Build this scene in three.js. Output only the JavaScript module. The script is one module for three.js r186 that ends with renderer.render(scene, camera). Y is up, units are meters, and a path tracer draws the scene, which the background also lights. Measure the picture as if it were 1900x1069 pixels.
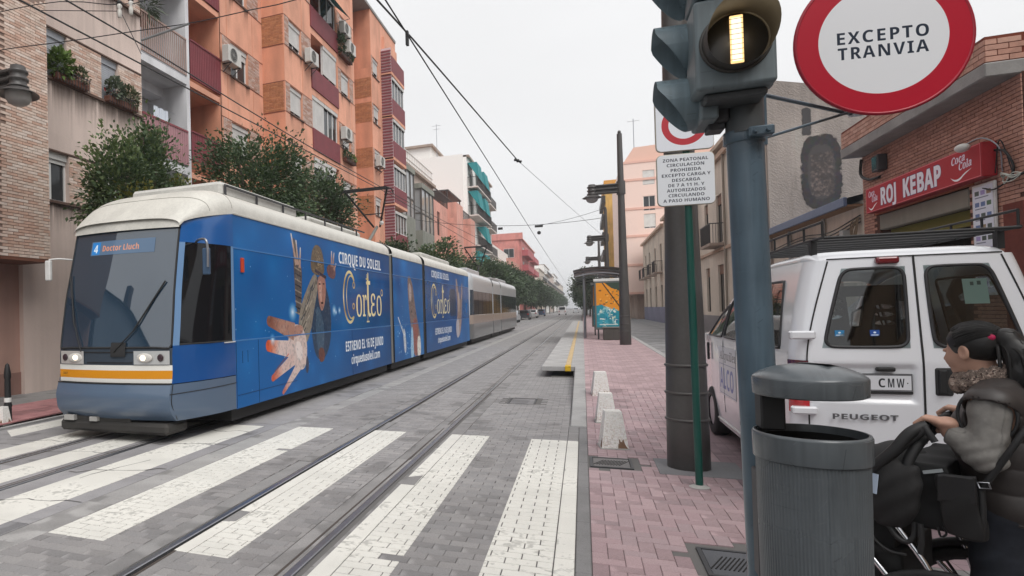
import * as THREE from 'three';
import { mergeGeometries } from 'three/addons/utils/BufferGeometryUtils.js';
import { RoundedBoxGeometry } from 'three/addons/geometries/RoundedBoxGeometry.js';
import { FontLoader } from 'three/addons/loaders/FontLoader.js';
import { TextGeometry } from 'three/addons/geometries/TextGeometry.js';

// ---------------------------------------------------------------- camera, sky, sun, exposure
const scene = new THREE.Scene();
const EYE = 1.663;                                             // metres above the carriageway
const camera = new THREE.PerspectiveCamera(74.03, 2600 / 1734, 0.1, 3000);
camera.position.set(0, EYE, 0);
{                                                              // yawed 22.7 degrees left of the street, rolled 1.4 degrees
  const m = new THREE.Matrix4().makeBasis(
    new THREE.Vector3(0.92223056, -0.02444132, -0.38586709), new THREE.Vector3(0.02749925, 0.99961893, 0.00240666), new THREE.Vector3(0.38566122, -0.01283055, 0.92255125));
  camera.quaternion.setFromRotationMatrix(m);
}
camera.setViewOffset(2600, 1734, 700, 300, 1900, 1069);        // the photograph is a crop of a wider frame

const SKY_LEVEL = 0.55;
{                                                              // an even overcast: brighter overhead, faint grey cloud
  const W = 512, H = 256, data = new Float32Array(W * H * 4);
  const n2 = (x, y) => { const s = Math.sin(x * 12.9898 + y * 78.233) * 43758.5453; return s - Math.floor(s); };
  const vn = (x, y, p) => {
    const xi = Math.floor(x), yi = Math.floor(y), fx = x - xi, fy = y - yi, u = fx * fx * (3 - 2 * fx), v = fy * fy * (3 - 2 * fy), w = (a) => ((a % p) + p) % p;
    return (n2(w(xi), yi) * (1 - u) + n2(w(xi + 1), yi) * u) * (1 - v) + (n2(w(xi), yi + 1) * (1 - u) + n2(w(xi + 1), yi + 1) * u) * v;
  };
  for (let j = 0; j < H; j++) for (let i = 0; i < W; i++) {
    const el = (j + 0.5) / H * Math.PI - Math.PI / 2, s = Math.max(0, Math.sin(el)), u = i / W;
    const c = 0.6 * vn(u * 10, el * 6, 10) + 0.3 * vn(u * 22, el * 13, 22) + 0.1 * vn(u * 44, el * 30, 44);
    const k = el < -0.03 ? 0.35 : (1.0 + 0.22 * s) * (0.90 + 0.2 * c) * SKY_LEVEL;
    data.set([k * 0.985, k * 0.988, k * 1.0, 1], (j * W + i) * 4);
  }
  const sky = new THREE.DataTexture(data, W, H, THREE.RGBAFormat, THREE.FloatType);
  sky.mapping = THREE.EquirectangularReflectionMapping; sky.magFilter = sky.minFilter = THREE.LinearFilter; sky.needsUpdate = true;
  scene.background = sky; scene.environment = sky;
}
scene.fog = new THREE.FogExp2('#eceef2', 0.0010);
const sun = new THREE.DirectionalLight(new THREE.Color(1, 0.97, 0.93), 1.5);
sun.position.set(26, 52, 14); sun.target.position.set(-3, 0, -16); sun.castShadow = true; sun.shadow.radius = 75;
Object.assign(sun.shadow.camera, { left: -45, right: 45, top: 60, bottom: -60, near: 1, far: 200 }); sun.shadow.mapSize.set(2048, 2048);
scene.add(sun, sun.target);
const renderer = new THREE.WebGLRenderer({ antialias: true });
renderer.shadowMap.enabled = true;
renderer.toneMapping = THREE.LinearToneMapping;
renderer.toneMappingExposure = 1.62;
// ---------------------------------------------------------------- helpers
// Street coordinates: x to the right, y up, d forward along the street (three.js z = -d).
const rngOf = (seed) => () => { seed |= 0; seed = seed + 0x6D2B79F5 | 0; let t = Math.imul(seed ^ seed >>> 15, 1 | seed); t = t + Math.imul(t ^ t >>> 7, 61 | t) ^ t; return ((t ^ t >>> 14) >>> 0) / 4294967296; };
const R = rngOf(20240611);
const rr = (a, b) => a + (b - a) * R();
const v3 = (x, y, d) => new THREE.Vector3(x, y, -d);
const lerp = (a, b, t) => a + (b - a) * t, clamp = (x, a, b) => Math.min(b, Math.max(a, x));
const sstep = (a, b, x) => { const t = clamp((x - a) / (b - a), 0, 1); return t * t * (3 - 2 * t); };
const taken = {};
function numbered(n) { const k = taken[n] = (taken[n] ?? -1) + 1; return k ? `${n}_${String(k).padStart(3, '0')}` : n; }
function info(o, label, category, group, kind) {
  if (label) o.userData.label = label; if (category) o.userData.category = category; if (group) o.userData.group = group; if (kind) o.userData.kind = kind; return o;
}
function thing(name, label, category, at = [0, 0, 0], turn = 0, group) {
  const o = new THREE.Group(); o.name = numbered(name); scene.add(o);
  o.position.set(at[0], at[1], -at[2]); o.rotation.y = turn; return info(o, label, category, group);
}
// box-projected uv in metres
function muv(g) {
  const p = g.attributes.position, n = g.attributes.normal, uv = new Float32Array(p.count * 2);
  for (let i = 0; i < p.count; i++) {
    const ax = Math.abs(n.getX(i)), ay = Math.abs(n.getY(i)), az = Math.abs(n.getZ(i));
    if (ay >= ax && ay >= az) { uv[2 * i] = p.getX(i); uv[2 * i + 1] = -p.getZ(i); }
    else if (ax >= az) { uv[2 * i] = -p.getZ(i); uv[2 * i + 1] = p.getY(i); } else { uv[2 * i] = p.getX(i); uv[2 * i + 1] = p.getY(i); }
  }
  g.setAttribute('uv', new THREE.BufferAttribute(uv, 2)); return g;
}
function clean(g, keepUV) {                                     // non-indexed, position + normal + uv only
  if (g.index) g = g.toNonIndexed();
  for (const k of Object.keys(g.attributes)) if (!['position', 'normal', 'uv', 'color'].includes(k)) g.deleteAttribute(k);
  if (!g.attributes.normal) g.computeVertexNormals();
  return keepUV && g.attributes.uv ? g : muv(g);
}
function merged(list) { list = list.flat(Infinity).filter(Boolean); return list.length === 1 ? list[0] : mergeGeometries(list, false); }
function mesh(name, geos, material, parent, label) {
  const m = new THREE.Mesh(Array.isArray(geos) ? merged(geos) : geos, material);
  m.castShadow = m.receiveShadow = true;
  if (parent) { m.name = name; parent.add(m); } else { m.name = numbered(name); scene.add(m); }
  if (label) m.userData.label = label;
  return m;
}
function rawGeo(pos) { const g = new THREE.BufferGeometry(); g.setAttribute('position', new THREE.BufferAttribute(new Float32Array(pos), 3)); g.computeVertexNormals(); return muv(g); }
// box from ranges, chamfered by b
function box(x0, x1, y0, y1, d0, d1, b = 0) {
  if (!b) { const g = new THREE.BoxGeometry(x1 - x0, y1 - y0, d1 - d0); g.translate((x0 + x1) / 2, (y0 + y1) / 2, -(d0 + d1) / 2); return clean(g); }
  const X = (x1 - x0) / 2, Y = (y1 - y0) / 2, Z = (d1 - d0) / 2; b = Math.min(b, X * 0.9, Y * 0.9, Z * 0.9);
  const P = (sx, sy, sz, k) => [sx * (X - (k === 0 ? 0 : b)), sy * (Y - (k === 1 ? 0 : b)), sz * (Z - (k === 2 ? 0 : b))];
  const pos = [], quad = (a, c, e, f) => {
    const n = [(c[1] - a[1]) * (e[2] - a[2]) - (c[2] - a[2]) * (e[1] - a[1]), (c[2] - a[2]) * (e[0] - a[0]) - (c[0] - a[0]) * (e[2] - a[2]), (c[0] - a[0]) * (e[1] - a[1]) - (c[1] - a[1]) * (e[0] - a[0])];
    const m = [a, c, e, f].filter(Boolean).reduce((s, q) => [s[0] + q[0], s[1] + q[1], s[2] + q[2]], [0, 0, 0]);
    const out = n[0] * m[0] + n[1] * m[1] + n[2] * m[2] > 0, t = f ? (out ? [a, c, e, a, e, f] : [a, e, c, a, f, e]) : (out ? [a, c, e] : [a, e, c]);
    t.forEach((q) => pos.push(...q));
  };
  for (const s of [-1, 1]) {
    quad(P(s, -1, -1, 0), P(s, 1, -1, 0), P(s, 1, 1, 0), P(s, -1, 1, 0)); quad(P(-1, s, -1, 1), P(1, s, -1, 1), P(1, s, 1, 1), P(-1, s, 1, 1)); quad(P(-1, -1, s, 2), P(1, -1, s, 2), P(1, 1, s, 2), P(-1, 1, s, 2));
    for (const t of [-1, 1]) {
      quad(P(s, t, -1, 0), P(s, t, 1, 0), P(s, t, 1, 1), P(s, t, -1, 1)); quad(P(s, -1, t, 0), P(s, 1, t, 0), P(s, 1, t, 2), P(s, -1, t, 2)); quad(P(-1, s, t, 1), P(1, s, t, 1), P(1, s, t, 2), P(-1, s, t, 2));
      for (const u of [-1, 1]) quad(P(s, t, u, 0), P(s, t, u, 1), P(s, t, u, 2));
    }
  }
  const g = new THREE.BufferGeometry(); g.setAttribute('position', new THREE.BufferAttribute(new Float32Array(pos), 3)); g.translate((x0 + x1) / 2, (y0 + y1) / 2, -(d0 + d1) / 2); g.computeVertexNormals(); return muv(g);
}
function rbox(x0, x1, y0, y1, d0, d1, r = 0.02, seg = 3) { const g = new RoundedBoxGeometry(x1 - x0, y1 - y0, d1 - d0, seg, r); g.translate((x0 + x1) / 2, (y0 + y1) / 2, -(d0 + d1) / 2); return clean(g); }
const UPV = new THREE.Vector3(0, 1, 0);
function rod(a, b, r0, r1 = r0, n = 10, open = false) {          // a, b: [x, y, d]
  const A = v3(...a), B = v3(...b), L = A.distanceTo(B), g = new THREE.CylinderGeometry(r1, r0, L, n, 1, open);
  g.applyQuaternion(new THREE.Quaternion().setFromUnitVectors(UPV, B.clone().sub(A).normalize())); g.translate((A.x + B.x) / 2, (A.y + B.y) / 2, (A.z + B.z) / 2); return clean(g);
}
function tube(pts, r, seg = 24, n = 6, closed = false) { return clean(new THREE.TubeGeometry(new THREE.CatmullRomCurve3(pts.map((p) => v3(...p)), closed, 'centripetal'), seg, r, n, closed)); }
function bar(a, b, w, h) {                                       // rectangular bar between two points
  const A = v3(...a), B = v3(...b), L = A.distanceTo(B), g = new THREE.BoxGeometry(w, h, L), o = new THREE.Object3D();
  o.position.copy(A.clone().add(B).multiplyScalar(0.5)); o.lookAt(B); o.updateMatrix(); g.applyMatrix4(o.matrix); return clean(g);
}
function lathe(profile, x, y, d, n = 28) { const g = new THREE.LatheGeometry(profile.map((p) => new THREE.Vector2(p[0], p[1])), n); g.translate(x, y, -d); return clean(g); }
function ball(x, y, d, rx, ry = rx, rz = rx, n = 14) { const g = new THREE.SphereGeometry(1, n, Math.max(6, n * 0.7 | 0)); g.scale(rx, ry, rz); g.translate(x, y, -d); return clean(g); }
function roundRect(w, h, r, cx = 0, cy = 0, hole) {
  const s = hole ? new THREE.Path() : new THREE.Shape(), x = cx - w / 2, y = cy - h / 2;
  s.moveTo(x + r, y); s.lineTo(x + w - r, y); s.quadraticCurveTo(x + w, y, x + w, y + r); s.lineTo(x + w, y + h - r); s.quadraticCurveTo(x + w, y + h, x + w - r, y + h);
  s.lineTo(x + r, y + h); s.quadraticCurveTo(x, y + h, x, y + h - r); s.lineTo(x, y + r); s.quadraticCurveTo(x, y, x + r, y); return s;
}
function poly(pts, Kind = THREE.Shape) { const s = new Kind(); pts.forEach((p, i) => (i ? s.lineTo(p[0], p[1]) : s.moveTo(p[0], p[1]))); s.closePath(); return s; }
function ext(shape, depth, bevel = 0, curve = 8) { const g = new THREE.ExtrudeGeometry(shape, { depth, bevelEnabled: bevel > 0, bevelThickness: bevel, bevelSize: bevel, bevelOffset: -bevel, bevelSegments: 2, curveSegments: curve }); return g; }
// wall whose face looks to +x (side = 1) or -x (side = -1): outline in (d, y), holes as [d0, d1, y0, y1]
function wallX(x, side, d0, d1, y0, y1, holes = [], th = 0.3, outline) {
  const s = poly(outline || [[d0, y0], [d1, y0], [d1, y1], [d0, y1]]);
  for (const h of holes) s.holes.push(poly([[h[0], h[2]], [h[0], h[3]], [h[1], h[3]], [h[1], h[2]]], THREE.Path));
  const g = ext(s, th); g.rotateY(Math.PI / 2);                   // (d, y, t) -> x = t, z = -d
  g.translate(side > 0 ? x - th : x, 0, 0); return clean(g);
}
// wall whose face looks towards the camera (-d): outline in (x, y)
function wallD(d, x0, x1, y0, y1, holes = [], th = 0.3, outline) {
  const s = poly(outline || [[x0, y0], [x1, y0], [x1, y1], [x0, y1]]);
  for (const h of holes) s.holes.push(poly([[h[0], h[2]], [h[0], h[3]], [h[1], h[3]], [h[1], h[2]]], THREE.Path));
  const g = ext(s, th); g.translate(0, 0, -d - th); return clean(g);
}
function tinted(g, c) { const n = g.attributes.position.count, a = new Float32Array(n * 3); for (let i = 0; i < n; i++) a.set(c, 3 * i); g = g.clone(); g.setAttribute('color', new THREE.BufferAttribute(a, 3)); return g; }

// ---------------------------------------------------------------- procedural textures
const hash = (x, y, s) => { let h = Math.imul(x | 0, 374761393) + Math.imul(y | 0, 668265263) + Math.imul(s | 0, 1274126177) | 0; h = Math.imul(h ^ h >>> 13, 1274126177); return ((h ^ h >>> 16) >>> 0) / 4294967296; };
function noise(x, y, p, s) { const xi = Math.floor(x), yi = Math.floor(y), fx = x - xi, fy = y - yi, u = fx * fx * (3 - 2 * fx), v = fy * fy * (3 - 2 * fy), w = (a) => ((a % p) + p) % p, X = w(xi), X1 = w(xi + 1), Y = w(yi), Y1 = w(yi + 1); return (hash(X, Y, s) * (1 - u) + hash(X1, Y, s) * u) * (1 - v) + (hash(X, Y1, s) * (1 - u) + hash(X1, Y1, s) * u) * v; }
function fbm(u, v, p, s, o = 4) { let a = 0, k = 0.5, t = 0; for (let i = 0; i < o; i++) { a += k * noise(u * p, v * p, p, s + i); t += k; k *= 0.55; p *= 2; } return a / t; }
function dataTex(size, fn, period, srgb = true) {
  const d = new Uint8Array(size * size * 4);
  for (let j = 0; j < size; j++) for (let i = 0; i < size; i++) { const c = fn((i + 0.5) / size, (j + 0.5) / size, i, j), a = Array.isArray(c) ? c : [c, c, c]; const o = 4 * (j * size + i); for (let k = 0; k < 3; k++) d[o + k] = clamp(a[k], 0, 1) * 255; d[o + 3] = 255; }
  const t = new THREE.DataTexture(d, size, size); t.wrapS = t.wrapT = THREE.RepeatWrapping; t.magFilter = THREE.LinearFilter; t.minFilter = THREE.LinearMipmapLinearFilter; t.generateMipmaps = true;
  if (srgb) t.colorSpace = THREE.SRGBColorSpace; t.repeat.set(1 / period, 1 / period); t.needsUpdate = true; return t;
}
const SPOTS = (() => { const q = rngOf(71), o = []; for (let i = 0; i < 90; i++) o.push([q(), q(), 0.0022 + 0.0035 * q() * q(), q()]); return o; })(), spotAt = (u, v) => { let m = 0; for (const [a, b, r, k] of SPOTS) { const dx = Math.abs(u - a), dy = Math.abs(v - b), x = Math.min(dx, 1 - dx), y = Math.min(dy, 1 - dy); if (x < r && y < r && x * x + y * y < r * r) m = Math.max(m, 0.4 + 0.6 * k); } return m; };
const T = {
  plaster: dataTex(512, (u, v) => { const a = fbm(u, v, 4, 1, 5), b = fbm(u, v * 0.25, 16, 9, 3), c = hash(u * 512 | 0, v * 512 | 0, 3); return 0.91 + 0.20 * (a - 0.5) + 0.16 * (b - 0.5) + 0.04 * c; }, 5),
  streaky: dataTex(512, (u, v) => { const a = fbm(u, v, 3, 21, 5), b = noise(u * 40, v * 3, 1e6, 5) * 0.6 + noise(u * 90, v * 4, 1e6, 6) * 0.4, k = 0.93 + 0.22 * (a - 0.5) + 0.16 * (b - 0.5) * fbm(u, v, 4, 30, 2); return [k * 1.01, k * 0.985, k * 0.965]; }, 6),
  concrete: dataTex(512, (u, v) => { const a = fbm(u, v, 5, 41, 6), c = hash(u * 512 | 0, v * 512 | 0, 43), s = c > 0.985 ? -0.2 : 0; return 0.91 + 0.28 * (a - 0.5) + 0.09 * (c - 0.5) + s; }, 2.3),
  ground: dataTex(1024, (u, v) => { const a = fbm(u, v, 3, 61, 6), b = fbm(u, v, 24, 67, 3), c = hash(u * 1024 | 0, v * 1024 | 0, 63), st = sstep(0.64, 0.72, fbm(u, v, 9, 71, 3)); return 0.93 + 0.22 * (a - 0.5) + 0.12 * (b - 0.5) + 0.11 * (c - 0.5) - 0.13 * st - 0.2 * spotAt(u, v); }, 4.7),
  paint: dataTex(1024, (u, v) => { const a = fbm(u, v, 5, 81, 5), b = fbm(u, v, 50, 83, 3), w = sstep(0.62, 0.76, 0.55 * a + 0.5 * b), c = hash(u * 1024 | 0, v * 1024 | 0, 85), k = 0.93 + 0.12 * (a - 0.5) - 0.17 * w + 0.05 * (c - 0.5); return [k, k * 0.995, k * 0.975]; }, 2.1),
  metal: dataTex(256, (u, v) => { const a = fbm(u, v, 4, 91, 4), b = fbm(u, v, 40, 93, 2); return 0.94 + 0.12 * (a - 0.5) + 0.07 * (b - 0.5); }, 0.9),
  brick: dataTex(256, (u, v) => { const a = fbm(u, v, 8, 101, 4), c = hash(u * 256 | 0, v * 256 | 0, 103), d = c > 0.97 ? -0.2 : 0; return 0.94 + 0.2 * (a - 0.5) + 0.1 * (c - 0.5) + d; }, 0.7),
  worn: dataTex(512, (() => { const q = rngOf(19), L = []; for (let i = 0; i < 70; i++) L.push([q(), q(), q() * 3.14, 0.01 + 0.06 * q() * q(), 0.0008 + 0.0012 * q(), q() < 0.6 ? 0.13 : -0.2]); return (u, v) => { let k = 0.90 + 0.18 * (fbm(u, v, 4, 191, 4) - 0.5) + 0.10 * (noise(u * 60, v * 5, 1e6, 193) - 0.5); for (const [a, b, t, l, w, g] of L) { const dx = u - a, dy = v - b, x = dx * Math.cos(t) + dy * Math.sin(t), y = -dx * Math.sin(t) + dy * Math.cos(t); if (Math.abs(x) < l && Math.abs(y) < w) k += g; } return k; }; })(), 0.55),
  dirt: dataTex(512, (u, v) => { const a = fbm(u, v, 4, 201, 5), b = noise(u * 50, v * 4, 1e6, 203); return 0.965 + 0.07 * (a - 0.5) + 0.04 * (b - 0.5); }, 1.7),
  fabric: dataTex(256, (u, v, i, j) => 0.8 + 0.14 * ((i + j) % 4 < 2 ? 1 : 0) + 0.2 * (fbm(u, v, 6, 111, 3) - 0.5), 0.12),
  rough: dataTex(256, (u, v) => { const a = fbm(u, v, 5, 121, 5); return 0.72 + 0.5 * (a - 0.5); }, 1.6, false),
  bump: dataTex(256, (u, v) => fbm(u, v, 20, 131, 4), 0.8, false),
  quilt: dataTex(128, (u, v) => 0.5 + 0.5 * Math.sin(v * Math.PI), 0.11, false),
};
const lin = (hex) => new THREE.Color(hex);                          // CSS colours are sRGB
function mat(color, roughness = 0.8, o = {}) {
  const C = o.metalness || !o.clearcoat ? THREE.MeshStandardMaterial : THREE.MeshPhysicalMaterial;
  return new C({ color: Array.isArray(color) ? new THREE.Color().setRGB(...color) : lin(color), roughness, ...o });
}
const phys = (color, roughness, o = {}) => new THREE.MeshPhysicalMaterial({ color: Array.isArray(color) ? new THREE.Color().setRGB(...color) : lin(color), roughness, ...o });
function canvasTex(w, h, draw) { const c = document.createElement('canvas'); c.width = w; c.height = h; draw(c.getContext('2d'), w, h); const t = new THREE.CanvasTexture(c); t.colorSpace = THREE.SRGBColorSpace; t.anisotropy = 8; return t; }
// quad with uv 0..1: corners a (left bottom), b (right bottom), c (right top), e (left top), street coordinates
function quadUV(a, b, c, e) {
  const g = new THREE.BufferGeometry(), p = [a, b, c, a, c, e].flatMap((q) => [q[0], q[1], -q[2]]);
  g.setAttribute('position', new THREE.BufferAttribute(new Float32Array(p), 3)); g.setAttribute('uv', new THREE.BufferAttribute(new Float32Array([0, 0, 1, 0, 1, 1, 0, 0, 1, 1, 0, 1]), 2)); g.computeVertexNormals(); return g;
}
const M = {
  steel: mat([0.42, 0.43, 0.46], 0.32, { metalness: 0.9, map: T.metal }), darkSteel: mat([0.06, 0.06, 0.065], 0.55, { metalness: 0.3, map: T.metal }),
  black: mat([0.012, 0.012, 0.013], 0.6), rubber: mat([0.02, 0.02, 0.021], 0.75), mast: mat([0.075, 0.07, 0.068], 0.55, { map: T.metal, roughnessMap: T.rough }),
  concrete: mat([0.33, 0.32, 0.31], 0.9, { map: T.concrete, bumpMap: T.bump, bumpScale: 0.002 }), paleConcrete: mat([0.46, 0.45, 0.43], 0.9, { map: T.concrete }),
  glass: phys([0.02, 0.024, 0.028], 0.06, { specularIntensity: 1 }), whitePaint: mat([0.72, 0.72, 0.70], 0.5, { map: T.metal }), frameWhite: mat([0.7, 0.7, 0.69], 0.45), frameBrown: mat([0.05, 0.03, 0.02], 0.5),
  shutter: mat([0.62, 0.61, 0.59], 0.6, { map: T.metal }), shutterGrey: mat([0.40, 0.42, 0.46], 0.6, { map: T.metal }),
  clear: phys([0.95, 0.96, 0.96], 0.03, { transmission: 1, thickness: 0, ior: 1.5 }),
};
// ---------------------------------------------------------------- ground, rails, paving
camera.updateMatrixWorld(true); camera.updateProjectionMatrix();
const VP = new THREE.Matrix4().multiplyMatrices(camera.projectionMatrix, camera.matrixWorldInverse);
function inView(x, y, d, m = 1.06) { const q = new THREE.Vector4(x, y, -d, 1).applyMatrix4(VP); return q.w > 0 && Math.abs(q.x) < m * q.w && Math.abs(q.y) < m * q.w; }
const near2 = (x, y, d) => x * x + (y - EYE) ** 2 + d * d;
function flat(x0, x1, d0, d1, y) { return quadMetric([[x0, y, d0], [x1, y, d0], [x1, y, d1], [x0, y, d1]]); }
function quadMetric(c) { const [a, b, e, f] = c; return rawGeo([a, b, e, a, e, f].flatMap((q) => [q[0], q[1], -q[2]])); }
// height of the tram-stop island: flush at the crossing, ramping up to the platform
const islandY = (d) => 0.25 * sstep(8.6, 16.0, d);

const roadMat = mat([0.150, 0.145, 0.143], 0.92, { map: T.ground, bumpMap: T.bump, bumpScale: 0.003 });
info(mesh('road', [flat(-400, 400, -60, 1500, -0.016)], mat([0.135, 0.13, 0.128], 0.95, { map: T.ground })), 'grey city ground and carriageway running the length of the street', 'road', null, 'structure');
const jointMat = mat([0.13, 0.125, 0.122], 1);
info(mesh('paving_bed', [flat(-4.24, 1.3, 1.5, 13, -0.011)], jointMat), 'dark sanded joints showing between the pavers', 'paving bed', null, 'structure');

const greyTones = [[0.335, 0.322, 0.322], [0.322, 0.311, 0.312], [0.35, 0.337, 0.335], [0.31, 0.301, 0.303]];
const redTones = [[0.48, 0.345, 0.36], [0.455, 0.325, 0.342], [0.505, 0.37, 0.385], [0.445, 0.335, 0.35]];
const toneMats = (tones) => tones.map((c) => mat(c, 0.88, { map: T.ground, bumpMap: T.bump, bumpScale: 0.0012 }));
const greyMats = toneMats(greyTones), redMats = toneMats(redTones);
const stuffMat = new THREE.MeshStandardMaterial({ color: 0xffffff, vertexColors: true, roughness: 0.88, map: T.ground, bumpMap: T.bump, bumpScale: 0.0012 });
// lays rects [x0, x1, d0, d1]: the nearest ones as pavers of their own, the rest joined
function layPavers(parent, rects, mats, tones, name, many, yOf = () => 0, gap = 0.0028, th = 0.05) {
  const vis = rects.map((r) => ({ r, q: near2((r[0] + r[1]) / 2, 0, (r[2] + r[3]) / 2), v: inView((r[0] + r[1]) / 2, 0, (r[2] + r[3]) / 2, 1.0) })).sort((a, b) => (b.v - a.v) || a.q - b.q);
  const shapes = {}, rest = [];
  vis.forEach(({ r, v }, i) => {
    const w = r[1] - r[0] - gap, l = r[3] - r[2] - gap, x = (r[0] + r[1]) / 2, d = (r[2] + r[3]) / 2, k = (R() * 4) | 0, dy = rr(-0.0016, 0.0012);
    if (i < many && v) {
      const vi = (R() * 3) | 0, key = w.toFixed(3) + l.toFixed(3) + vi;
      if (!shapes[key]) { const g = box(-w / 2, w / 2, -th, 0, -l / 2, l / 2, 0.0035), uv = g.attributes.uv; for (let j = 0; j < uv.count; j++) uv.setXY(j, uv.getX(j) + vi * 1.37 + 0.3, uv.getY(j) + vi * 2.11); shapes[key] = g; }
      const m = mesh(name, shapes[key], mats[k], parent); m.name = numbered(name); m.position.set(x, yOf(d) + dy, -d); m.rotation.set(rr(-0.006, 0.006), rr(-0.006, 0.006), rr(-0.006, 0.006));
    } else { const g = box(r[0] + gap / 2, r[1] - gap / 2, -th, dy, r[2] + gap / 2, r[3] - gap / 2, 0.0035), p = g.attributes.position, j = rr(0.94, 1.06); for (let n = 0; n < p.count; n++) p.setY(n, p.getY(n) + yOf(-p.getZ(n))); rest.push(tinted(g, tones[k].map((c) => c * j))); }
  });
  if (rest.length) info(mesh(name + '_field', rest, stuffMat, parent), null, null, null, 'stuff');
}
const running = (x0, x1, d0, d1, L = 0.2, W = 0.1) => { const out = []; let k = 0; for (let d = d0; d < d1 - 1e-6; d += W, k++) { const o = x0 + (k % 2 ? L / 2 : 0); for (let x = o - L; x < x1; x += L) { const a = Math.max(x, x0), b = Math.min(x + L, x1); if (b - a > 0.02) out.push([a, b, d, Math.min(d + W, d1)]); } } return out; };
const slabs = (x0, x1, d0, d1, L) => { const out = []; for (let d = d0; d < d1 - 0.01; d += L) out.push([x0, x1, d, Math.min(d + L, d1)]); return out; };
const herring = (x0, x1, d0, d1, a = 0.1) => { const out = [], n = Math.ceil((x1 - x0) / a), m = Math.ceil((d1 - d0) / a), clip = (r) => { const q = [Math.max(r[0], x0), Math.min(r[1], x1), Math.max(r[2], d0), Math.min(r[3], d1)]; if (q[1] - q[0] > 0.02 && q[3] - q[2] > 0.02) out.push(q); }; for (let i = -1; i < n; i++) for (let j = -1; j < m; j++) { const k = (((i + j) % 4) + 4) % 4, x = x0 + i * a, d = d0 + j * a; if (k === 0) clip([x, x + 2 * a, d, d + a]); else if (k === 2) clip([x, x + a, d, d + 2 * a]); } return out; };
const minus = (rects, x0, x1, d0, d1) => rects.filter((r) => r[1] <= x0 || r[0] >= x1 || r[3] <= d0 || r[2] >= d1);

const PD0 = 2.4, PD1 = 12.6;
const greyRects = [...running(-1.52, -0.22, PD0, PD1), ...running(-2.62, -1.98, PD0, PD1), ...running(-3.93, -3.02, PD0, PD1)];
const greyField = info(thing('track_paving', 'grey block paving laid along and between the tram rails', 'paving'), null, null, null, 'structure');
layPavers(greyField, minus(greyRects, -1.27, -0.81, 11.3, 12), greyMats, greyTones, 'paver', 300);
const stripRects = [...slabs(-1.70, -1.52, PD0, PD1, 1.7), ...slabs(-1.975, -1.81, PD0, PD1, 2.2), ...slabs(-2.74, -2.62, PD0, PD1, 2.2), ...slabs(-3.02, -2.855, PD0, PD1, 2.0), ...slabs(-0.22, -0.09, PD0, PD1, 0.5)];
const slabTones = [[0.30, 0.29, 0.288], [0.315, 0.305, 0.303], [0.285, 0.277, 0.277], [0.305, 0.298, 0.297]], paleTones = [[0.42, 0.41, 0.402], [0.40, 0.395, 0.39], [0.435, 0.425, 0.415], [0.41, 0.40, 0.395]];
layPavers(greyField, stripRects, toneMats(slabTones), slabTones, 'edge_slab', 60, undefined, 0.006);
layPavers(greyField, slabs(-4.22, -3.93, PD0, 14, 1.0), toneMats(paleTones), paleTones, 'channel_slab', 20, undefined, 0.004);
// left track: cast concrete slabs with irregular joints
const leftTones = [[0.34, 0.332, 0.342], [0.32, 0.312, 0.322], [0.355, 0.346, 0.352], [0.305, 0.30, 0.312]];
const leftRects = [...slabs(-5.325, -4.225, 2.2, 14, 1.55), ...slabs(-6.38, -5.415, 1.4, 14, 1.9), ...slabs(-8.2, -6.47, 1.9, 14, 2.1)];
layPavers(greyField, leftRects, toneMats(leftTones), leftTones, 'track_slab', 30, undefined, 0.012);
{ // cracks in the cast slabs
  const crack = (pts, w) => { const g = []; for (let i = 0; i < pts.length - 1; i++) { const [x0, d0] = pts[i], [x1, d1] = pts[i + 1], L = Math.hypot(x1 - x0, d1 - d0), nx = -(d1 - d0) / L * w * rr(0.5, 1.3), nd = (x1 - x0) / L * w * rr(0.5, 1.3); g.push(quadMetric([[x0 - nx, 0.004, d0 - nd], [x1 - nx, 0.004, d1 - nd], [x1 + nx, 0.004, d1 + nd], [x0 + nx, 0.004, d0 + nd]])); } return g; };
  const jag = (x0, d0, x1, d1, n) => Array.from({ length: n + 1 }, (_, i) => [lerp(x0, x1, i / n) + (i % n ? rr(-0.05, 0.05) : 0), lerp(d0, d1, i / n) + (i % n ? rr(-0.07, 0.07) : 0)]);
  const g = [crack(jag(-5.3, 4.15, -4.25, 4.35, 7), 0.011), crack(jag(-5.25, 5.2, -4.25, 5.6, 8), 0.012), crack(jag(-4.9, 5.0, -4.7, 5.9, 5), 0.008), crack(jag(-5.3, 6.7, -4.25, 6.9, 8), 0.013), crack(jag(-5.3, 7.7, -4.3, 7.75, 8), 0.012), crack(jag(-4.6, 6.8, -4.35, 7.7, 5), 0.007), crack(jag(-6.36, 5.9, -5.45, 6.05, 6), 0.008), crack(jag(-8.1, 6.2, -6.5, 6.5, 9), 0.009)];
  mesh('crack', g, jointMat, greyField);
}
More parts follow.
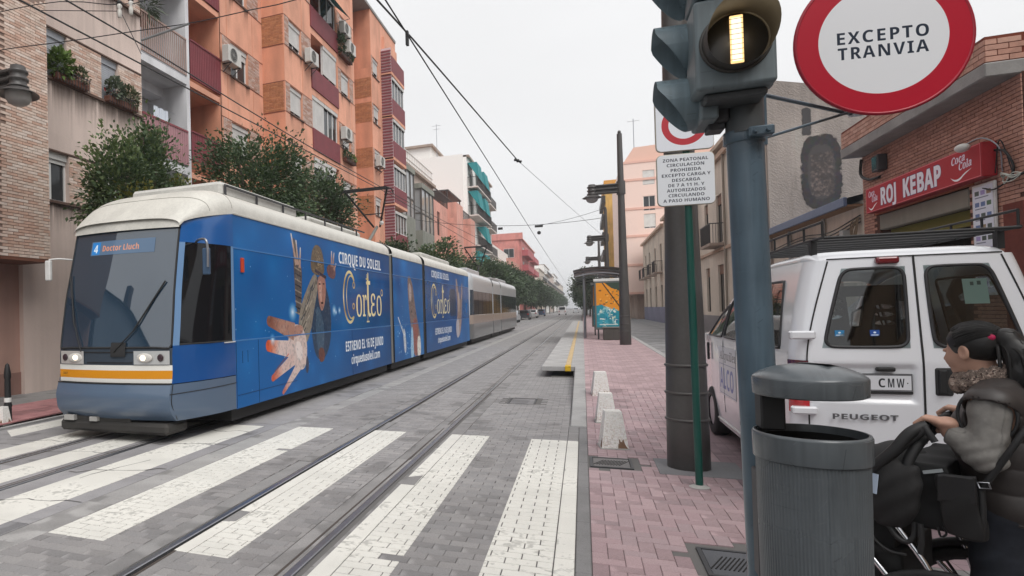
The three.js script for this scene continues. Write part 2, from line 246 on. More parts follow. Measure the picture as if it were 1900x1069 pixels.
// rails: head, groove, keeper lip
const railTop = mat([0.33, 0.335, 0.36], 0.28, { metalness: 0.85, map: T.metal }), railSide = mat([0.10, 0.085, 0.075], 0.6, { metalness: 0.4, map: T.metal }), gapMat = mat([0.012, 0.011, 0.011], 0.95);
function rail(xc, inner, label) {
  const t = thing('tram_rail', label, 'rail', [xc, 0, 0], 0, 'grooved tram rails set in the paving'), s = inner;
  mesh('rail_head', [box(-0.028, 0.028, -0.06, 0.007, -12, 420, 0.006)], railTop, t);
  mesh('groove', [box(Math.min(s * 0.028, s * 0.068), Math.max(s * 0.028, s * 0.068), -0.06, -0.0105, -12, 420)], gapMat, t);
  mesh('keeper_lip', [box(Math.min(s * 0.066, s * 0.088), Math.max(s * 0.066, s * 0.088), -0.06, 0.003, -12, 420, 0.003)], railSide, t);
}
rail(-1.775, -1, 'steel rail nearest the platform, with pavers on its left'); rail(-2.80, 1, 'steel rail crossing the zebra left of the platform rail');
rail(-5.37, -1, 'right-hand rail of the track that the blue tram runs on'); rail(-6.40, 1, 'leftmost rail, running under the far side of the blue tram');
// the same surfaces going on beyond where single pavers can be told apart
const farBrick = (tones, fn) => dataTex(512, (u, v, i, j) => { const c = fn(u, v), a = fbm(u, v, 6, 141, 4); return tones.map((t) => Math.pow(t, 1 / 2.2) * (c < 0 ? 0.62 : 0.93 + 0.12 * c) * (0.92 + 0.16 * (a - 0.5))); }, 1.6);
const rowTex = farBrick([0.34, 0.33, 0.33], (u, v) => { const r = v * 16, k = Math.floor(r), q = u * 8 + (k % 2) * 0.5, f = q - Math.floor(q), g = r - k; return f < 0.03 || g < 0.07 ? -1 : hash(Math.floor(q), k, 7); });
const redTex = farBrick([0.47, 0.34, 0.352], (u, v) => { const x = u * 16, y = v * 16, i = Math.floor(x), j = Math.floor(y), fx = x - i, fy = y - j, k = (i + j) % 4, e = 0.045; const edge = k === 0 ? fx < e || fy < e : k === 1 ? fy < e : k === 2 ? fx < e || fy < e : fx < e; return edge ? -1 : hash(k === 1 ? i - 1 : i, k === 3 ? j - 1 : j, 9); });
const farGrey = mat('#ffffff', 0.9, { map: rowTex }), farRed = mat('#ffffff', 0.9, { map: redTex });
const F1 = 430;
const far = info(thing('far_track_paving', 'grey track paving running on towards the end of the street', 'paving'), null, null, null, 'structure');
mesh('paving', [flat(-1.52, -0.2, PD1, F1, -0.002), flat(-2.74, -1.86, PD1, F1, -0.002), flat(-3.93, -2.86, PD1, F1, -0.002)], farGrey, far);
mesh('edge_strip', [flat(-1.74, -1.52, PD1, F1, -0.001), flat(-1.98, -1.81, PD1, F1, 0.002), flat(-3.02, -2.86, PD1, F1, 0.002)], mat([0.30, 0.29, 0.288], 0.9, { map: T.ground }), far);
mesh('channel', [flat(-4.22, -3.93, 14, F1, -0.001)], mat([0.42, 0.41, 0.40], 0.9, { map: T.concrete }), far);
mesh('concrete_bed', [flat(-5.34, -4.22, 14, F1, -0.001), flat(-6.37, -5.4, 14, F1, -0.001), flat(-8.2, -6.46, 14, F1, -0.001)], mat([0.33, 0.322, 0.328], 0.92, { map: T.ground }), far);

// zebra crossing: paint that lies on the pavers and slabs it crosses
const paintMat = mat([0.80, 0.795, 0.775], 0.75, { map: T.paint, bumpMap: T.bump, bumpScale: 0.001 });
const allRects = [...greyRects, ...stripRects, ...slabs(-4.22, -3.93, PD0, 14, 1.0), ...leftRects];
function stripe(x0, x1, d0, d1, label) {
  const g = [];
  for (const r of allRects) {
    const a = Math.max(r[0] + 0.004, x0), b = Math.min(r[1] - 0.004, x1), c = Math.max(r[2] + 0.004, d0), e = Math.min(r[3] - 0.004, d1);
    if (b - a > 0.012 && e - c > 0.012) { if (R() < 0.004 && (r[3] - r[2]) < 0.15) continue; g.push(box(a, b, -0.004, 0.0035, c, e, 0.002)); }
  }
  info(mesh('zebra_stripe', g, paintMat), label, 'road marking', 'white zebra crossing stripes', 'structure');
}
stripe(-0.645, -0.085, 2.42, 8.3, 'widest white zebra stripe, beside the pink pavement'); stripe(-1.66, -1.17, 2.42, 8.33, 'white zebra stripe just right of the platform rail'); stripe(-2.74, -2.29, 3.67, 8.33, 'white zebra stripe between the two near rails');
stripe(-3.91, -3.36, 3.65, 8.3, 'white zebra stripe left of the near track, wholly on block paving'); stripe(-5.02, -4.44, 3.0, 8.2, 'white zebra stripe on cracked slabs beside the blue tram'); stripe(-6.02, -5.56, 3.0, 8.2, 'thin white zebra stripe between the rails in front of the blue tram');
stripe(-7.0, -6.52, 3.0, 8.2, 'white zebra stripe just left of the leftmost rail'); stripe(-8.1, -7.62, 3.0, 8.2, 'farthest-left white zebra stripe at the left kerb');

// pink pavement of the island
const redRects = minus(minus(herring(0.012, 1.3, PD0, PD1), 0.03, 0.44, 7.05, 7.5), 0.67, 1.1, 4.42, 4.91);
const pave = info(thing('pavement', 'pink block pavement of the tram-stop island', 'pavement'), null, null, null, 'structure');
layPavers(pave, redRects, redMats, redTones, 'paver', 300, islandY);
info(mesh('paver_base', [1.3, 0.012].slice(1).flatMap(() => { const g = []; for (let d = 1.5; d < 13; d += 0.5) g.push(quadMetric([[0, islandY(d) - 0.012, d], [1.3, islandY(d) - 0.012, d], [1.3, islandY(d + 0.5) - 0.012, d + 0.5], [0, islandY(d + 0.5) - 0.012, d + 0.5]])); return g; }), jointMat, pave), null, null, null, 'stuff');
{ const g = [], g2 = []; for (let d = PD1; d < 30; d += 0.5) g.push(quadMetric([[0.0, islandY(d), d], [2.0, islandY(d), d], [2.0, islandY(d + 0.5), d + 0.5], [0.0, islandY(d + 0.5), d + 0.5]])); g.push(flat(0.0, 2.0, 30, 120, 0.25)); mesh('far_paving', g, farRed, pave);
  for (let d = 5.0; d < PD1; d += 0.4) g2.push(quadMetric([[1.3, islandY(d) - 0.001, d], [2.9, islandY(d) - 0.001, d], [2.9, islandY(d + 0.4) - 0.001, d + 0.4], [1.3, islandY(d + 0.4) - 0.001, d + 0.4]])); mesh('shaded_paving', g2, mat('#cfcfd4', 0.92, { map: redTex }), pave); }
const greyFlagTones = [[0.32, 0.308, 0.305], [0.335, 0.32, 0.318], [0.30, 0.292, 0.29], [0.36, 0.315, 0.312]];
const flags = []; for (let d = 2.0, k = 0; d < 5; d += 0.2, k++) for (let x = 1.3 - (k % 2) * 0.1; x < 5; x += 0.2) { const a = Math.max(1.3, x); if (x + 0.2 - a > 0.03) flags.push([a, x + 0.2, d, d + 0.2]); }
info(mesh('flag_bed', [flat(1.3, 5.2, 1.5, 5, -0.011)], jointMat, pave), null, null, null, 'stuff');
layPavers(pave, flags, toneMats(greyFlagTones), greyFlagTones, 'flagstone', 120, undefined, 0.005);
mesh('side_surface', [flat(1.3, 7, 12.6, 420, -0.004), flat(2.9, 9, 5, 12.6, -0.004), flat(5.2, 9, -30, 5, -0.004)], mat([0.29, 0.29, 0.296], 0.92, { map: T.ground }), pave);
// kerb line along the island, the dark flush stones first, then pale granite
const kerb = info(thing('kerb', 'stone kerb between the track and the pink pavement', 'kerb'), null, null, null, 'structure');
const kerbDark = mat([0.26, 0.255, 0.257], 0.85, { map: T.concrete }), kerbPale = mat([0.46, 0.455, 0.45], 0.85, { map: T.concrete });
for (let d = 2.2; d < 9.3; d += 1.0) mesh('kerb_stone', [box(-0.088, 0.009, -0.08, 0.003, d + 0.004, Math.min(d + 0.996, 9.3), 0.006)], kerbDark, kerb);
for (let d = 9.3; d < 15.8; d += 1.1) { const y0 = islandY(d), y1 = islandY(d + 1.1), g = box(-0.2, 0.009, -0.1, 0.012, d + 0.004, Math.min(d + 1.096, 15.85), 0.01), p = g.attributes.position; for (let i = 0; i < p.count; i++) if (p.getY(i) > -0.05) p.setY(i, p.getY(i) + lerp(y0, y1, (-p.getZ(i) - d) / 1.1)); g.computeVertexNormals(); mesh('kerb_stone', g, kerbPale, kerb); }
const rk = []; for (let d = 13; d < 120; d += 1.2) rk.push(box(2.0, 2.16, -0.1, Math.max(0.02, islandY(d)) + 0.01, d + 0.005, d + 1.195, 0.012));
info(mesh('far_side_kerb', rk, kerbPale), 'pale kerb on the building side of the platform', 'kerb', null, 'structure');
// platform slab with yellow warning strip
{
  const t = thing('tram_platform', 'pale concrete tram platform with a yellow strip overhanging the track', 'platform');
  for (let d = 15.85, k = 0; d < 68; k++) { const L = k ? 4.2 : 3.0; mesh('slab', [box(-0.95, -0.42, 0.15, 0.262, d, Math.min(d + L - 0.01, 68), 0.008), box(-0.30, 0.009, 0.15, 0.262, d, Math.min(d + L - 0.01, 68), 0.008)], kerbPale, t); d += L; }
  mesh('warning_strip', [box(-0.42, -0.30, 0.15, 0.264, 15.845, 68, 0.006)], mat([0.62, 0.46, 0.25], 0.7, { map: T.paint }), t); mesh('warning_mark', [box(-0.425, -0.295, 0.148, 0.267, 15.83, 16.25, 0.004)], mat([0.75, 0.47, 0.01], 0.6, { map: T.paint }), t);
  mesh('support_wall', [box(-0.25, -0.02, -0.02, 0.15, 15.87, 68), box(-0.75, -0.25, -0.02, 0.02, 15.9, 68)], mat([0.2, 0.19, 0.18], 0.95, { map: T.concrete }), t);
}
// left pavement
{
  const t = info(thing('left_pavement', 'grey pavement below the brick apartment block on the left', 'pavement'), null, null, null, 'structure');
  mesh('surface', [flat(-11.6, -8.45, -30, 420, 0.075)], mat([0.27, 0.262, 0.258], 0.92, { map: T.ground }), t);
  mesh('kerb_edge', [box(-8.46, -8.28, -0.1, 0.03, -5, 9, 0.01), box(-8.46, -8.28, -0.1, 0.08, 9, 420, 0.01)], kerbPale, t);
  const g = []; for (let x = -9.9; x < -8.5; x += 0.2) for (let d = 6.4; d < 9.4; d += 0.2) g.push(tinted(box(x + 0.003, x + 0.197, 0.06, 0.085 + rr(-0.001, 0.001), d + 0.003, d + 0.197, 0.004), redTones[(R() * 4) | 0].map((c, i) => c * [0.95, 0.62, 0.6][i])));
  info(mesh('red_tile', g, stuffMat, t), null, null, null, 'stuff');
}
// covers let into the paving
function cover(name, label, x0, x1, d0, d1, m, slots, y = 0) {
  const t = thing(name, label, 'manhole cover');
  mesh('frame', [box(x0, x1, y - 0.03, y + 0.003, d0, d0 + 0.025), box(x0, x1, y - 0.03, y + 0.003, d1 - 0.025, d1), box(x0, x0 + 0.025, y - 0.03, y + 0.003, d0 + 0.025, d1 - 0.025), box(x1 - 0.025, x1, y - 0.03, y + 0.003, d0 + 0.025, d1 - 0.025)], M.darkSteel, t);
  mesh('plate', [box(x0 + 0.028, x1 - 0.028, y - 0.03, y - 0.001, d0 + 0.028, d1 - 0.028, 0.004)], m, t);
  const g = []; if (slots) for (let i = 0; i < slots; i++) { const k = (i + 0.5) / slots, a = lerp(x0 + 0.07, x1 - 0.07, k); g.push(bar([a - 0.05, y + 0.0005, lerp(d0, d1, 0.25)], [a + 0.05, y + 0.0005, lerp(d0, d1, 0.72)], 0.007, 0.004)); }
  if (g.length) mesh('slot', g, gapMat, t);
}
const ironMat = mat([0.13, 0.135, 0.15], 0.6, { metalness: 0.3, map: T.concrete });
cover('drain_grate', 'slotted grey drain grate in the pink pavement near the bollards', 0.03, 0.44, 7.05, 7.5, mat([0.2, 0.19, 0.19], 0.8, { map: T.concrete }), 10);
cover('manhole_cover', 'grey iron cover at the foot of the signal post', 0.67, 1.1, 4.42, 4.91, ironMat, 12);
cover('track_cover', 'square paved cover in the track right of the rails', -1.27, -0.81, 11.3, 12, mat([0.27, 0.262, 0.268], 0.85, { map: T.ground }), 0);
// ---------------------------------------------------------------- building kit
// bricks on a face: kind 'x+' / 'x-' / 'd' (facing the camera); a runs along d (or x)
function brickwork(parent, kind, at, a0, a1, y0, y1, tones, { L = 0.24, H = 0.05, J = 0.012, many = 0, holes = [], mats, proud = 0.014, name = 'brick' } = {}) {
  mats = mats || tones.map((c) => mat(c, 0.85, { map: T.brick, bumpMap: T.bump, bumpScale: 0.001 }));
  const list = []; let k = 0;
  for (let y = y0; y < y1 - H * 0.6; y += H + J, k++) for (let a = a0 - (k % 2 ? L / 2 : 0); a < a1 - 0.02; a += L + J) {
    const p = Math.max(a, a0), q = Math.min(a + L, a1); if (q - p < 0.03) continue;
    if (holes.some((h) => p < h[1] && q > h[0] && y < h[3] && y + H > h[2])) continue;
    const c = kind === 'd' ? [(p + q) / 2, y + H / 2, at] : [at, y + H / 2, (p + q) / 2];
    list.push({ p, q, y, v: inView(...c, 1.0), n: near2(...c) });
  }
  list.sort((a, b) => (b.v - a.v) || a.n - b.n);
  const shapes = {}, rest = [], full = (q) => Math.abs(q.q - q.p - L) < 1e-4;
  const geo = (w, h) => kind === 'd' ? box(-w / 2, w / 2, -h / 2, h / 2, -proud, 0.02) : kind === 'x+' ? box(-0.02, proud, -h / 2, h / 2, -w / 2, w / 2) : box(-proud, 0.02, -h / 2, h / 2, -w / 2, w / 2);
  list.forEach((b, i) => {
    const k2 = (R() * tones.length) | 0, w = b.q - b.p, mid = (b.p + b.q) / 2, o = rr(-0.003, 0.003), at3 = kind === 'd' ? [mid, b.y + H / 2, at + o] : [at + o, b.y + H / 2, mid];
    if (i < many && b.v) {
      const key = w.toFixed(2) + '_' + (full(b) ? (R() * 3) | 0 : 0);
      if (!shapes[key]) { const g = shapes[key] = geo(w, H), uv = g.attributes.uv, s = Object.keys(shapes).length; for (let j = 0; j < uv.count; j++) uv.setXY(j, uv.getX(j) + s * 0.31, uv.getY(j) + s * 0.17); }
      const m = mesh(name, shapes[key], mats[k2], parent); m.name = numbered(name); m.position.set(at3[0], at3[1], -at3[2]);
    } else if (b.v) { const g = geo(w, H); g.translate(at3[0], at3[1], -at3[2]); const j = rr(0.92, 1.08); rest.push(tinted(muv(g), tones[k2].map((c) => c * j))); }
  });
  if (rest.length) info(mesh(name + '_course', rest, brickStuff, parent), null, null, null, 'stuff');
}
const brickStuff = new THREE.MeshStandardMaterial({ color: 0xffffff, vertexColors: true, roughness: 0.85, map: T.brick, bumpMap: T.bump, bumpScale: 0.001 });
// window set in an x-facing opening; f = 1 faces +x (left side of the street), -1 faces -x
function windowX(parent, x, f, d0, d1, y0, y1, { blind = 0.3, frame = M.frameWhite, split = 2, depth = 0.14, blindMat = M.shutter, sill = null, boxed = true, slats = 0 } = {}) {
  const w = new THREE.Group(); w.name = 'window'; parent.add(w);
  const X = x - f * depth, a = (u, v, ...r) => box(Math.min(X + f * u, X + f * v), Math.max(X + f * u, X + f * v), ...r), t = 0.05, g = [];
  g.push(a(-0.03, 0.03, y0, y0 + t, d0, d1), a(-0.03, 0.03, y1 - t, y1, d0, d1), a(-0.03, 0.03, y0 + t, y1 - t, d0, d0 + t), a(-0.03, 0.03, y0 + t, y1 - t, d1 - t, d1));
  for (let i = 1; i < split; i++) { const m = lerp(d0, d1, i / split); g.push(a(-0.025, 0.025, y0 + t, y1 - t, m - 0.03, m + 0.03)); }
  mesh('frame', g, frame, w);
  for (let i = 0; i < split; i++) mesh('pane', [a(-0.008, -0.002, y0 + t, y1 - t, lerp(d0, d1, i / split) + 0.03, lerp(d0, d1, (i + 1) / split) - 0.03)], M.glass, w);
  if (blind > 0) { const yb = lerp(y1, y0, blind), s = []; if (slats) { const n = Math.max(2, Math.round((y1 - yb) / slats)); for (let i = 0; i < n; i++) s.push(a(0.04, 0.055, lerp(yb, y1, i / n) + 0.004, lerp(yb, y1, (i + 1) / n), d0 + 0.02, d1 - 0.02)); } else s.push(a(0.04, 0.055, yb, y1 - 0.01, d0 + 0.02, d1 - 0.02)); if (boxed) s.push(a(0.035, 0.09, y1 - 0.16, y1 - 0.002, d0 + 0.012, d1 - 0.012)); mesh('roller_blind', s, blindMat, w); }
  if (sill) mesh('sill', [box(Math.min(x - f * 0.1, x + f * 0.05), Math.max(x - f * 0.1, x + f * 0.05), y0 - 0.05, y0 + 0.004, d0 - 0.05, d1 + 0.05)], sill, w);
  return w;
}
function windowD(parent, d, x0, x1, y0, y1, { blind = 0.3, frame = M.frameWhite, split = 2, depth = 0.12, blindMat = M.shutter, sill } = {}) {
  const w = new THREE.Group(); w.name = 'window'; parent.add(w); const D = d + depth, t = 0.05;
  const g = [box(x0, x1, y0, y0 + t, D - 0.03, D + 0.03), box(x0, x1, y1 - t, y1, D - 0.03, D + 0.03), box(x0, x0 + t, y0 + t, y1 - t, D - 0.03, D + 0.03), box(x1 - t, x1, y0 + t, y1 - t, D - 0.03, D + 0.03)];
  for (let i = 1; i < split; i++) { const m = lerp(x0, x1, i / split); g.push(box(m - 0.03, m + 0.03, y0 + t, y1 - t, D - 0.025, D + 0.025)); }
  mesh('frame', g, frame, w);
  for (let i = 0; i < split; i++) mesh('pane', [box(lerp(x0, x1, i / split) + 0.03, lerp(x0, x1, (i + 1) / split) - 0.03, y0 + t, y1 - t, D, D + 0.006)], M.glass, w);
  if (blind > 0) mesh('roller_blind', [box(x0 + 0.02, x1 - 0.02, lerp(y1, y0, blind), y1 - 0.01, D - 0.055, D - 0.04)], blindMat, w);
  if (sill) mesh('sill', [box(x0 - 0.05, x1 + 0.05, y0 - 0.06, y0 + 0.004, d - 0.05, d + 0.1)], sill, w);
  return w;
}
// wall-hung condenser unit, face towards the street (+x for f = 1)
function airUnit(label, x, y, d, f = 1, w = 0.85, h = 0.58, group = 'air conditioning units on the facades') {
  const t = thing('air_conditioner', label, 'air conditioner', [x, y, d], f > 0 ? Math.PI / 2 : -Math.PI / 2, group);   // local +z faces the street
  const m = mat('#cfcdc8', 0.5, { map: T.metal }), Z = (z) => -z;
  mesh('casing', [box(-w / 2, w / 2, 0, h, Z(0.33), Z(0.05), 0.02)], m, t);
  const ring = new THREE.TorusGeometry(h * 0.39, 0.014, 6, 28); ring.translate(-w * 0.12, h / 2, 0.335);
  const bars = [clean(ring)]; for (let i = 1; i < 4; i++) { const r2 = new THREE.TorusGeometry(h * 0.39 * i / 4, 0.005, 4, 24); r2.translate(-w * 0.12, h / 2, 0.338); bars.push(clean(r2)); }
  for (let i = 0; i < 6; i++) { const a = i * Math.PI / 6, c = Math.cos(a) * h * 0.39, s = Math.sin(a) * h * 0.39; bars.push(bar([-w * 0.12 - c, h / 2 - s, Z(0.336)], [-w * 0.12 + c, h / 2 + s, Z(0.336)], 0.006, 0.006)); }
  mesh('fan_guard', bars, mat('#9b9a96', 0.5), t);
  const disc = new THREE.CircleGeometry(h * 0.385, 28); disc.translate(-w * 0.12, h / 2, 0.3315); mesh('fan_opening', clean(disc), M.black, t);
  for (const s of [-1, 1]) mesh('bracket', [bar([s * w * 0.35, -0.015, Z(0)], [s * w * 0.35, -0.015, Z(0.36)], 0.03, 0.03), bar([s * w * 0.35, -0.3, Z(0)], [s * w * 0.35, -0.02, Z(0.33)], 0.02, 0.02)], M.darkSteel, t);
  return t;
}
// leaves: small folded quads scattered through an ellipsoid
function leaves(c, r, n, size, { shell = 0.35, droop = 0.2, rnd = R, clumps = 0, narrow = 0.62 } = {}) {
  const pos = [], nor = [], centres = [];
  for (let i = 0; i < clumps; i++) { const u = rnd() * 2 - 1, a = rnd() * 6.283, s = Math.sqrt(1 - u * u), k = Math.pow(rnd(), 0.4); centres.push([c[0] + r[0] * s * Math.cos(a) * k, c[1] + r[1] * u * k, c[2] + r[2] * s * Math.sin(a) * k, 0.16 + 0.2 * rnd()]); }
  const A = new THREE.Vector3(), B = new THREE.Vector3(), N = new THREE.Vector3(), P = new THREE.Vector3(), C = new THREE.Vector3(c[0], c[1], -c[2]);
  for (let i = 0; i < n; i++) {
    const u = rnd() * 2 - 1, a = rnd() * 6.283, s = Math.sqrt(1 - u * u);
    if (clumps) { const q = centres[(rnd() * clumps) | 0], k = Math.pow(rnd(), 0.42) * q[3] * Math.max(r[0], r[1], r[2]) * 1.12; P.set(q[0] + s * Math.cos(a) * k, q[1] + u * k * 1.05, -(q[2] + s * Math.sin(a) * k)); }
    else { const k = shell + (1 - shell) * Math.cbrt(rnd()); P.set(c[0] + r[0] * s * Math.cos(a) * k, c[1] + r[1] * u * k, -(c[2] + r[2] * s * Math.sin(a) * k)); }
    A.copy(P).sub(C).normalize(); A.x += rnd() * 1.4 - 0.7; A.y += rnd() * 1.2 - 0.6 - droop; A.z += rnd() * 1.4 - 0.7; A.normalize();
    N.set(rnd() - 0.5, rnd() * 1.2 + 0.1, rnd() - 0.5).normalize(); B.crossVectors(A, N).normalize(); N.crossVectors(B, A);
    const L = size * (0.7 + 0.6 * rnd()), W = L * narrow * 0.5, fold = W * 0.35;
    const tip = [P.x + A.x * L, P.y + A.y * L, P.z + A.z * L], m = [P.x + A.x * L * 0.45, P.y + A.y * L * 0.45, P.z + A.z * L * 0.45], l = [m[0] + B.x * W + N.x * fold, m[1] + B.y * W + N.y * fold, m[2] + B.z * W + N.z * fold], e = [m[0] - B.x * W + N.x * fold, m[1] - B.y * W + N.y * fold, m[2] - B.z * W + N.z * fold];
    pos.push(P.x, P.y, P.z, ...l, ...tip, P.x, P.y, P.z, ...tip, ...e);
    for (let k = 0; k < 6; k++) nor.push(N.x, N.y, N.z);
  }
  const g = new THREE.BufferGeometry(); g.setAttribute('position', new THREE.BufferAttribute(new Float32Array(pos), 3)); g.setAttribute('normal', new THREE.BufferAttribute(new Float32Array(nor), 3)); g.setAttribute('uv', new THREE.BufferAttribute(new Float32Array(pos.length / 3 * 2), 2)); return g;
}
const leafMat = (c, t = 0.3) => phys(c, 0.6, { transmission: t, thickness: 0, side: THREE.DoubleSide, specularIntensity: 0.5 });
const LEAF = { dark: leafMat([0.095, 0.15, 0.07], 0.45), mid: leafMat([0.16, 0.22, 0.085], 0.5), yellow: leafMat([0.30, 0.28, 0.07]), deep: leafMat([0.078, 0.125, 0.062], 0.4), fresh: leafMat([0.14, 0.22, 0.05]), olive: leafMat([0.11, 0.125, 0.065]), grey: leafMat([0.12, 0.15, 0.10]) };
const BARK = mat([0.10, 0.075, 0.055], 0.95, { map: T.concrete, bumpMap: T.bump, bumpScale: 0.01 });

const stainTex = canvasTex(128, 256, (c, W, H) => { const q = rngOf(44); c.clearRect(0, 0, W, H); for (let i = 0; i < 70; i++) { const x = 14 + q() * 100, L = H * (0.25 + 0.75 * q() * q()), g = c.createLinearGradient(0, 0, 0, L), a = 0.05 + 0.13 * q(); g.addColorStop(0, `rgba(70,50,42,${a})`); g.addColorStop(1, 'rgba(70,50,42,0)'); c.fillStyle = g; c.fillRect(x, 0, 2 + q() * 9, L); } }), stainMat = mat('#ffffff', 0.95, { map: stainTex, transparent: true });
// ---------------------------------------------------------------- left side: cream brick block
const creamBrick = [[0.68, 0.50, 0.41], [0.74, 0.59, 0.50], [0.62, 0.41, 0.32], [0.71, 0.54, 0.45], [0.78, 0.65, 0.57]];
const mortar = mat([0.24, 0.17, 0.14], 1), pinkPlaster = mat('#e0d2cc', 0.9, { map: T.streaky, bumpMap: T.bump, bumpScale: 0.003 }), tanPlaster = mat('#c2a196', 0.9, { map: T.streaky }), whitePlaster = mat('#dcdcdf', 0.85, { map: T.plaster });
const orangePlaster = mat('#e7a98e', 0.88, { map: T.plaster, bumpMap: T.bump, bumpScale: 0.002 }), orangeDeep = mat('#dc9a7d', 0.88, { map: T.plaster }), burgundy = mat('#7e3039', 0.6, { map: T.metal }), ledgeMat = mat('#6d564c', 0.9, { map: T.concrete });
{
  const b = thing('apartment_block', 'cream brick apartment block with stained plaster bands at the far left', 'apartment building');
  // brick bay that stands out over the pavement
  mesh('bay_wall', [box(-11.9, -10.405, 2.93, 16, 3, 9.9)], mortar, b);
  brickwork(b, 'x+', -10.4, 8.1, 9.9, 2.95, 10.4, creamBrick, { many: 300 });
  mesh('bay_soffit', [box(-11.3, -10.39, 2.88, 2.94, 3, 9.9)], mat('#6e4636', 0.9), b);
  mesh('ground_wall', [box(-11.8, -11.32, -0.1, 2.9, 3, 11.35)], tanPlaster, b);
  mesh('skirting', [box(-11.33, -11.30, -0.1, 0.55, 3, 11.3)], mat('#9a7a72', 0.9, { map: T.streaky }), b);
  const bands = [[4.42, 5.57], [7.27, 8.42], [10.12, 11.27]], W = [[10.35, 11.27], [12.43, 13.05]];
  const holes = bands.flatMap(([y0, y1]) => W.map(([a, c]) => [a, c, y0, y1]));
  mesh('wall', [wallX(-11.2, 1, 9.9, 14.0, -0.1, 16, holes, 0.35)], pinkPlaster, b);
  bands.forEach(([y0, y1], i) => {
    const field = { mats: undefined, holes: [] };
    brickwork(b, 'x+', -11.2, 11.28, 12.42, y0 + 0.02, y1 - 0.01, creamBrick, field); brickwork(b, 'x+', -11.2, 13.06, 13.99, y0 + 0.02, y1 - 0.01, creamBrick, field);
    mesh('ledge', [box(-11.21, -11.12, y0 - 0.06, y0, 9.9, 13.98)], ledgeMat, b); mesh('lintel', [box(-11.21, -11.165, y1, y1 + 0.035, 9.9, 13.98)], ledgeMat, b);
    W.forEach(([a, c], j) => windowX(b, -11.2, 1, a, c, y0, y1, i ? { blind: 0.93, blindMat: M.shutterGrey, slats: 0.05, split: 1 } : { blind: 0.22, split: 2 }));
  });
  for (const bandStain of [[10.0, 10.8], [10.7, 11.5], [11.4, 12.3], [12.2, 13.0], [12.9, 13.9]]) for (const [y, h] of [[7.2, 1.4], [4.35, 1.2], [10.05, 1.35]]) mesh('run_off_stain', [quadUV([-11.196, y - h, bandStain[0]], [-11.196, y - h, bandStain[1]], [-11.196, y, bandStain[1]], [-11.196, y, bandStain[0]])], stainMat, b);
  // white loggias beside it
  const F = [3.4, 6.28, 9.12, 11.97];
  mesh('loggia_back', [wallX(-12.7, 1, 14.0, 16.3, -0.1, 16, [[14.3, 15.0, 6.45, 8.4]], 0.2), wallD(14.0 - 0.02, -12.7, -11.55, 3, 16, [], 0.02)], whitePlaster, b);
  mesh('loggia_divider', [box(-12.7, -11.2, -0.1, 16, 16.16, 16.34)], whitePlaster, b);
  for (const y of F) { mesh('balcony_slab', [box(-12.7, -11.19, y - 0.22, y, 14.0, 16.16)], whitePlaster, b); mesh('ceiling_beam', [box(-12.6, -12.1, y - 0.5, y - 0.22, 14.0, 16.16)], whitePlaster, b); }
  windowX(b, -12.7, 1, 14.3, 15.0, 6.45, 8.4, { blind: 0.2, split: 1, depth: 0.05 });
  mesh('ground_front', [wallX(-11.2, 1, 14, 16.34, -0.1, 3.3, [], 0.2)], tanPlaster, b);
  const rustBar = mat('#b0948a', 0.6, { map: T.metal }), pinkBar = mat('#b08288', 0.55, { map: T.metal }), redBar = mat('#8d4048', 0.5, { map: T.metal });
  const railA = []; for (let d = 14.05; d < 16.15; d += 0.095) railA.push(box(-11.2, -11.18, 9.2, 10.28, d, d + 0.03)); railA.push(box(-11.215, -11.165, 10.28, 10.33, 14.0, 16.16), box(-11.21, -11.17, 9.18, 9.21, 14, 16.16));
  mesh('bar_railing', railA, rustBar, b);
  const railB = []; for (let d = 14.02; d < 16.15; d += 0.115) railB.push(box(-11.205, -11.175, 6.36, 7.38, d, d + 0.085)); railB.push(box(-11.2, -11.185, 6.36, 7.36, 14.02, 16.15));
  mesh('slat_railing', railB, pinkBar, b); mesh('hand_rail', [box(-11.22, -11.16, 7.38, 7.44, 14.0, 16.16)], redBar, b);
  mesh('roof', [box(-12.7, -11.1, 16, 16.15, 9.9, 16.34), box(-14, -10.3, 16, 16.15, 3, 9.9)], M.concrete, b);
}
// flower boxes, plants, washing, clutter on the facades
function planter(label, x, y, d0, d1, kinds, group = 'plants in front of the windows') {
  const t = thing('window_planter', label, 'window plants', [0, 0, 0], 0, group);
  mesh('trough', [box(x, x + 0.2, y - 0.02, y + 0.14, d0, d1, 0.015)], mat('#6b4234', 0.9, { map: T.concrete }), t);
  const g = []; g.push(box(x + 0.2, x + 0.215, y + 0.22, y + 0.24, d0 - 0.03, d1 + 0.03)); for (let d = d0; d <= d1 + 0.01; d += 0.09) g.push(box(x + 0.2, x + 0.21, y - 0.06, y + 0.24, d, d + 0.012)); mesh('rail', g, M.darkSteel, t);
  for (const [m, d, h, r, n, s] of kinds) mesh('plant', [leaves([x + 0.12, y + 0.12 + h / 2, d], [0.17, h / 2 + 0.06, r], n, s, { shell: 0, droop: -0.3 })], m, t);
  return t;
}
const redFlower = leafMat([0.25, 0.03, 0.03], 0.2);
planter('bushy fresh green window plant on the ledge of the leftmost window', -11.16, 7.24, 10.75, 11.75, [[LEAF.fresh, 10.95, 0.55, 0.33, 420, 0.13], [LEAF.olive, 11.55, 0.3, 0.28, 160, 0.1], [redFlower, 11.35, 0.12, 0.5, 60, 0.06]]);
planter('grey-green potted plants on the second window ledge from the left', -11.16, 7.24, 12.45, 13.55, [[LEAF.grey, 12.75, 0.5, 0.3, 300, 0.11], [LEAF.olive, 13.3, 0.45, 0.32, 280, 0.11], [redFlower, 12.55, 0.15, 0.2, 40, 0.06]]);
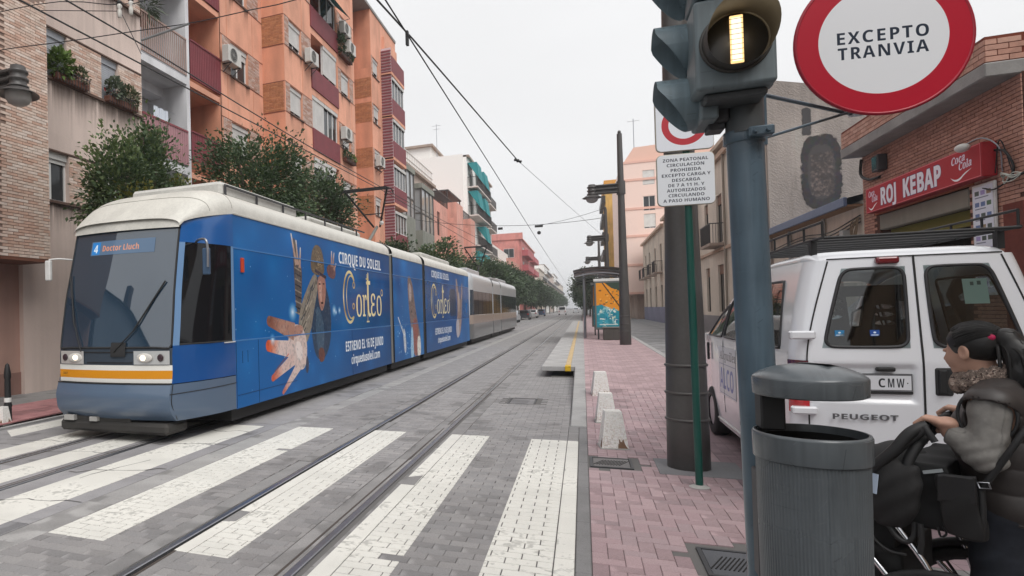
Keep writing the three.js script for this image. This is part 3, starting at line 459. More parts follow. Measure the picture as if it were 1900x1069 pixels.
{
  const t = thing('balcony_plant', 'spiky green plant hanging over the top-left balcony railing', 'plant');
  mesh('pot', [lathe([[0, 0], [0.14, 0], [0.19, 0.3], [0.17, 0.3]], -11.42, 10.05, 14.35, 16)], mat('#7a4a36', 0.9), t); mesh('foliage', [leaves([-11.35, 10.62, 14.38], [0.3, 0.42, 0.42], 260, 0.36, { shell: 0, narrow: 0.14, droop: 0.1 })], LEAF.grey, t);
  const w = thing('laundry', 'blue and white cloth hanging inside the lower white balcony', 'laundry');
  const g = []; for (let i = 0; i < 12; i++) { const d = 15.05 + i * 0.055; g.push(box(-11.62 + 0.02 * Math.sin(i * 1.3), -11.6 + 0.02 * Math.sin(i * 1.3), 7.42 + 0.03 * Math.sin(i * 0.9), 7.98, d, d + 0.056)); }
  mesh('cloth', g, mat('#ffffff', 0.9, { map: canvasTex(128, 128, (c, W, H) => { c.fillStyle = '#d8dfe8'; c.fillRect(0, 0, W, H); c.fillStyle = '#3f6fb0'; const q = rngOf(4); for (let i = 0; i < 26; i++) { c.beginPath(); c.ellipse(q() * W, q() * H, 6 + q() * 9, 4 + q() * 6, q() * 3, 0, 6.3); c.fill(); } }) }), w);
  mesh('line', [rod([-11.6, 8.0, 14.1], [-11.6, 8.0, 16.1], 0.006)], M.steel, w);
  const u = airUnit('small condenser unit on the orange wall inside the lower burgundy balcony', -12.75, 7.9, 17.2, 1, 0.75, 0.55);
}
// ---------------------------------------------------------------- left side: orange block
const orangeBrick = [[0.50, 0.215, 0.10], [0.45, 0.19, 0.09], [0.55, 0.25, 0.12], [0.48, 0.21, 0.105]], pinkBrick = [[0.58, 0.42, 0.35], [0.50, 0.29, 0.22], [0.63, 0.48, 0.42], [0.53, 0.35, 0.28]];
const wireBrown = mat('#7a4a3a', 0.8);

{
  const b = thing('apartment_block', 'tall orange apartment block with burgundy balconies and brick window bands', 'apartment building');
  const H = 21.5, F = [3.4, 6.2, 9.1, 12.0, 14.9];
  // recessed part with loggias (d 16.34 to 18.1) and one window column
  for (const y of F) { mesh('balcony_slab', [box(-12.8, -11.2, y - 0.18, y, 16.34, 18.1)], orangePlaster, b); }
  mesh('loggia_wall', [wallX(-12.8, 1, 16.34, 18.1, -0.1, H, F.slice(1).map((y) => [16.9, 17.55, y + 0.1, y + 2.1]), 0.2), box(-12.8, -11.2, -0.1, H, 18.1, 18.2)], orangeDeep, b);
  F.slice(1).forEach((y) => windowX(b, -12.8, 1, 16.9, 17.55, y + 0.1, y + 2.1, { blind: 0, split: 1, depth: 0.06 }));
  [[6.58, 7.46], [9.2, 10.36], [12.05, 13.2]].forEach(([a, c]) => { const g = []; for (let d = 16.36; d < 18.15; d += 0.1) g.push(box(-11.21, -11.165, a, c, d, d + 0.088)); g.push(box(-11.22, -11.19, a, c, 16.36, 18.16)); mesh('balcony_panel', g, burgundy, b); mesh('hand_rail', [box(-11.23, -11.14, c, c + 0.05, 16.34, 18.18)], burgundy, b); });
  const hB = [4.4, 7.27, 10.12, 12.97, 15.8].map((y) => [18.85, 20.1, y, y + 1.22]);
  mesh('wall', [wallX(-11.2, 1, 18.15, 21.25, -0.1, H, hB, 0.35)], orangePlaster, b);
  hB.forEach((h, i) => { windowX(b, -11.2, 1, ...h, { blind: i === 2 ? 0.3 : i === 1 ? 0.85 : 0.4, slats: 0.06, sill: ledgeMat }); for (const [p, q] of [[18.3, 18.84], [20.11, 20.95]]) brickwork(b, 'x+', -11.2, p, q, h[2], h[3], pinkBrick, {}); });
  for (const d of [18.62, 20.45]) mesh('drip_line', [box(-11.205, -11.19, 0, H, d, d + 0.02)], orangeDeep, b);
  // projecting bay facing the camera at d 21.25 and its street front
  const hC = [4.25, 6.85, 9.47, 12.05, 14.7, 17.3].map((y) => [21.68, 22.85, y, y + 1.1]), hD = hC.map((h) => [27.35, 28.5, h[2], h[3]]), hL = [5.95, 8.55, 11.15, 13.75, 16.35].map((y) => [23.85, 26.85, y + 0.95, y + 2.35]);
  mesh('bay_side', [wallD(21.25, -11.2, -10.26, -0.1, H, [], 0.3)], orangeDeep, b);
  hC.forEach((h) => brickwork(b, 'd', 21.25, -11.2, -10.3, h[2], h[3], orangeBrick, {}));
  mesh('wall', [wallX(-10.25, 1, 21.251, 29.25, -0.1, H, [...hC, ...hD, ...hL], 0.35)], orangePlaster, b);
  hC.forEach((h, i) => { windowX(b, -10.25, 1, ...h, { blind: [0.5, 0.5, 0.85, 0.75, 0.6, 0.5][i], slats: 0.07, sill: ledgeMat, split: 2 }); brickwork(b, 'x+', -10.25, 21.3, 21.66, h[2], h[3], pinkBrick, {}); brickwork(b, 'x+', -10.25, 22.87, 23.8, h[2], h[3], pinkBrick, {}); });
  hD.forEach((h, i) => { windowX(b, -10.25, 1, ...h, { blind: 0.8, slats: 0.07, sill: ledgeMat }); brickwork(b, 'x+', -10.25, 26.95, 27.33, h[2], h[3], pinkBrick, {}); brickwork(b, 'x+', -10.25, 28.52, 29.0, h[2], h[3], pinkBrick, {}); });
  hL.forEach((h, i) => {
    mesh('balcony_panel', [box(-10.3, -10.2, h[2] - 0.93, h[2] - 0.02, h[0] - 0.05, h[1] + 0.06, 0.01)], burgundy, b);
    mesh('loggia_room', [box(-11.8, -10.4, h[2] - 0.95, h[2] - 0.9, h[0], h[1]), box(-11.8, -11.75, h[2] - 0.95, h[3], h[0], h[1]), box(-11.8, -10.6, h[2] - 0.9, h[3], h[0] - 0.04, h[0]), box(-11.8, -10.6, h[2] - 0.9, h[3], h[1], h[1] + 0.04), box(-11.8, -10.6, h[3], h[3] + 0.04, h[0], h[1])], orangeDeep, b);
    if (i === 1) { windowX(b, -10.25, 1, 23.87, 25.2, h[2], h[3], { blind: 0.98, slats: 0.08, depth: 0.1 }); windowX(b, -10.25, 1, 25.22, 26.83, h[2], h[3], { blind: 0.1, split: 3, depth: 0.1 }); }
    if (i === 2) windowX(b, -10.25, 1, 25.2, 26.83, h[2], h[3], { blind: 0.9, slats: 0.08, depth: 0.1 });
    if (i === 3) windowX(b, -10.25, 1, 25.1, 26.83, h[2], h[3], { blind: 0.1, depth: 0.1 });
    if (i === 0) windowX(b, -10.25, 1, 24.0, 26.5, h[2], h[3], { blind: 0.3, depth: 0.1 });
  });
  for (const d of [22.9, 26.92, 28.75]) mesh('drip_line', [box(-10.255, -10.24, 0, H, d, d + 0.02)], orangeDeep, b);
  for (const y of [4.22, 5.36, 6.82, 7.98, 9.44, 10.6, 12.02, 13.18, 14.67, 15.83]) mesh('string_course', [box(-10.255, -10.238, y - 0.012, y + 0.012, 21.26, 23.82), box(-10.255, -10.238, y - 0.012, y + 0.012, 26.9, 29.24), box(-11.2, -10.26, y - 0.012, y + 0.012, 21.236, 21.255)], wireBrown, b);
  for (const y of [7.24, 8.52, 10.09, 11.37, 12.94, 14.22]) mesh('string_course', [box(-11.205, -11.187, y - 0.012, y + 0.012, 18.2, 21.24)], wireBrown, b);
  mesh('run_off_stain', [...hC, ...hD].flatMap((h) => [h[0] + 0.05, h[1] - 0.12].map((d) => quadUV([-10.2465, h[2] - 1.0, d - 0.1], [-10.2465, h[2] - 1.0, d + 0.2], [-10.2465, h[2] - 0.04, d + 0.2], [-10.2465, h[2] - 0.04, d - 0.1]))), stainMat, b); mesh('run_off_stain', hB.flatMap((h) => [h[0] + 0.03, h[1] - 0.15].map((d) => quadUV([-11.196, h[2] - 1.1, d - 0.1], [-11.196, h[2] - 1.1, d + 0.25], [-11.196, h[2] - 0.04, d + 0.25], [-11.196, h[2] - 0.04, d - 0.1]))), stainMat, b);
  // recess, then the second bay
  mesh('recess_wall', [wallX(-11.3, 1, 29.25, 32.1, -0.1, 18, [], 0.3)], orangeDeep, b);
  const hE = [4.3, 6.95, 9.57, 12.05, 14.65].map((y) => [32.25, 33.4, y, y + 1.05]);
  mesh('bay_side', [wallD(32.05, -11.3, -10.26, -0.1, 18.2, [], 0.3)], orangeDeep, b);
  [4.3, 6.95, 9.57, 12.05, 13.4].slice(0, 5).forEach((y) => brickwork(b, 'd', 32.05, -11.25, -10.28, y, y + 1.1, orangeBrick, { L: 0.28, H: 0.06 }));
  mesh('wall', [wallX(-10.25, 1, 32.051, 37.0, -0.1, 18.2, hE, 0.35)], orangePlaster, b);
  hE.forEach((h, i) => { windowX(b, -10.25, 1, ...h, { blind: 0.3 + 0.1 * i, sill: ledgeMat }); brickwork(b, 'x+', -10.25, 32.08, 32.23, h[2], h[3], pinkBrick, {}); });
  // slatted screen and glazed balconies at its far end
  const sl = []; for (let y = 4.4; y < 16.6; y += 0.17) sl.push(box(-10.26, -9.66, y, y + 0.085, 33.9, 33.93)); mesh('slat_screen', sl, mat('#7b3a44', 0.6), b); mesh('screen_back', [box(-10.26, -9.66, 4.3, 16.7, 33.95, 33.99)], mat('#cdb9bd', 0.7), b);
  for (const y of [5.2, 7.85, 10.45, 12.85, 15.3]) { mesh('balcony_panel', [box(-9.7, -9.62, y, y + 0.95, 34.0, 36.6, 0.01)], burgundy, b); mesh('balcony_slab', [box(-10.3, -9.62, y - 0.16, y, 33.9, 36.6)], orangePlaster, b); if (y < 15) windowX(b, -9.66, 1, 34.05, 36.5, y + 0.96, y + 2.2, { blind: 0.1, split: 4, depth: 0.05 }); }
  mesh('parapet', [box(-11.4, -10.1, 16.4, 17.5, 34.2, 36.8)], orangePlaster, b);
  mesh('roof', [box(-13.5, -10.2, H, H + 0.2, 16.34, 29.3), box(-13.5, -10.2, 18.2, 18.35, 29.3, 37)], M.concrete, b);
  mesh('body', [box(-14, -12.82, 0, H, 16.4, 29.2), box(-14, -11.62, 0, 18, 29.3, 37)], orangeDeep, b);
}
airUnit('condenser unit beside the window above the lower burgundy corner balcony', -11.15, 10.32, 18.55, 1);
airUnit('condenser unit right of a blinded window, under the second burgundy panel', -10.2, 11.9, 23.35, 1); airUnit('upper one of two condenser units below the top burgundy panel', -10.2, 14.75, 27.4, 1); airUnit('lower one of two condenser units beside hanging ivy', -10.2, 14.1, 28.1, 1);
airUnit('condenser unit over a planter, right of the glazed balcony', -10.2, 9.75, 27.3, 1); airUnit('condenser unit on the far orange bay, right of the brick strips', -10.2, 9.6, 32.6, 1);
planter('leafy planter under a condenser unit on the orange block', -10.22, 8.85, 27.3, 28.6, [[LEAF.dark, 27.6, 0.3, 0.4, 160, 0.13], [LEAF.fresh, 28.3, 0.25, 0.3, 110, 0.13]]); planter('hanging ivy beside the top condenser units', -10.22, 13.75, 26.95, 28.4, [[LEAF.deep, 27.1, 0.9, 0.3, 260, 0.14], [LEAF.dark, 28.1, 0.4, 0.4, 150, 0.14]]);
{ const t = thing('awning', 'green striped awning at the top of the orange block', 'awning'); const g = quadUV([-9.5, 15.2, 23.9], [-9.5, 15.2, 26.8], [-10.25, 15.95, 26.8], [-10.25, 15.95, 23.9]); const tx = canvasTex(256, 64, (c) => { for (let i = 0; i < 16; i++) { c.fillStyle = i % 2 ? '#1f6b5a' : '#2f8fa0'; c.fillRect(i * 16, 0, 16, 64); } }); mesh('canopy', [g], mat('#ffffff', 0.9, { map: tx, side: THREE.DoubleSide }), t); mesh('arm', [rod([-10.2, 15.1, 23.95], [-9.5, 15.2, 23.95], 0.015), rod([-10.2, 15.1, 26.75], [-9.5, 15.2, 26.75], 0.015)], M.steel, t); }
// ---------------------------------------------------------------- left side, farther down the street
// plain block along the street: f = 1 left side, -1 right side; floors = window bottoms, cols = [d0, d1]
function block(label, f, X, back, d0, d1, h, wallM, { floors = [], cols = [], wh = 1.3, win = {}, name = 'apartment_building', cornice, extraHoles = [], base, category = 'building' } = {}) {
  const b = thing(name, label, category), holes = floors.flatMap((y) => cols.map(([p, q]) => [p, q, y, y + wh])).concat(extraHoles);
  mesh('wall', [wallX(X, f, d0, d1, -0.1, h, holes, 0.3), f > 0 ? box(back, X - 0.5, -0.1, h, d0 + 0.003, d1 - 0.003) : box(X + 0.5, back, -0.1, h, d0 + 0.003, d1 - 0.003), wallD(d0, Math.min(X - f * 0.6, X - f * 0.3), Math.max(X - f * 0.6, X - f * 0.3), -0.1, h, [], 0.2)], wallM, b);
  holes.forEach((q, i) => windowX(b, X, f, ...q, { blind: [0.3, 0.7, 0.1, 0.5, 0.9][(i * 7 + label.length) % 5], boxed: false, ...win }));
  if (cornice) mesh('cornice', [box(Math.min(X - f * 0.3, X + f * 0.28), Math.max(X - f * 0.3, X + f * 0.28), h, h + 0.22, d0, d1), box(Math.min(back, X), Math.max(back, X), h + 0.01, h + 0.2, d0, d1)], cornice, b);
  if (base) mesh('base_course', [box(Math.min(X, X + f * 0.03), Math.max(X, X + f * 0.03), -0.1, base[0], d0, d1)], base[1], b);
  return b;
}
function balcony(b, f, X, d0, d1, y, depth, slabM, railM, solid = false) {
  const bx = (u, v, ...r) => box(Math.min(X + f * u, X + f * v), Math.max(X + f * u, X + f * v), ...r);
  mesh('balcony_slab', [bx(0, depth, y - 0.14, y, d0, d1)], slabM, b);
  const g = []; if (solid) g.push(bx(depth - 0.06, depth, y, y + 1.0, d0, d1), bx(0, depth - 0.06, y, y + 1.0, d0, d0 + 0.05), bx(0, depth - 0.06, y, y + 1.0, d1 - 0.05, d1));
  else { for (let d = d0; d <= d1; d += 0.13) g.push(bx(depth - 0.03, depth - 0.01, y, y + 1.0, d, d + 0.02)); for (let u = 0; u < depth; u += 0.13) g.push(bx(u, u + 0.02, y, y + 1.0, d0, d0 + 0.02)); g.push(bx(depth - 0.045, depth, y + 1.0, y + 1.05, d0, d1), bx(0, depth, y + 1.0, y + 1.05, d0, d0 + 0.04)); }
  mesh('balcony_railing', g, railM, b);
}
const beige = mat('#cfbcb1', 0.9, { map: T.plaster }), salmon = mat('#dfa596', 0.9, { map: T.plaster }), chalk = mat('#eeedea', 0.85), cream = mat('#e2dacf', 0.9, { map: T.streaky }), redWall = mat('#c97f7b', 0.9, { map: T.plaster }), greyGreen = mat('#8d8f86', 0.8, { map: T.plaster }), stone = mat('#b3a093', 0.9, { map: T.concrete });
const railWhite = mat('#d0cfcc', 0.5), railDark = mat('#3d3a3a', 0.5, { metalness: 0.2 }), teal = mat('#2f9aa0', 0.85, { side: THREE.DoubleSide, map: T.fabric });
{
  const b = block('beige low building with two glazed bay windows beyond the orange block', 1, -11.0, -19, 37, 50, 11.6, beige, { floors: [4.6, 8.0], cols: [[41.7, 42.2], [47.4, 48.6]], wh: 2.2, cornice: stone, win: { frame: M.frameBrown, blindMat: mat('#6b463c', 0.8), blind: 0.7 } });
  for (const [d0, d1, y0, y1] of [[38.0, 41.2, 7.9, 10.9], [43.2, 47.0, 7.4, 10.4]]) {
    mesh('bay', [box(-11.0, -10.3, 3.4, y0, d0, d1)], greyGreen, b); mesh('bay_roof', [box(-11.0, -10.25, y1, y1 + 0.35, d0 - 0.08, d1 + 0.08)], greyGreen, b);
    const g = []; for (const d of [d0, lerp(d0, d1, 0.33), lerp(d0, d1, 0.66), d1 - 0.1]) g.push(box(-10.42, -10.3, y0, y1, d, d + 0.1)); g.push(box(-11, -10.9, y0, y1, d0, d0 + 0.1), box(-10.42, -10.31, lerp(y0, y1, 0.4), lerp(y0, y1, 0.4) + 0.08, d0 + 0.1, d1 - 0.1), box(-10.9, -10.42, lerp(y0, y1, 0.4), lerp(y0, y1, 0.4) + 0.08, d0 + 0.01, d0 + 0.06));
    mesh('bay_frame', g, mat('#55504c', 0.6), b); mesh('bay_glazing', [box(-10.38, -10.36, y0, y1, d0 + 0.08, d1 - 0.08), box(-10.95, -10.38, y0, y1, d0 + 0.05, d0 + 0.07)], phys([0.30, 0.31, 0.32], 0.08), b);
  }
  const g = []; for (let d = 37.2; d < 49.9; d += 0.5) g.push(box(-11.02, -10.98, 11.8, 12.8, d, d + 0.04)); g.push(box(-11.03, -10.96, 12.8, 12.86, 37.1, 50), box(-11.03, -10.96, 12.3, 12.34, 37.1, 50)); for (let x = -14; x < -11; x += 0.5) g.push(box(x, x + 0.04, 11.8, 12.8, 37.1, 37.14)); g.push(box(-14, -11, 12.8, 12.86, 37.08, 37.14)); mesh('roof_railing', g, railWhite, b);
  mesh('roof_room', [box(-17, -12.6, 11.6, 13.6, 39, 49)], mat('#d8c0a8', 0.9, { map: T.plaster }), b);
  const c = block('salmon building with a shaded roof terrace beyond the bay windows', 1, -11.0, -19, 50, 67.9, 10.8, salmon, { floors: [4.8, 8.0], cols: [[51.4, 52.6], [56.5, 58.6], [61, 62.4], [64.5, 65.6]], wh: 2.0, win: { frame: M.frameBrown, blind: 0.3, blindMat: mat('#7a5248', 0.8) } });
  const r = []; for (let d = 50.2; d < 67.8; d += 0.45) r.push(box(-11.05, -11.0, 10.8, 11.8, d, d + 0.05)); r.push(box(-11.06, -10.99, 11.8, 11.87, 50, 67.9)); mesh('roof_railing', r, railDark, c);
  mesh('roof_room', [box(-16, -13, 10.8, 13.1, 51, 58), box(-16, -12.6, 10.8, 12.8, 61, 67)], mat('#d9a08c', 0.9, { map: T.plaster }), c); mesh('pergola', [box(-13, -10.9, 12.5, 12.62, 56, 62.5), rod([-11.05, 10.8, 56.1], [-11.05, 12.5, 56.1], 0.06), rod([-11.05, 10.8, 62.4], [-11.05, 12.5, 62.4], 0.06)], railDark, c);
  mesh('bay', [box(-11.0, -10.2, 6.4, 11.4, 56.0, 59.2)], salmon, c); mesh('bay', [box(-11.0, -10.2, 6.4, 10.9, 63.6, 66.2)], salmon, c);
}
{
  const b = block('white block with a blank side wall and teal awnings on its balconies', 1, -11.2, -24, 68, 87, 18.3, chalk, { floors: [2.2, 5.5, 8.8, 12.1, 15.2], cols: [[70, 72], [75, 77], [80, 82], [84, 85.5]], wh: 2.2, win: { blind: 0.2 }, cornice: stone });
  mesh('side_wall', [box(-24, -11.55, 0, 18.6, 67.8, 68)], mat('#e9e8e5', 0.9), b);
  for (const y of [5.4, 8.7, 12.0, 15.1]) { balcony(b, 1, -11.2, 68.3, 79, y, 1.1, mat('#cfc6c0', 0.8), railDark); for (const [p, q] of [[68.6, 71.8], [74, 77]]) if (!(y === 8.7 && p < 70)) mesh('awning', [quadMetric([[-10.2, y + 2.6, p], [-9.95, y + 0.8, p], [-9.95, y + 0.8, q], [-10.2, y + 2.6, q]]), rawGeo([[-11.15, y + 2.6, p + 0.01], [-9.95, y + 0.8, p + 0.01], [-10.2, y + 2.6, p + 0.01]].flatMap((v) => [v[0], v[1], -v[2]])), box(-11.2, -10.2, y + 2.6, y + 2.66, p, q)], teal, b); }
  for (const y of [5.4, 8.7, 12.0, 15.1]) balcony(b, 1, -11.2, 80.5, 86.5, y, 0.8, mat('#cfc6c0', 0.8), railDark, true);
  mesh('roof_room', [box(-22, -15.5, 18.5, 20.4, 70, 82), box(-15, -12.6, 18.5, 19.3, 74, 80)], chalk, b);
  mesh('roof_edge', [box(-22.4, -15.2, 20.4, 20.65, 69.6, 82.4)], stone, b); mesh('antenna', [rod([-15.0, 18.3, 71], [-15.0, 23.2, 71], 0.03), rod([-15.5, 23, 71], [-14.5, 23, 71], 0.02), rod([-15.4, 22.6, 71], [-14.6, 22.6, 71], 0.02)], M.steel, b);
}
{
  const b = block('low white building in front of the red block, with a terrace', 1, -11.2, -26, 90, 125, 8.6, chalk, { floors: [4.8], cols: [[92, 94], [98, 100], [106, 108], [114, 116]], wh: 2, cornice: stone });
  mesh('upper_room', [box(-22, -12.4, 8.6, 11.6, 96, 118)], chalk, b); mesh('terrace_parapet', [box(-11.3, -11.0, 8.8, 10.0, 105, 125)], salmon, b);
  const c = block('red and salmon block standing tall behind the low white building', 1, -11.0, -32, 130, 166, 15.6, redWall, { floors: [3.2, 6.4, 9.6, 12.6], cols: [[133, 137], [142, 146], [151, 155], [159, 163]], wh: 1.8, cornice: salmon });
  mesh('side_wall', [box(-32, -11.4, 0, 15.6, 129.8, 130), box(-32.2, -10.7, 15.6, 16.9, 129.6, 130.4)], mat('#d98f86', 0.9, { map: T.plaster }), c); windowD(c, 129.8, -14.4, -12.4, 12.0, 13.8, { blind: 0, depth: -0.05 });
  for (const y of [3.1, 6.3, 9.5, 12.5]) { balcony(c, 1, -11.0, 131, 147, y, 1.2, mat('#bb6366', 0.8), mat('#b0555a', 0.7), true); balcony(c, 1, -11.0, 150, 164, y, 1.2, mat('#bb6366', 0.8), mat('#b0555a', 0.7), true); }
  const rows = [['pale cream block first in the hazy far row on the left', 187, 212, 12.8, cream], ['taller whitish block second in the hazy far row on the left', 212, 245, 15.6, chalk], ['pinkish block third in the hazy far row on the left', 245, 285, 14.6, beige], ['white block fourth in the hazy far row on the left', 285, 330, 16.2, chalk], ['cream block last in the hazy far row on the left', 330, 425, 14.5, cream]];
  rows.forEach(([l, d0, d1, h, m]) => { const fl = []; for (let y = 4; y < h - 2; y += 3) fl.push(y); const cols = []; for (let d = d0 + 2; d < d1 - 3; d += 7) cols.push([d, d + 3]); const k = block(l, 1, -11.2, -28, d0, d1, h, m, { floors: fl, cols, wh: 1.7, cornice: stone, win: { split: 1, blind: 0.2 } }); fl.forEach((y) => balcony(k, 1, -11.2, d0 + 1.2, d1 - 1.2, y - 0.3, 1.0, stone, railDark)); });
}
// ---------------------------------------------------------------- right side
const kebabBrick = [[0.46, 0.235, 0.17], [0.42, 0.21, 0.155], [0.50, 0.265, 0.20], [0.44, 0.23, 0.175]], parapetBrick = [[0.56, 0.31, 0.235], [0.51, 0.27, 0.2], [0.60, 0.35, 0.27]];
{
  const b = thing('snack_bar', 'single-storey red brick corner shop with a concrete eave, on the right', 'shop building');
  const op = [15.95, 19.9, -0.1, 3.82];
  mesh('wall', [wallX(7, -1, 14.3, 20.8, -0.1, 5.5, [op], 0.3), box(7.3, 14, 0, 5.4, 14.35, 14.6), box(7.3, 14, 0, 5.4, 20.5, 20.75)], mat('#4f3026', 1), b);
  brickwork(b, 'x-', 7, 14.3, 20.8, 0.3, 5.46, kebabBrick, { many: 300, L: 0.26, H: 0.062, J: 0.013, holes: [[op[0] - 0.02, op[1] + 0.02, -1, 4.0]] });
  mesh('lintel', [box(6.97, 7.05, 3.82, 4.0, 15.75, 20.1)], mat('#a2593a', 0.85, { map: T.brick }), b);
  mesh('eave', [box(6.53, 14, 5.47, 5.72, 14.3, 20.8, 0.02)], M.concrete, b); mesh('parapet', [box(6.56, 14, 5.72, 6.18, 14.34, 20.78)], mat('#6d3423', 1), b);
  brickwork(b, 'x-', 6.56, 14.34, 20.78, 5.74, 6.16, parapetBrick, { L: 0.3, H: 0.085, J: 0.014, many: 110, name: 'parapet_brick' }); brickwork(b, 'd', 14.34, 6.56, 8.5, 5.74, 6.16, parapetBrick, { L: 0.3, H: 0.085, J: 0.014, name: 'parapet_brick' });
  mesh('shutter_box', [box(6.99, 7.16, 3.42, 3.8, 15.97, 19.88, 0.02)], mat('#8a897f', 0.7, { map: T.streaky }), b); mesh('doorway', [box(8.6, 8.7, 0, 3.8, 15.9, 20), box(7.3, 8.6, 0, 3.8, 15.7, 15.9), box(7.3, 8.6, 0, 3.8, 19.95, 20.1), box(7.2, 8.6, 3.85, 3.95, 15.9, 20)], mat('#3a302a', 0.9), b); mesh('valance', [box(7.2, 7.24, 3.1, 3.42, 16, 19.85)], mat('#6b6420', 0.8), b);
  mesh('side_porch', [box(6.955, 7.0, 0, 3.3, 14.3, 14.85)], mat('#6d2d20', 0.9, { map: T.brick }), b);
  const c = thing('shop_cables', 'dark cable loops and a tangle of wires beside the red shop sign', 'cables');
  mesh('cable', [tube([[6.94, 5.4, 20.7], [6.9, 5.0, 20.65], [6.92, 4.78, 20.2], [6.96, 4.75, 19.7]], 0.035, 20, 6)], M.black, c); mesh('cable', [tube([[6.95, 4.32, 15.0], [6.9, 4.2, 14.6], [6.95, 3.9, 14.5], [6.93, 3.72, 14.55], [6.94, 3.76, 14.2], [6.95, 3.8, 13.9]], 0.022, 30, 6), tube([[6.94, 3.7, 15.4], [6.88, 3.6, 14.9], [6.94, 3.72, 14.55]], 0.015, 16, 5), tube([[6.94, 3.9, 15], [6.9, 4.45, 14.75], [6.95, 3.75, 14.5]], 0.01, 20, 5)], M.black, c);
  const tang = []; for (let i = 0; i < 7; i++) tang.push(tube([[6.93, 3.75, 14.75], [6.86 + rr(-0.04, 0.04), 3.75 + rr(-0.12, 0.12), 14.6], [6.88, 3.72 + rr(-0.1, 0.1), 14.4], [6.93, 3.76, 14.25]], 0.008, 12, 4)); mesh('tangle', tang, mat('#b9bdb4', 0.7), c);
  const s = thing('wall_lamp', 'small dark floodlight box on the brick wall left of the shop sign', 'wall lamp'); mesh('housing', [box(6.78, 6.98, 4.85, 5.25, 19.3, 19.65, 0.02)], M.darkSteel, s); mesh('lens', [box(6.775, 6.782, 4.9, 5.2, 19.34, 19.61)], M.glass, s);
  const fl = thing('sign_lamp', 'white swan-neck lamp over the right end of the red shop sign', 'lamp'); mesh('arm', [tube([[6.97, 3.9, 14.85], [6.9, 4.35, 14.8], [6.75, 4.55, 14.95], [6.62, 4.5, 15.15]], 0.012, 16, 6)], M.steel, fl); mesh('head', [ball(6.6, 4.45, 15.22, 0.1, 0.08, 0.16, 12)], mat('#c9c7c2', 0.4), fl);
}
{ // red shop sign
  const t = thing('shop_sign', 'red box sign reading ROJ KEBAP in white letters over the shop', 'sign');
  const tx = canvasTex(2048, 256, (c, W, H) => {
    c.fillStyle = '#ab1a27'; c.fillRect(0, 0, W, H); c.strokeStyle = '#d9737a'; c.lineWidth = 6; c.strokeRect(5, 5, W - 10, H - 10);
    const word = (s, x, w, px, f) => { c.font = f; const m = c.measureText(s).width; c.save(); c.translate(x, 128); c.scale(w / m, 1); c.textBaseline = 'middle'; c.lineJoin = 'round'; c.lineWidth = 22; c.strokeStyle = '#5a2c5c'; c.strokeText(s, 0, 4); c.lineWidth = 9; c.strokeStyle = '#e6e2ea'; c.fillStyle = '#e6e2ea'; c.strokeText(s, 0, 4); c.fillText(s, 0, 4); c.restore(); };
    word('ROJ', 330, 360, 190, 'bold 236px sans-serif'); word('KEBAP', 800, 690, 190, 'bold 236px sans-serif');
    const coke = (x, k) => { c.save(); c.translate(x, 118); c.rotate(-0.06); c.scale(k, 1); c.font = 'italic bold 84px serif'; c.fillStyle = '#eddfe8'; c.strokeStyle = '#8d4a78'; c.lineWidth = 6; c.strokeText('Coca', 0, -20); c.fillText('Coca', 0, -20); c.strokeText('Cola', 100, 44); c.fillText('Cola', 100, 44); c.beginPath(); c.moveTo(-20, 70); c.quadraticCurveTo(60, 130, 150, 92); c.quadraticCurveTo(200, 72, 290, 66); c.quadraticCurveTo(180, 92, 140, 112); c.quadraticCurveTo(50, 150, -20, 70); c.fillStyle = '#f0eef0'; c.fill(); c.restore(); };
    coke(60, 0.72); coke(1640, 1.0);
  });
  mesh('box', [box(6.76, 6.98, 3.86, 4.49, 15.0, 19.95, 0.012)], mat('#a81d28', 0.6, { map: T.metal }), t); mesh('face', [quadUV([6.755, 3.87, 19.94], [6.755, 3.87, 15.01], [6.755, 4.48, 15.01], [6.755, 4.48, 19.94])], mat('#ffffff', 0.75, { map: tx }), t);
  const p = thing('menu_board', 'white menu board with small pictures at the right jamb of the shop', 'menu board');
  const mx = canvasTex(128, 384, (c, W, H) => { c.fillStyle = '#d3d6e2'; c.fillRect(0, 0, W, H); const q = rngOf(8); for (let r = 0; r < 9; r++) { for (let k = 0; k < 3; k++) { c.fillStyle = ['#3c4a44', '#8f7a5a', '#556c9c', '#9a8cc0', '#45664a'][(q() * 5) | 0]; c.fillRect(12 + k * 38, 16 + r * 41, 28, 16); } c.fillStyle = '#777b8c'; c.fillRect(12, 38 + r * 41, 60 + q() * 40, 4); } });
  mesh('board', [box(6.93, 6.97, 1.7, 3.78, 15.02, 15.72, 0.008)], M.whitePaint, p); mesh('print', [quadUV([6.925, 1.75, 15.68], [6.925, 1.75, 15.06], [6.925, 3.74, 15.06], [6.925, 3.74, 15.68])], mat('#ffffff', 0.5, { map: mx }), p);
}
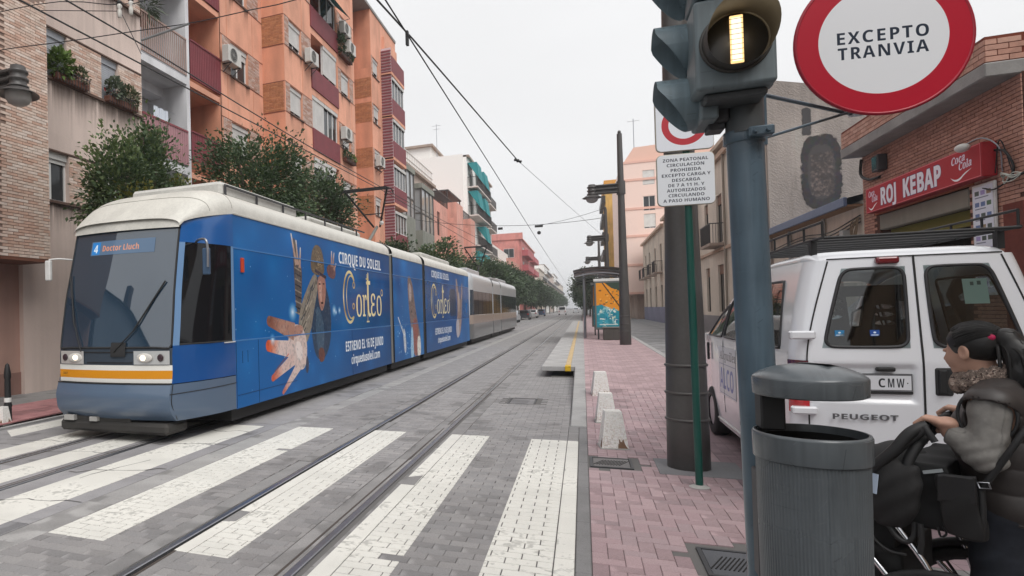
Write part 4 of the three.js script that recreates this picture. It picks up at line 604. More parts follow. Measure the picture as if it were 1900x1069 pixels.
{
  const b = block('low cream house with a blue-grey metal roof edge beside the brick shop', -1, 7, 15, 20.85, 29.4, 4.35, cream, { floors: [0.9], cols: [[22.4, 23.5], [25, 26.1], [27.6, 28.6]], wh: 2.2, name: 'low_house', win: { frame: M.frameBrown, blind: 0.6, blindMat: mat('#8a6a55', 0.8) } });
  mesh('roof', [rawGeo([[6.6, 4.42, 20.85], [15, 6.4, 20.85], [15, 6.4, 29.4], [6.6, 4.42, 20.85], [15, 6.4, 29.4], [6.6, 4.42, 29.4]].flatMap((q) => [q[0], q[1], -q[2]])), box(6.58, 6.66, 4.22, 4.46, 20.86, 29.38, 0.01)], mat('#6f7f9c', 0.5, { metalness: 0.4, map: T.metal }), b); mesh('soffit', [box(6.66, 7.0, 4.2, 4.25, 20.86, 29.38)], mat('#8b6b50', 0.9), b);
  for (const d of [23.6, 27.0]) mesh('drain_pipe', [rod([6.93, 0, d], [6.93, 4.2, d], 0.05)], M.paleConcrete, b);
  const cab = thing('wall_cables', 'bundle of old cables sagging under the blue-grey eave', 'cables'); for (let i = 0; i < 3; i++) mesh('cable', [tube([[6.94, 3.95 - i * 0.09, 20.9], [6.9, 3.72 - i * 0.1, 23], [6.92, 3.85 - i * 0.1, 25.5], [6.93, 3.7 - i * 0.08, 29.3]], 0.018, 24, 5)], M.black, cab);
  const k = []; for (let i = 0; i < 10; i++) k.push(tube([[6.92, 3.9, 20.95], [6.86, 3.5 + rr(-0.2, 0.3), 21.2 + rr(-0.2, 0.2)], [6.9, 3.2 + rr(-0.3, 0.3), 21.4]], 0.014, 10, 4)); mesh('cable_knot', k, mat('#7d6c58', 0.9), cab);
  mesh('junction_box', [box(6.8, 6.98, 3.2, 3.65, 21.7, 21.95, 0.01)], M.paleConcrete, cab);
}
{
  const grey = mat('#a29c97', 0.95, { map: T.streaky, bumpMap: T.bump, bumpScale: 0.02 });
  const b = block('old cream house whose bare grey gable rises behind the low roof', -1, 7, 15, 29.6, 46, 9.9, cream, { floors: [1.2, 5.0], cols: [[31.5, 32.6], [35, 36.1], [38.7, 40.2], [42.6, 43.7]], wh: 2.6, name: 'town_house', win: { frame: M.frameBrown, blind: 0.2, blindMat: mat('#7b5a48', 0.8) }, cornice: mat('#c9b5a3', 0.9, { map: T.plaster }), base: [1.0, mat('#8f8d92', 0.9, { map: T.streaky })] });
  mesh('gable', [wallD(29.4, 6.92, 16, 0, 10.4, [], 0.2, [[6.92, 0], [15, 0], [15, 7.4], [12, 9.0], [9.6, 9.5], [8.6, 10.05], [6.92, 10.5]])], grey, b);
  balcony(b, -1, 7, 31.2, 33.0, 4.9, 0.7, stone, railDark); balcony(b, -1, 7, 38.2, 41, 4.9, 0.7, stone, railDark);
  mesh('cornice_moulding', [box(6.8, 7.0, 9.4, 9.65, 29.6, 46), box(6.88, 7, 4.5, 4.65, 29.6, 46)], mat('#c2a48f', 0.9, { map: T.plaster }), b);
  for (const d of [29.9, 34, 37.6, 45.7]) mesh('drain_pipe', [rod([6.9, 0, d], [6.9, 9.4, d], 0.06)], mat('#8d8378', 0.8), b);
  // blackened, bricked-up opening on the gable
  const sx = canvasTex(256, 512, (c, W, H) => {
    const q = rngOf(17); c.clearRect(0, 0, W, H);
    blob(c, [[62, 210], [90, 165], [132, 158], [175, 165], [200, 210], [205, 330], [198, 430], [160, 482], [105, 482], [66, 430], [58, 330]], '#4b4746');
    for (let i = 0; i < 1500; i++) { const a = q() * 6.283, k = 0.82 + 0.24 * q(), sx2 = Math.sign(Math.cos(a)) * Math.pow(Math.abs(Math.cos(a)), 0.62), sy2 = Math.sign(Math.sin(a)) * Math.pow(Math.abs(Math.sin(a)), 0.62); c.fillStyle = `rgba(${48 + q() * 22},${46 + q() * 20},${47 + q() * 20},0.4)`; c.beginPath(); c.arc(131 + 72 * k * sx2, 322 + 160 * k * sy2, 4 + q() * 7, 0, 6.3); c.fill(); }
    for (let i = 0; i < 520; i++) { const x = 92 + q() * 84, y = 235 + q() * 200, g = q(); c.fillStyle = g < 0.35 ? 'rgba(136,120,112,0.28)' : 'rgba(66,60,58,0.35)'; c.beginPath(); c.ellipse(x, y, 3 + q() * 9, 2 + q() * 6, q() * 3, 0, 6.3); c.fill(); }
    for (let i = 0; i < 260; i++) { c.fillStyle = 'rgba(70,68,68,0.4)'; c.beginPath(); c.arc(78 + (q() - 0.5) * 26, 20 + q() * 120, 4 + q() * 6, 0, 6.3); c.fill(); }
  });
  mesh('soot_mark', [quadUV([7.6, 5.1, 29.39], [9.6, 5.1, 29.39], [9.6, 9.3, 29.39], [7.6, 9.3, 29.39])], mat('#ffffff', 0.95, { map: sx, transparent: true, alphaTest: 0.0 }), b);
  block('pale house next along the right row, behind the road signs', -1, 7, 15, 46, 64, 9.3, mat('#d6ccc0', 0.9, { map: T.streaky }), { floors: [1.2, 5.0], cols: [[48, 49.2], [52, 53.2], [56, 57.2], [60, 61.2]], wh: 2.5, name: 'town_house', win: { frame: M.frameBrown, blind: 0.2 }, cornice: mat('#c9b5a3', 0.9) });
  const r3 = block('two-storey cream house with dark balconies and a blue-grey base next to the pink block', -1, 7, 15, 64, 85, 8.9, mat('#dccdbd', 0.9, { map: T.plaster }), { floors: [1.0, 4.9], cols: [[66, 67.4], [71, 72.4], [76.5, 78], [81, 82.4]], wh: 2.6, name: 'town_house', win: { frame: M.frameBrown, blind: 0 }, cornice: mat('#c8ab96', 0.9), base: [1.5, mat('#8689a5', 0.9, { map: T.streaky })] });
  for (const d of [65.6, 70.6, 76.1, 80.6]) balcony(r3, -1, 7, d, d + 2.3, 4.8, 0.7, stone, railDark);
}
{
  const pink = mat('#ecd2c7', 0.9), band = mat('#dfb3a4', 0.9);
  const b = thing('apartment_building', 'pink apartment block with salmon floor bands and a blank end wall', 'building');
  const hs = [3.9, 7.5, 11.2, 13.4, 16.6].map((y) => [7.3, 8.6, y, y + 1.8]).concat([3.9, 7.5, 11.2, 13.4, 16.6].map((y) => [10.6, 11.9, y, y + 1.8]));
  mesh('wall', [wallD(86, 4.9, 15, 3.1, 19.6, hs, 0.3), box(5.2, 15, 3.1, 19.6, 86.4, 110)], pink, b); hs.forEach((h, i) => windowD(b, 86, ...h, { blind: [0, 0.2, 0.9, 0, 0.95][i % 5], blindMat: M.whitePaint }));
  mesh('street_front', [box(4.9, 5.2, 3.1, 19.6, 86.31, 110)], pink, b); for (const y of [3.1, 6.6, 10.2, 13.6, 17.2, 19.4]) mesh('floor_band', [box(4.84, 15, y, y + 0.28, 85.93, 86)], band, b);
  mesh('roof_slab', [wallD(86.2, 5.4, 15, 19.6, 21.6, [], 4, [[5.2, 19.6], [15, 19.6], [15, 21.7], [6.4, 21.4]])], mat('#e2baa9', 0.9), b); mesh('ground_floor', [box(6.4, 15, 0, 3.1, 87.5, 109), box(5.1, 5.6, 0, 3.1, 86.6, 87.2)], mat('#c9b7ad', 0.9, { map: T.streaky }), b);
  mesh('antenna', [rod([6.6, 21.4, 88], [6.6, 25.5, 88], 0.05), rod([5.9, 25.2, 88], [7.3, 25.2, 88], 0.03), rod([9, 21.4, 88], [9, 27, 88], 0.04)], M.steel, b);
  const y = thing('apartment_building', 'ochre yellow block seen edge-on behind the right-hand mast', 'building'); mesh('wall', [box(4.0, 12, 0, 21.2, 112, 128)], mat('#dcb05e', 0.9, { map: T.plaster }), y); mesh('balcony_edge', [4, 7, 10, 13, 16, 19].map((q) => box(3.4, 4.0, q, q + 1.1, 113, 127)), railDark, y); for (let q = 4; q < 20; q += 3) windowD(y, 112, 5.2, 6.4, q + 0.4, q + 1.9, { blind: 0.3, depth: -0.05 });
  mesh('roof_edge', [box(3.8, 12.2, 21.2, 22.4, 111.8, 128)], mat('#c98f3a', 0.9), y);
  block('distant grey-white block closing the right side of the street', -1, 7, 20, 130, 330, 12, chalk, { floors: [3.5, 7], cols: [[140, 144], [155, 159], [175, 180], [200, 205], [240, 246]], wh: 2, win: { split: 1 } });
}
// street behind the camera, mirrored in the windscreen
block('plain ochre house behind the camera, mirrored in the tram windscreen', -1, 7, 15, -26, 9.5, 8.5, mat('#b39a80', 0.9, { map: T.streaky }), { floors: [1, 4.6], cols: [[-22, -20.6], [-16, -14.6], [-10, -8.6], [-4, -2.6], [2, 3.4]], wh: 2.2, name: 'town_house', cornice: stone });
{ const b = block('low tiled house behind the camera on the left pavement, mirrored in the tram windscreen', 1, -11.3, -22, -34, 2.6, 4.3, mat('#8fa0b4', 0.9, { map: T.streaky }), { floors: [1.2], cols: [[-26, -24.4], [-18, -16.4], [-10, -8.8], [-5, -3.8], [-1.2, 0.1]], wh: 1.7, name: 'town_house' }); mesh('roof', [ext(poly([[-11.0, 4.3], [-19, 4.3], [-15.5, 6.0]]), 36.4).translate(0, 0, -2.5)].map((g) => clean(g)), mat('#55443c', 0.9), b); mesh('chimney', [box(-12.9, -12.3, 4.6, 6.6, -3.2, -2.5)], mat('#55443c', 0.9), b); }
{ const b = block('gabled house closing the street behind the camera, seen only in reflections', -1, 2, 9, -46, -34, 7.5, mat('#9d8a7c', 0.9, { map: T.streaky }), { name: 'town_house', floors: [1, 4.4], cols: [[-44, -42.5], [-38, -36.5]], wh: 2 }); mesh('roof', [ext(poly([[1.5, 7.5], [9.5, 7.5], [5.5, 10.2]]), 12.4).translate(0, 0, 33.8)].map((g) => clean(g)), mat('#6b4a3c', 0.9), b); }
// ---------------------------------------------------------------- masts, lamps, signs, signals, street furniture
function mast(label, x, y0, d, top, lampLabel, dir = -1, bands = true) {
  const t = thing('tram_mast', label, 'mast', [x, y0, d], 0, 'dark tapered masts carrying tram wires and lamps');
  mesh('shaft', [lathe([[0, 0], [0.195, 0], [0.19, 0.6], [0.17, 1.7], [0.145, 2.8], [0.118, 5.0], [0.088, top], [0, top]], 0, 0, 0, 24)], M.mast, t);
  if (bands) for (const y of [0.5, 0.77, 1.05]) { const r = 0.193 - y * 0.011, g = new THREE.TorusGeometry(r, 0.016, 8, 32); g.rotateX(Math.PI / 2); g.translate(0, y, 0); mesh('ring', clean(g), M.mast, t); }
  mesh('finial', [ball(0, top + 0.06, 0, 0.06, 0.07, 0.06, 12)], M.mast, t);
  const a = new THREE.Group(); a.name = 'arm'; t.add(a);
  mesh('plate', [5.62, 5.76, 5.90].map((y) => box(Math.min(0, dir * 0.98), Math.max(0, dir * 0.98), y - 0.035, y + 0.035, -0.10, 0.10, 0.02)), M.mast, a);
  mesh('arm_core', [box(Math.min(0, dir * 0.95), Math.max(0, dir * 0.95), 5.6, 5.92, -0.03, 0.03)], M.mast, a); mesh('collar', [lathe([[0.13, 5.52], [0.15, 5.52], [0.15, 6.0], [0.13, 6.0]], 0, 0, 0, 20)], M.mast, a);
  const l = thing('street_lamp', lampLabel, 'street lamp', [x + dir * 0.98, y0 + 5.45, d], 0, 'bell-shaped street lamps on the mast arms');
  mesh('housing', [lathe([[0, 0.52], [0.12, 0.52], [0.13, 0.44], [0.165, 0.44], [0.165, 0.40], [0.135, 0.39], [0.135, 0.31], [0.17, 0.31], [0.17, 0.27], [0.14, 0.26], [0.14, 0.18], [0.175, 0.18], [0.175, 0.13], [0, 0.13]], 0, 0, 0, 24)], M.mast, l);
  mesh('shade', [lathe([[0.12, 0.14], [0.20, 0.12], [0.34, 0.03], [0.335, 0.02], [0.20, 0.09], [0, 0.1]], 0, 0, 0, 32)], M.mast, l); mesh('globe', [lathe([[0.215, 0.06], [0.21, -0.04], [0.17, -0.11], [0.09, -0.155], [0, -0.165]], 0, 0, 0, 24)], phys([0.32, 0.31, 0.30], 0.25), l);
  return t;
}
mast('thick dark mast with ring bands right behind the green sign post', 0.957, 0, 7.28, 8.2, 'bell lamp high on the nearest right-hand mast', -1);
mast('tall dark mast standing on the platform beside the shelter', 1.42, 0.25, 25.2, 7.75, 'bell lamp hanging left of the mast beside the shelter', -1); mast('dark mast just beyond the shelter, in front of the yellow block', 1.5, 0.25, 43, 7.6, 'bell lamp seen above the shelter roof', -1);
mast('slender far mast rising over the shelter roof', 1.5, 0.25, 61, 7.6, 'tiny far bell lamp above the shelter', -1, false); mast('mast of the left pavement just outside the frame, its lamp arm reaching in', -9.83, 0.07, 7.8, 8, 'dark bell lamp against the cream bricks at the left edge', 1);
mesh('mast_footing', [ext(poly([[0.62, -7.55], [0.62, -6.95], [0.8, -6.86], [1.25, -6.9], [1.5, -7.05], [1.45, -7.6]]), 0.006).rotateX(-Math.PI / 2)].map((g) => { g.scale(1, 1, -1); g.translate(0, 0.002, -14.4 + 0.0); return g; }).map(() => box(0.66, 1.42, -0.02, 0.006, 6.92, 7.6, 0.004)), mat([0.235, 0.235, 0.245], 0.9, { map: T.concrete }), pave);
// green post with two square plates
{
  const p = thing('sign_post', 'thin green post in front of the thick dark mast', 'post', [0.938, 0, 6.53]);
  mesh('pole', [rod([0, -0.02, 0], [-0.025, 3.5, 0], 0.031, 0.031, 18)], mat('#0f4a41', 0.35, { map: T.metal }), p); mesh('foot', [lathe([[0.03, 0.02], [0.06, 0.012], [0.085, 0.0]], 0, 0.001, 0, 20)], M.paleConcrete, p); mesh('cap', [ball(-0.025, 3.5, 0, 0.032, 0.015, 0.032, 12)], mat('#0f4a41', 0.4), p);
  const plate = (label, y, h, draw) => {
    const t = thing('traffic_sign', label, 'sign', [0.9, y, 6.48], 0.11), w = 0.475;
    const g = ext(roundRect(w, h, 0.055), 0.012, 0.004); g.translate(0, 0, -0.02); mesh('plate', [clean(g)], mat('#b9b4a4', 0.4, { metalness: 0.2, map: T.metal }), t);
    const f = new THREE.ShapeGeometry(roundRect(w - 0.012, h - 0.012, 0.05), 8), uv = f.attributes.uv, q = f.attributes.position; for (let i = 0; i < q.count; i++) uv.setXY(i, q.getX(i) / w + 0.5, q.getY(i) / h + 0.5); f.translate(0, 0, 0.0012); mesh('face', [clean(f, true)], mat('#ffffff', 0.35, { map: canvasTex(512, Math.round(512 * h / w), draw) }), t);
    for (const s of [-0.1, 0.1]) mesh('clamp', [box(-0.06, 0.1, s - 0.015, s + 0.015, 0.018, 0.05)], M.steel, t);
  };
  plate('white square sign with a red no-entry ring, upper of two', 3.305, 0.475, (c, W, H) => { c.fillStyle = '#dfe3ea'; c.fillRect(0, 0, W, H); c.strokeStyle = '#b5353f'; c.lineWidth = 62; c.beginPath(); c.arc(W / 2, H / 2, 170, 0, 6.3); c.stroke(); });
  plate('white text plate below the red ring sign, ZONA PEATONAL', 2.805, 0.475, (c, W, H) => { c.fillStyle = '#d9dde2'; c.fillRect(0, 0, W, H); c.fillStyle = '#2d3340'; c.textAlign = 'center'; c.textBaseline = 'middle'; c.font = 'bold 42px sans-serif'; ['ZONA PEATONAL', 'CIRCULACIÓN', 'PROHIBIDA', 'EXCEPTO CARGA Y', 'DESCARGA', 'DE 7 A 11 H. Y', 'AUTORIZADOS', 'CIRCULANDO', 'A PASO HUMANO'].forEach((s, i) => { const m = c.measureText(s).width, k = Math.min(1.18, 440 / m); c.save(); c.translate(W / 2, 60 + i * 50); c.scale(k, 1); c.fillText(s, 0, 0); c.restore(); }); });
}
// grey signal post with its heads
const postMat = mat([0.088, 0.132, 0.17], 0.42, { map: T.worn, roughnessMap: T.rough }), visorMat = mat([0.17, 0.215, 0.24], 0.5, { map: T.metal }), housingMat = mat([0.165, 0.205, 0.222], 0.5, { map: T.worn });
{
  const p = thing('signal_post', 'grey steel post carrying the tram signal and the round sign', 'post', [0.594, 0, 2.81]);
  mesh('shaft', [rod([0.03, 0, 0], [-0.008, 2.58, 0], 0.061, 0.061, 26), rod([0.03, 0, 0], [0.03, 0.05, 0], 0.14, 0.13, 20)], postMat, p);
  for (const y of [2.47, 2.296]) { const g = [lathe([[0.06, -0.023], [0.068, -0.021], [0.068, 0.021], [0.06, 0.023]], -0.006, y, 0, 28)]; g.push(box(-0.01, 0.07, y - 0.018, y + 0.018, -0.1, -0.058, 0.005), rod([0.01, y, -0.115], [0.01, y, -0.06], 0.008), rod([0.05, y, -0.115], [0.05, y, -0.06], 0.008)); mesh('clamp_band', g, postMat, p); }
  mesh('bolt', [rod([0.07, 1.107, -0.02], [0.085, 1.107, -0.03], 0.01)], M.steel, p);
  // tram signal over the post: white bar lit
  const s = thing('tram_signal', 'grey signal head with a lit warm-white vertical bar', 'traffic signal', [0.529, 2.433, 2.587]); s.scale.setScalar(1.26);
  mesh('housing', [rbox(-0.102, 0.095, 0.0, 0.26, 0.0, 0.16, 0.012), rbox(-0.102, 0.095, 0.265, 0.53, 0.0, 0.16, 0.012)], housingMat, s); mesh('neck', [box(-0.075, 0.08, -0.022, 0.002, 0.04, 0.16, 0.006), rod([0.048, -0.1, 0.17], [0.048, 0.03, 0.17], 0.05, 0.05, 20)], mat([0.06, 0.066, 0.07], 0.5), s);
  for (const y of [0.125, 0.395]) {
    const v = new THREE.Group(); v.name = 'lens_unit'; s.add(v);
    const g = new THREE.CylinderGeometry(0.083, 0.081, 0.12, 40, 1, true, 0, 6.283); g.rotateX(Math.PI / 2); g.translate(-0.003, y, 0.066);
    const q = g.attributes.position; for (let i = 0; i < q.count; i++) if (q.getZ(i) > 0.1) q.setZ(i, 0.055 + 0.085 * sstep(-0.08, 0.08, q.getY(i) - y)); g.computeVertexNormals();
    const g2 = g.clone(); g2.scale(0.965, 1, 1); mesh('visor', [clean(g), clean(new THREE.TorusGeometry(0.083, 0.006, 8, 40).translate(-0.003, y, 0.004))], new THREE.MeshStandardMaterial({ color: new THREE.Color(0.05, 0.045, 0.04), roughness: 0.5, side: THREE.DoubleSide, map: T.metal }), v);
    const lens = new THREE.SphereGeometry(0.3, 32, 12, 0, 6.283, 0, 0.272); lens.rotateX(Math.PI / 2); lens.translate(-0.003, y, -0.289 + 0.003); mesh('lens', clean(lens), phys([0.022, 0.020, 0.018], 0.25), v);
  }
  const lit = (w, h, m, z) => { const g = new THREE.ShapeGeometry(roundRect(w, h, 0.003)); g.translate(-0.003, 0.125, z); return mesh('lit_bar', clean(g), m, s); };
  lit(0.032, 0.134, new THREE.MeshStandardMaterial({ color: 0x000000, emissive: new THREE.Color(1.0, 0.62, 0.26), emissiveIntensity: 0.95, roughness: 1 }), 0.0175);
  lit(0.024, 0.122, new THREE.MeshStandardMaterial({ color: 0x000000, emissive: new THREE.Color(1.0, 0.86, 0.62), emissiveIntensity: 1.0, roughness: 1 }), 0.0182);
  for (let i = 0; i < 9; i++) mesh('lens_rib', [box(-0.020, 0.014, 0.068 + i * 0.0142, 0.0692 + i * 0.0142, -0.0196, -0.0188)], M.black, s);
  const l = new THREE.PointLight(new THREE.Color(1, 0.78, 0.45), 0.010); l.position.set(0.525, 2.59, -2.54); l.castShadow = true; scene.add(l);
  // side head facing left
  const h = thing('pedestrian_signal', 'blue-grey two-lens signal head turned left, seen from its side', 'traffic signal', [0.492, 2.335, 2.82]); h.scale.setScalar(1.14);
  mesh('housing', [rbox(-0.055, 0.0, 0.02, 0.205, -0.1, 0.09, 0.01), rbox(-0.05, 0.0, 0.208, 0.41, -0.1, 0.09, 0.01), rbox(-0.05, 0.0, 0.413, 0.6, -0.1, 0.09, 0.01)], housingMat, h);
  for (const y of [0.105, 0.292, 0.5]) {                        // long visors: tubes cut back slantwise towards the bottom
    const g = new THREE.CylinderGeometry(0.092, 0.088, 0.12, 32, 4, true); g.rotateZ(Math.PI / 2); g.translate(-0.11, y, 0);
    const q = g.attributes.position; for (let i = 0; i < q.count; i++) { const x = q.getX(i), k = (q.getY(i) - (y - 0.09)) / 0.18, u = (-0.05 - x) / 0.12; q.setX(i, -0.05 - u * lerp(0.03, 0.125, clamp(k * 1.35, 0, 1))); } g.computeVertexNormals();
    mesh('visor', clean(g), new THREE.MeshStandardMaterial({ color: new THREE.Color(0.21, 0.28, 0.315), roughness: 0.5, side: THREE.DoubleSide, map: T.worn }), h);
    const d = new THREE.CircleGeometry(0.085, 28); d.rotateY(-Math.PI / 2); d.translate(-0.057, y, 0); mesh('lens', clean(d), phys([0.02, 0.02, 0.02], 0.15), h);
  }
  mesh('bracket', [box(0.0, 0.04, 0.02, 0.1, -0.05, 0.05, 0.006), rod([0.02, 0.05, 0], [0.07, 0.05, -0.01], 0.022), box(-0.02, 0.03, 0.0, 0.03, -0.03, 0.05, 0.004)], M.darkSteel, h);
}
{ // round sign on bracket rods
  const t = thing('round_sign', 'round white sign with a red ring reading EXCEPTO TRANVIA', 'sign', [1.122, 2.695, 3.11], 0.14), r = 0.303;
  const back = new THREE.LatheGeometry([[0, -0.014], [r - 0.012, -0.014], [r - 0.002, -0.01], [r, -0.002], [r - 0.006, 0.004], [r - 0.012, 0.002], [r - 0.012, 0.0], [0, 0.0]].map((p) => new THREE.Vector2(...p)), 72); back.rotateX(Math.PI / 2); mesh('disc', clean(back), mat('#a51f35', 0.35, { map: T.metal }), t);
  const tx = canvasTex(1024, 1024, (c, W) => { c.fillStyle = '#b3152f'; c.fillRect(0, 0, W, W); c.fillStyle = '#e6e8ec'; c.beginPath(); c.arc(512, 512, 380, 0, 6.3); c.fill(); c.fillStyle = '#1d2b3d'; c.textAlign = 'center'; c.textBaseline = 'middle'; for (const [s, y, w] of [['EXCEPTO', 484, 550], ['TRANVIA', 592, 530]]) { c.font = 'bold 116px sans-serif'; let L = 0; const ch = [...s], sp = 9, ws = ch.map((k) => c.measureText(k).width); L = ws.reduce((a, b) => a + b, 0) + sp * (ch.length - 1); const k = w / L; c.save(); c.translate(510 - w / 2, y); c.scale(k, 1); let x = 0; c.textAlign = 'left'; ch.forEach((q, i) => { c.fillText(q, x, 0); x += ws[i] + sp; }); c.restore(); } });
  const f = new THREE.CircleGeometry(r - 0.011, 72); f.translate(0, 0, 0.0012); mesh('face', clean(f, true), mat('#ffffff', 0.3, { map: tx }), t);
  const k = thing('sign_bracket', 'thin steel rods holding the round sign out from the grey post', 'bracket');
  mesh('rod', [rod([0.655, 2.47, 2.86], [1.10, 2.47, 3.36], 0.008)], postMat, k); mesh('rod', [rod([0.655, 2.296, 2.86], [1.15, 2.5, 3.4], 0.006)], postMat, k); mesh('upright', [box(0.655, 0.672, 2.27, 2.50, 2.845, 2.865)], postMat, k); mesh('holder', [box(1.09, 1.14, 2.46, 2.95, 3.15, 3.37)], M.steel, k);
}
{ // litter bin on the post
  const t = thing('litter_bin', 'round ribbed grey litter bin with a domed lid, hung before the signal post', 'litter bin', [0.69, -0.499, 2.54]), r = 0.118; t.scale.setScalar(1.3);
  const binMat = mat([0.115, 0.13, 0.142], 0.38, { map: T.worn, roughnessMap: T.rough }), N = 288;
  const rib = new THREE.CylinderGeometry(r, r * 0.955, 0.56, N, 1, true); rib.translate(0, 0.98, 0); { const q = rib.attributes.position; for (let i = 0; i < q.count; i++) { const a = Math.atan2(q.getZ(i), q.getX(i)), k = 1 - (((Math.round(a / 6.28319 * N) % 3) + 3) % 3 === 0 ? 0.017 : 0); q.setX(i, q.getX(i) * k); q.setZ(i, q.getZ(i) * k); } rib.computeVertexNormals(); }
  mesh('ribbed_body', clean(rib), binMat, t); mesh('rim_band', [lathe([[r * 0.985, 1.262], [r + 0.005, 1.262], [r + 0.006, 1.322], [r + 0.003, 1.329], [r - 0.004, 1.329], [r - 0.006, 1.25]], 0, 0, 0, 72)], binMat, t);
  mesh('inside', [lathe([[0, 0.8], [r - 0.012, 0.8], [r - 0.008, 1.31]], 0, 0, 0, 40)], new THREE.MeshStandardMaterial({ color: 0x050505, roughness: 0.9, side: THREE.DoubleSide }), t); mesh('base', [lathe([[0, 0.69], [r * 0.9, 0.69], [r * 0.95, 0.705], [0, 0.72]], 0, 0, 0, 40)], binMat, t);
  const lid = lathe([[0, 1.468], [0.04, 1.466], [0.08, 1.457], [0.105, 1.446], [r, 1.436], [r + 0.003, 1.43], [r + 0.002, 1.39], [r - 0.006, 1.386], [r - 0.012, 1.392], [0, 1.392]], 0, 0.036, 0, 72);
  mesh('lid', [lid], binMat, t); mesh('lid_crease', [rawGeo([[-0.03, 1.5065, -0.02], [0.04, 1.4980, -0.1], [0.1, 1.4880, -0.05], [-0.03, 1.5065, -0.02], [0.1, 1.4880, -0.05], [0.03, 1.5066, 0.05]].flat())], binMat, t);
  mesh('lid_bracket', [box(-0.1, -0.045, 1.325, 1.43, 0.02, 0.085, 0.004)], mat([0.02, 0.02, 0.021], 0.6), t); mesh('litter', [box(0.01, 0.08, 1.296, 1.3, -0.08, -0.05)], M.paleConcrete, t); mesh('mount', [box(-0.1, -0.04, 0.9, 1.2, 0.09, 0.15, 0.004)], M.darkSteel, t);
}
// white concrete bollards with worn bases
const bolTex = canvasTex(256, 256, (c, W, H) => { const q = rngOf(31); c.fillStyle = '#e6e5e2'; c.fillRect(0, 0, W, H); for (let i = 0; i < 700; i++) { const y = q(); c.fillStyle = `rgba(${120 + q() * 50},${105 + q() * 40},${85 + q() * 40},${0.06 + 0.12 * y * y})`; c.fillRect(q() * W, y * H, 4 + q() * 18, 3 + q() * 10); } c.fillStyle = 'rgba(104,74,52,0.85)'; c.beginPath(); c.moveTo(150, 256); for (let x = 150; x <= 250; x += 6) c.lineTo(x, 256 - 75 * Math.sin((x - 150) / 100 * 3.14) * (0.6 + 0.6 * q())); c.lineTo(250, 256); c.fill(); });
function bollard(label, x, y, d, turn, k = 1) {
  const t = thing('bollard', label, 'bollard', [x, y, d], turn, 'white concrete bollards'), B = 0.145 * k, A = 0.088 * k, H = 0.43 * k, g = new THREE.CylinderGeometry(A * 1.414, B * 1.414, H, 4, 1); g.rotateY(Math.PI / 4); g.translate(0, H / 2, 0); const n = g.toNonIndexed(); n.computeVertexNormals();
  const uv = n.attributes.uv; for (let i = 0; i < uv.count; i += 3) { const k = Math.floor(Math.min(uv.getX(i), uv.getX(i + 1), uv.getX(i + 2)) * 4 + 1e-4); for (let j = i; j < i + 3; j++) uv.setX(j, uv.getX(j) * 4 - k); }
  mesh('block', clean(n, true), mat('#ffffff', 0.85, { map: bolTex, bumpMap: T.bump, bumpScale: 0.004 }), t); mesh('foot', [box(-B - 0.012, B + 0.012, -0.02, 0.012, -B - 0.012, B + 0.012, 0.006)], M.paleConcrete, t);
}
bollard('nearest of three white concrete bollards on the pink pavement', 0.29, 0, 8.1, 0.12); bollard('middle one of three white concrete bollards in line', 0.265, 0.02, 9.75, 0.06, 0.95); bollard('farthest of three white concrete bollards, with a brown stain', 0.25, 0.07, 12.0, 0.1, 1.04); bollard('white bollard at the left edge of the photo', -8.42, 0.06, 7.02, 0.1, 0.62);
{ const t = thing('bollard_post', 'black iron post at the extreme left edge above a white base', 'post', [-8.46, 0.05, 7.15]); mesh('post', [lathe([[0, 0], [0.06, 0], [0.055, 0.25], [0.065, 0.27], [0.05, 0.32], [0.045, 0.7], [0.055, 0.72], [0.05, 0.8], [0.03, 0.92], [0, 0.95]], 0, 0, 0, 18)], M.black, t); mesh('band', [lathe([[0.052, 0.33], [0.056, 0.33], [0.056, 0.4], [0.052, 0.4]], 0, 0, 0, 18)], M.whitePaint, t); }
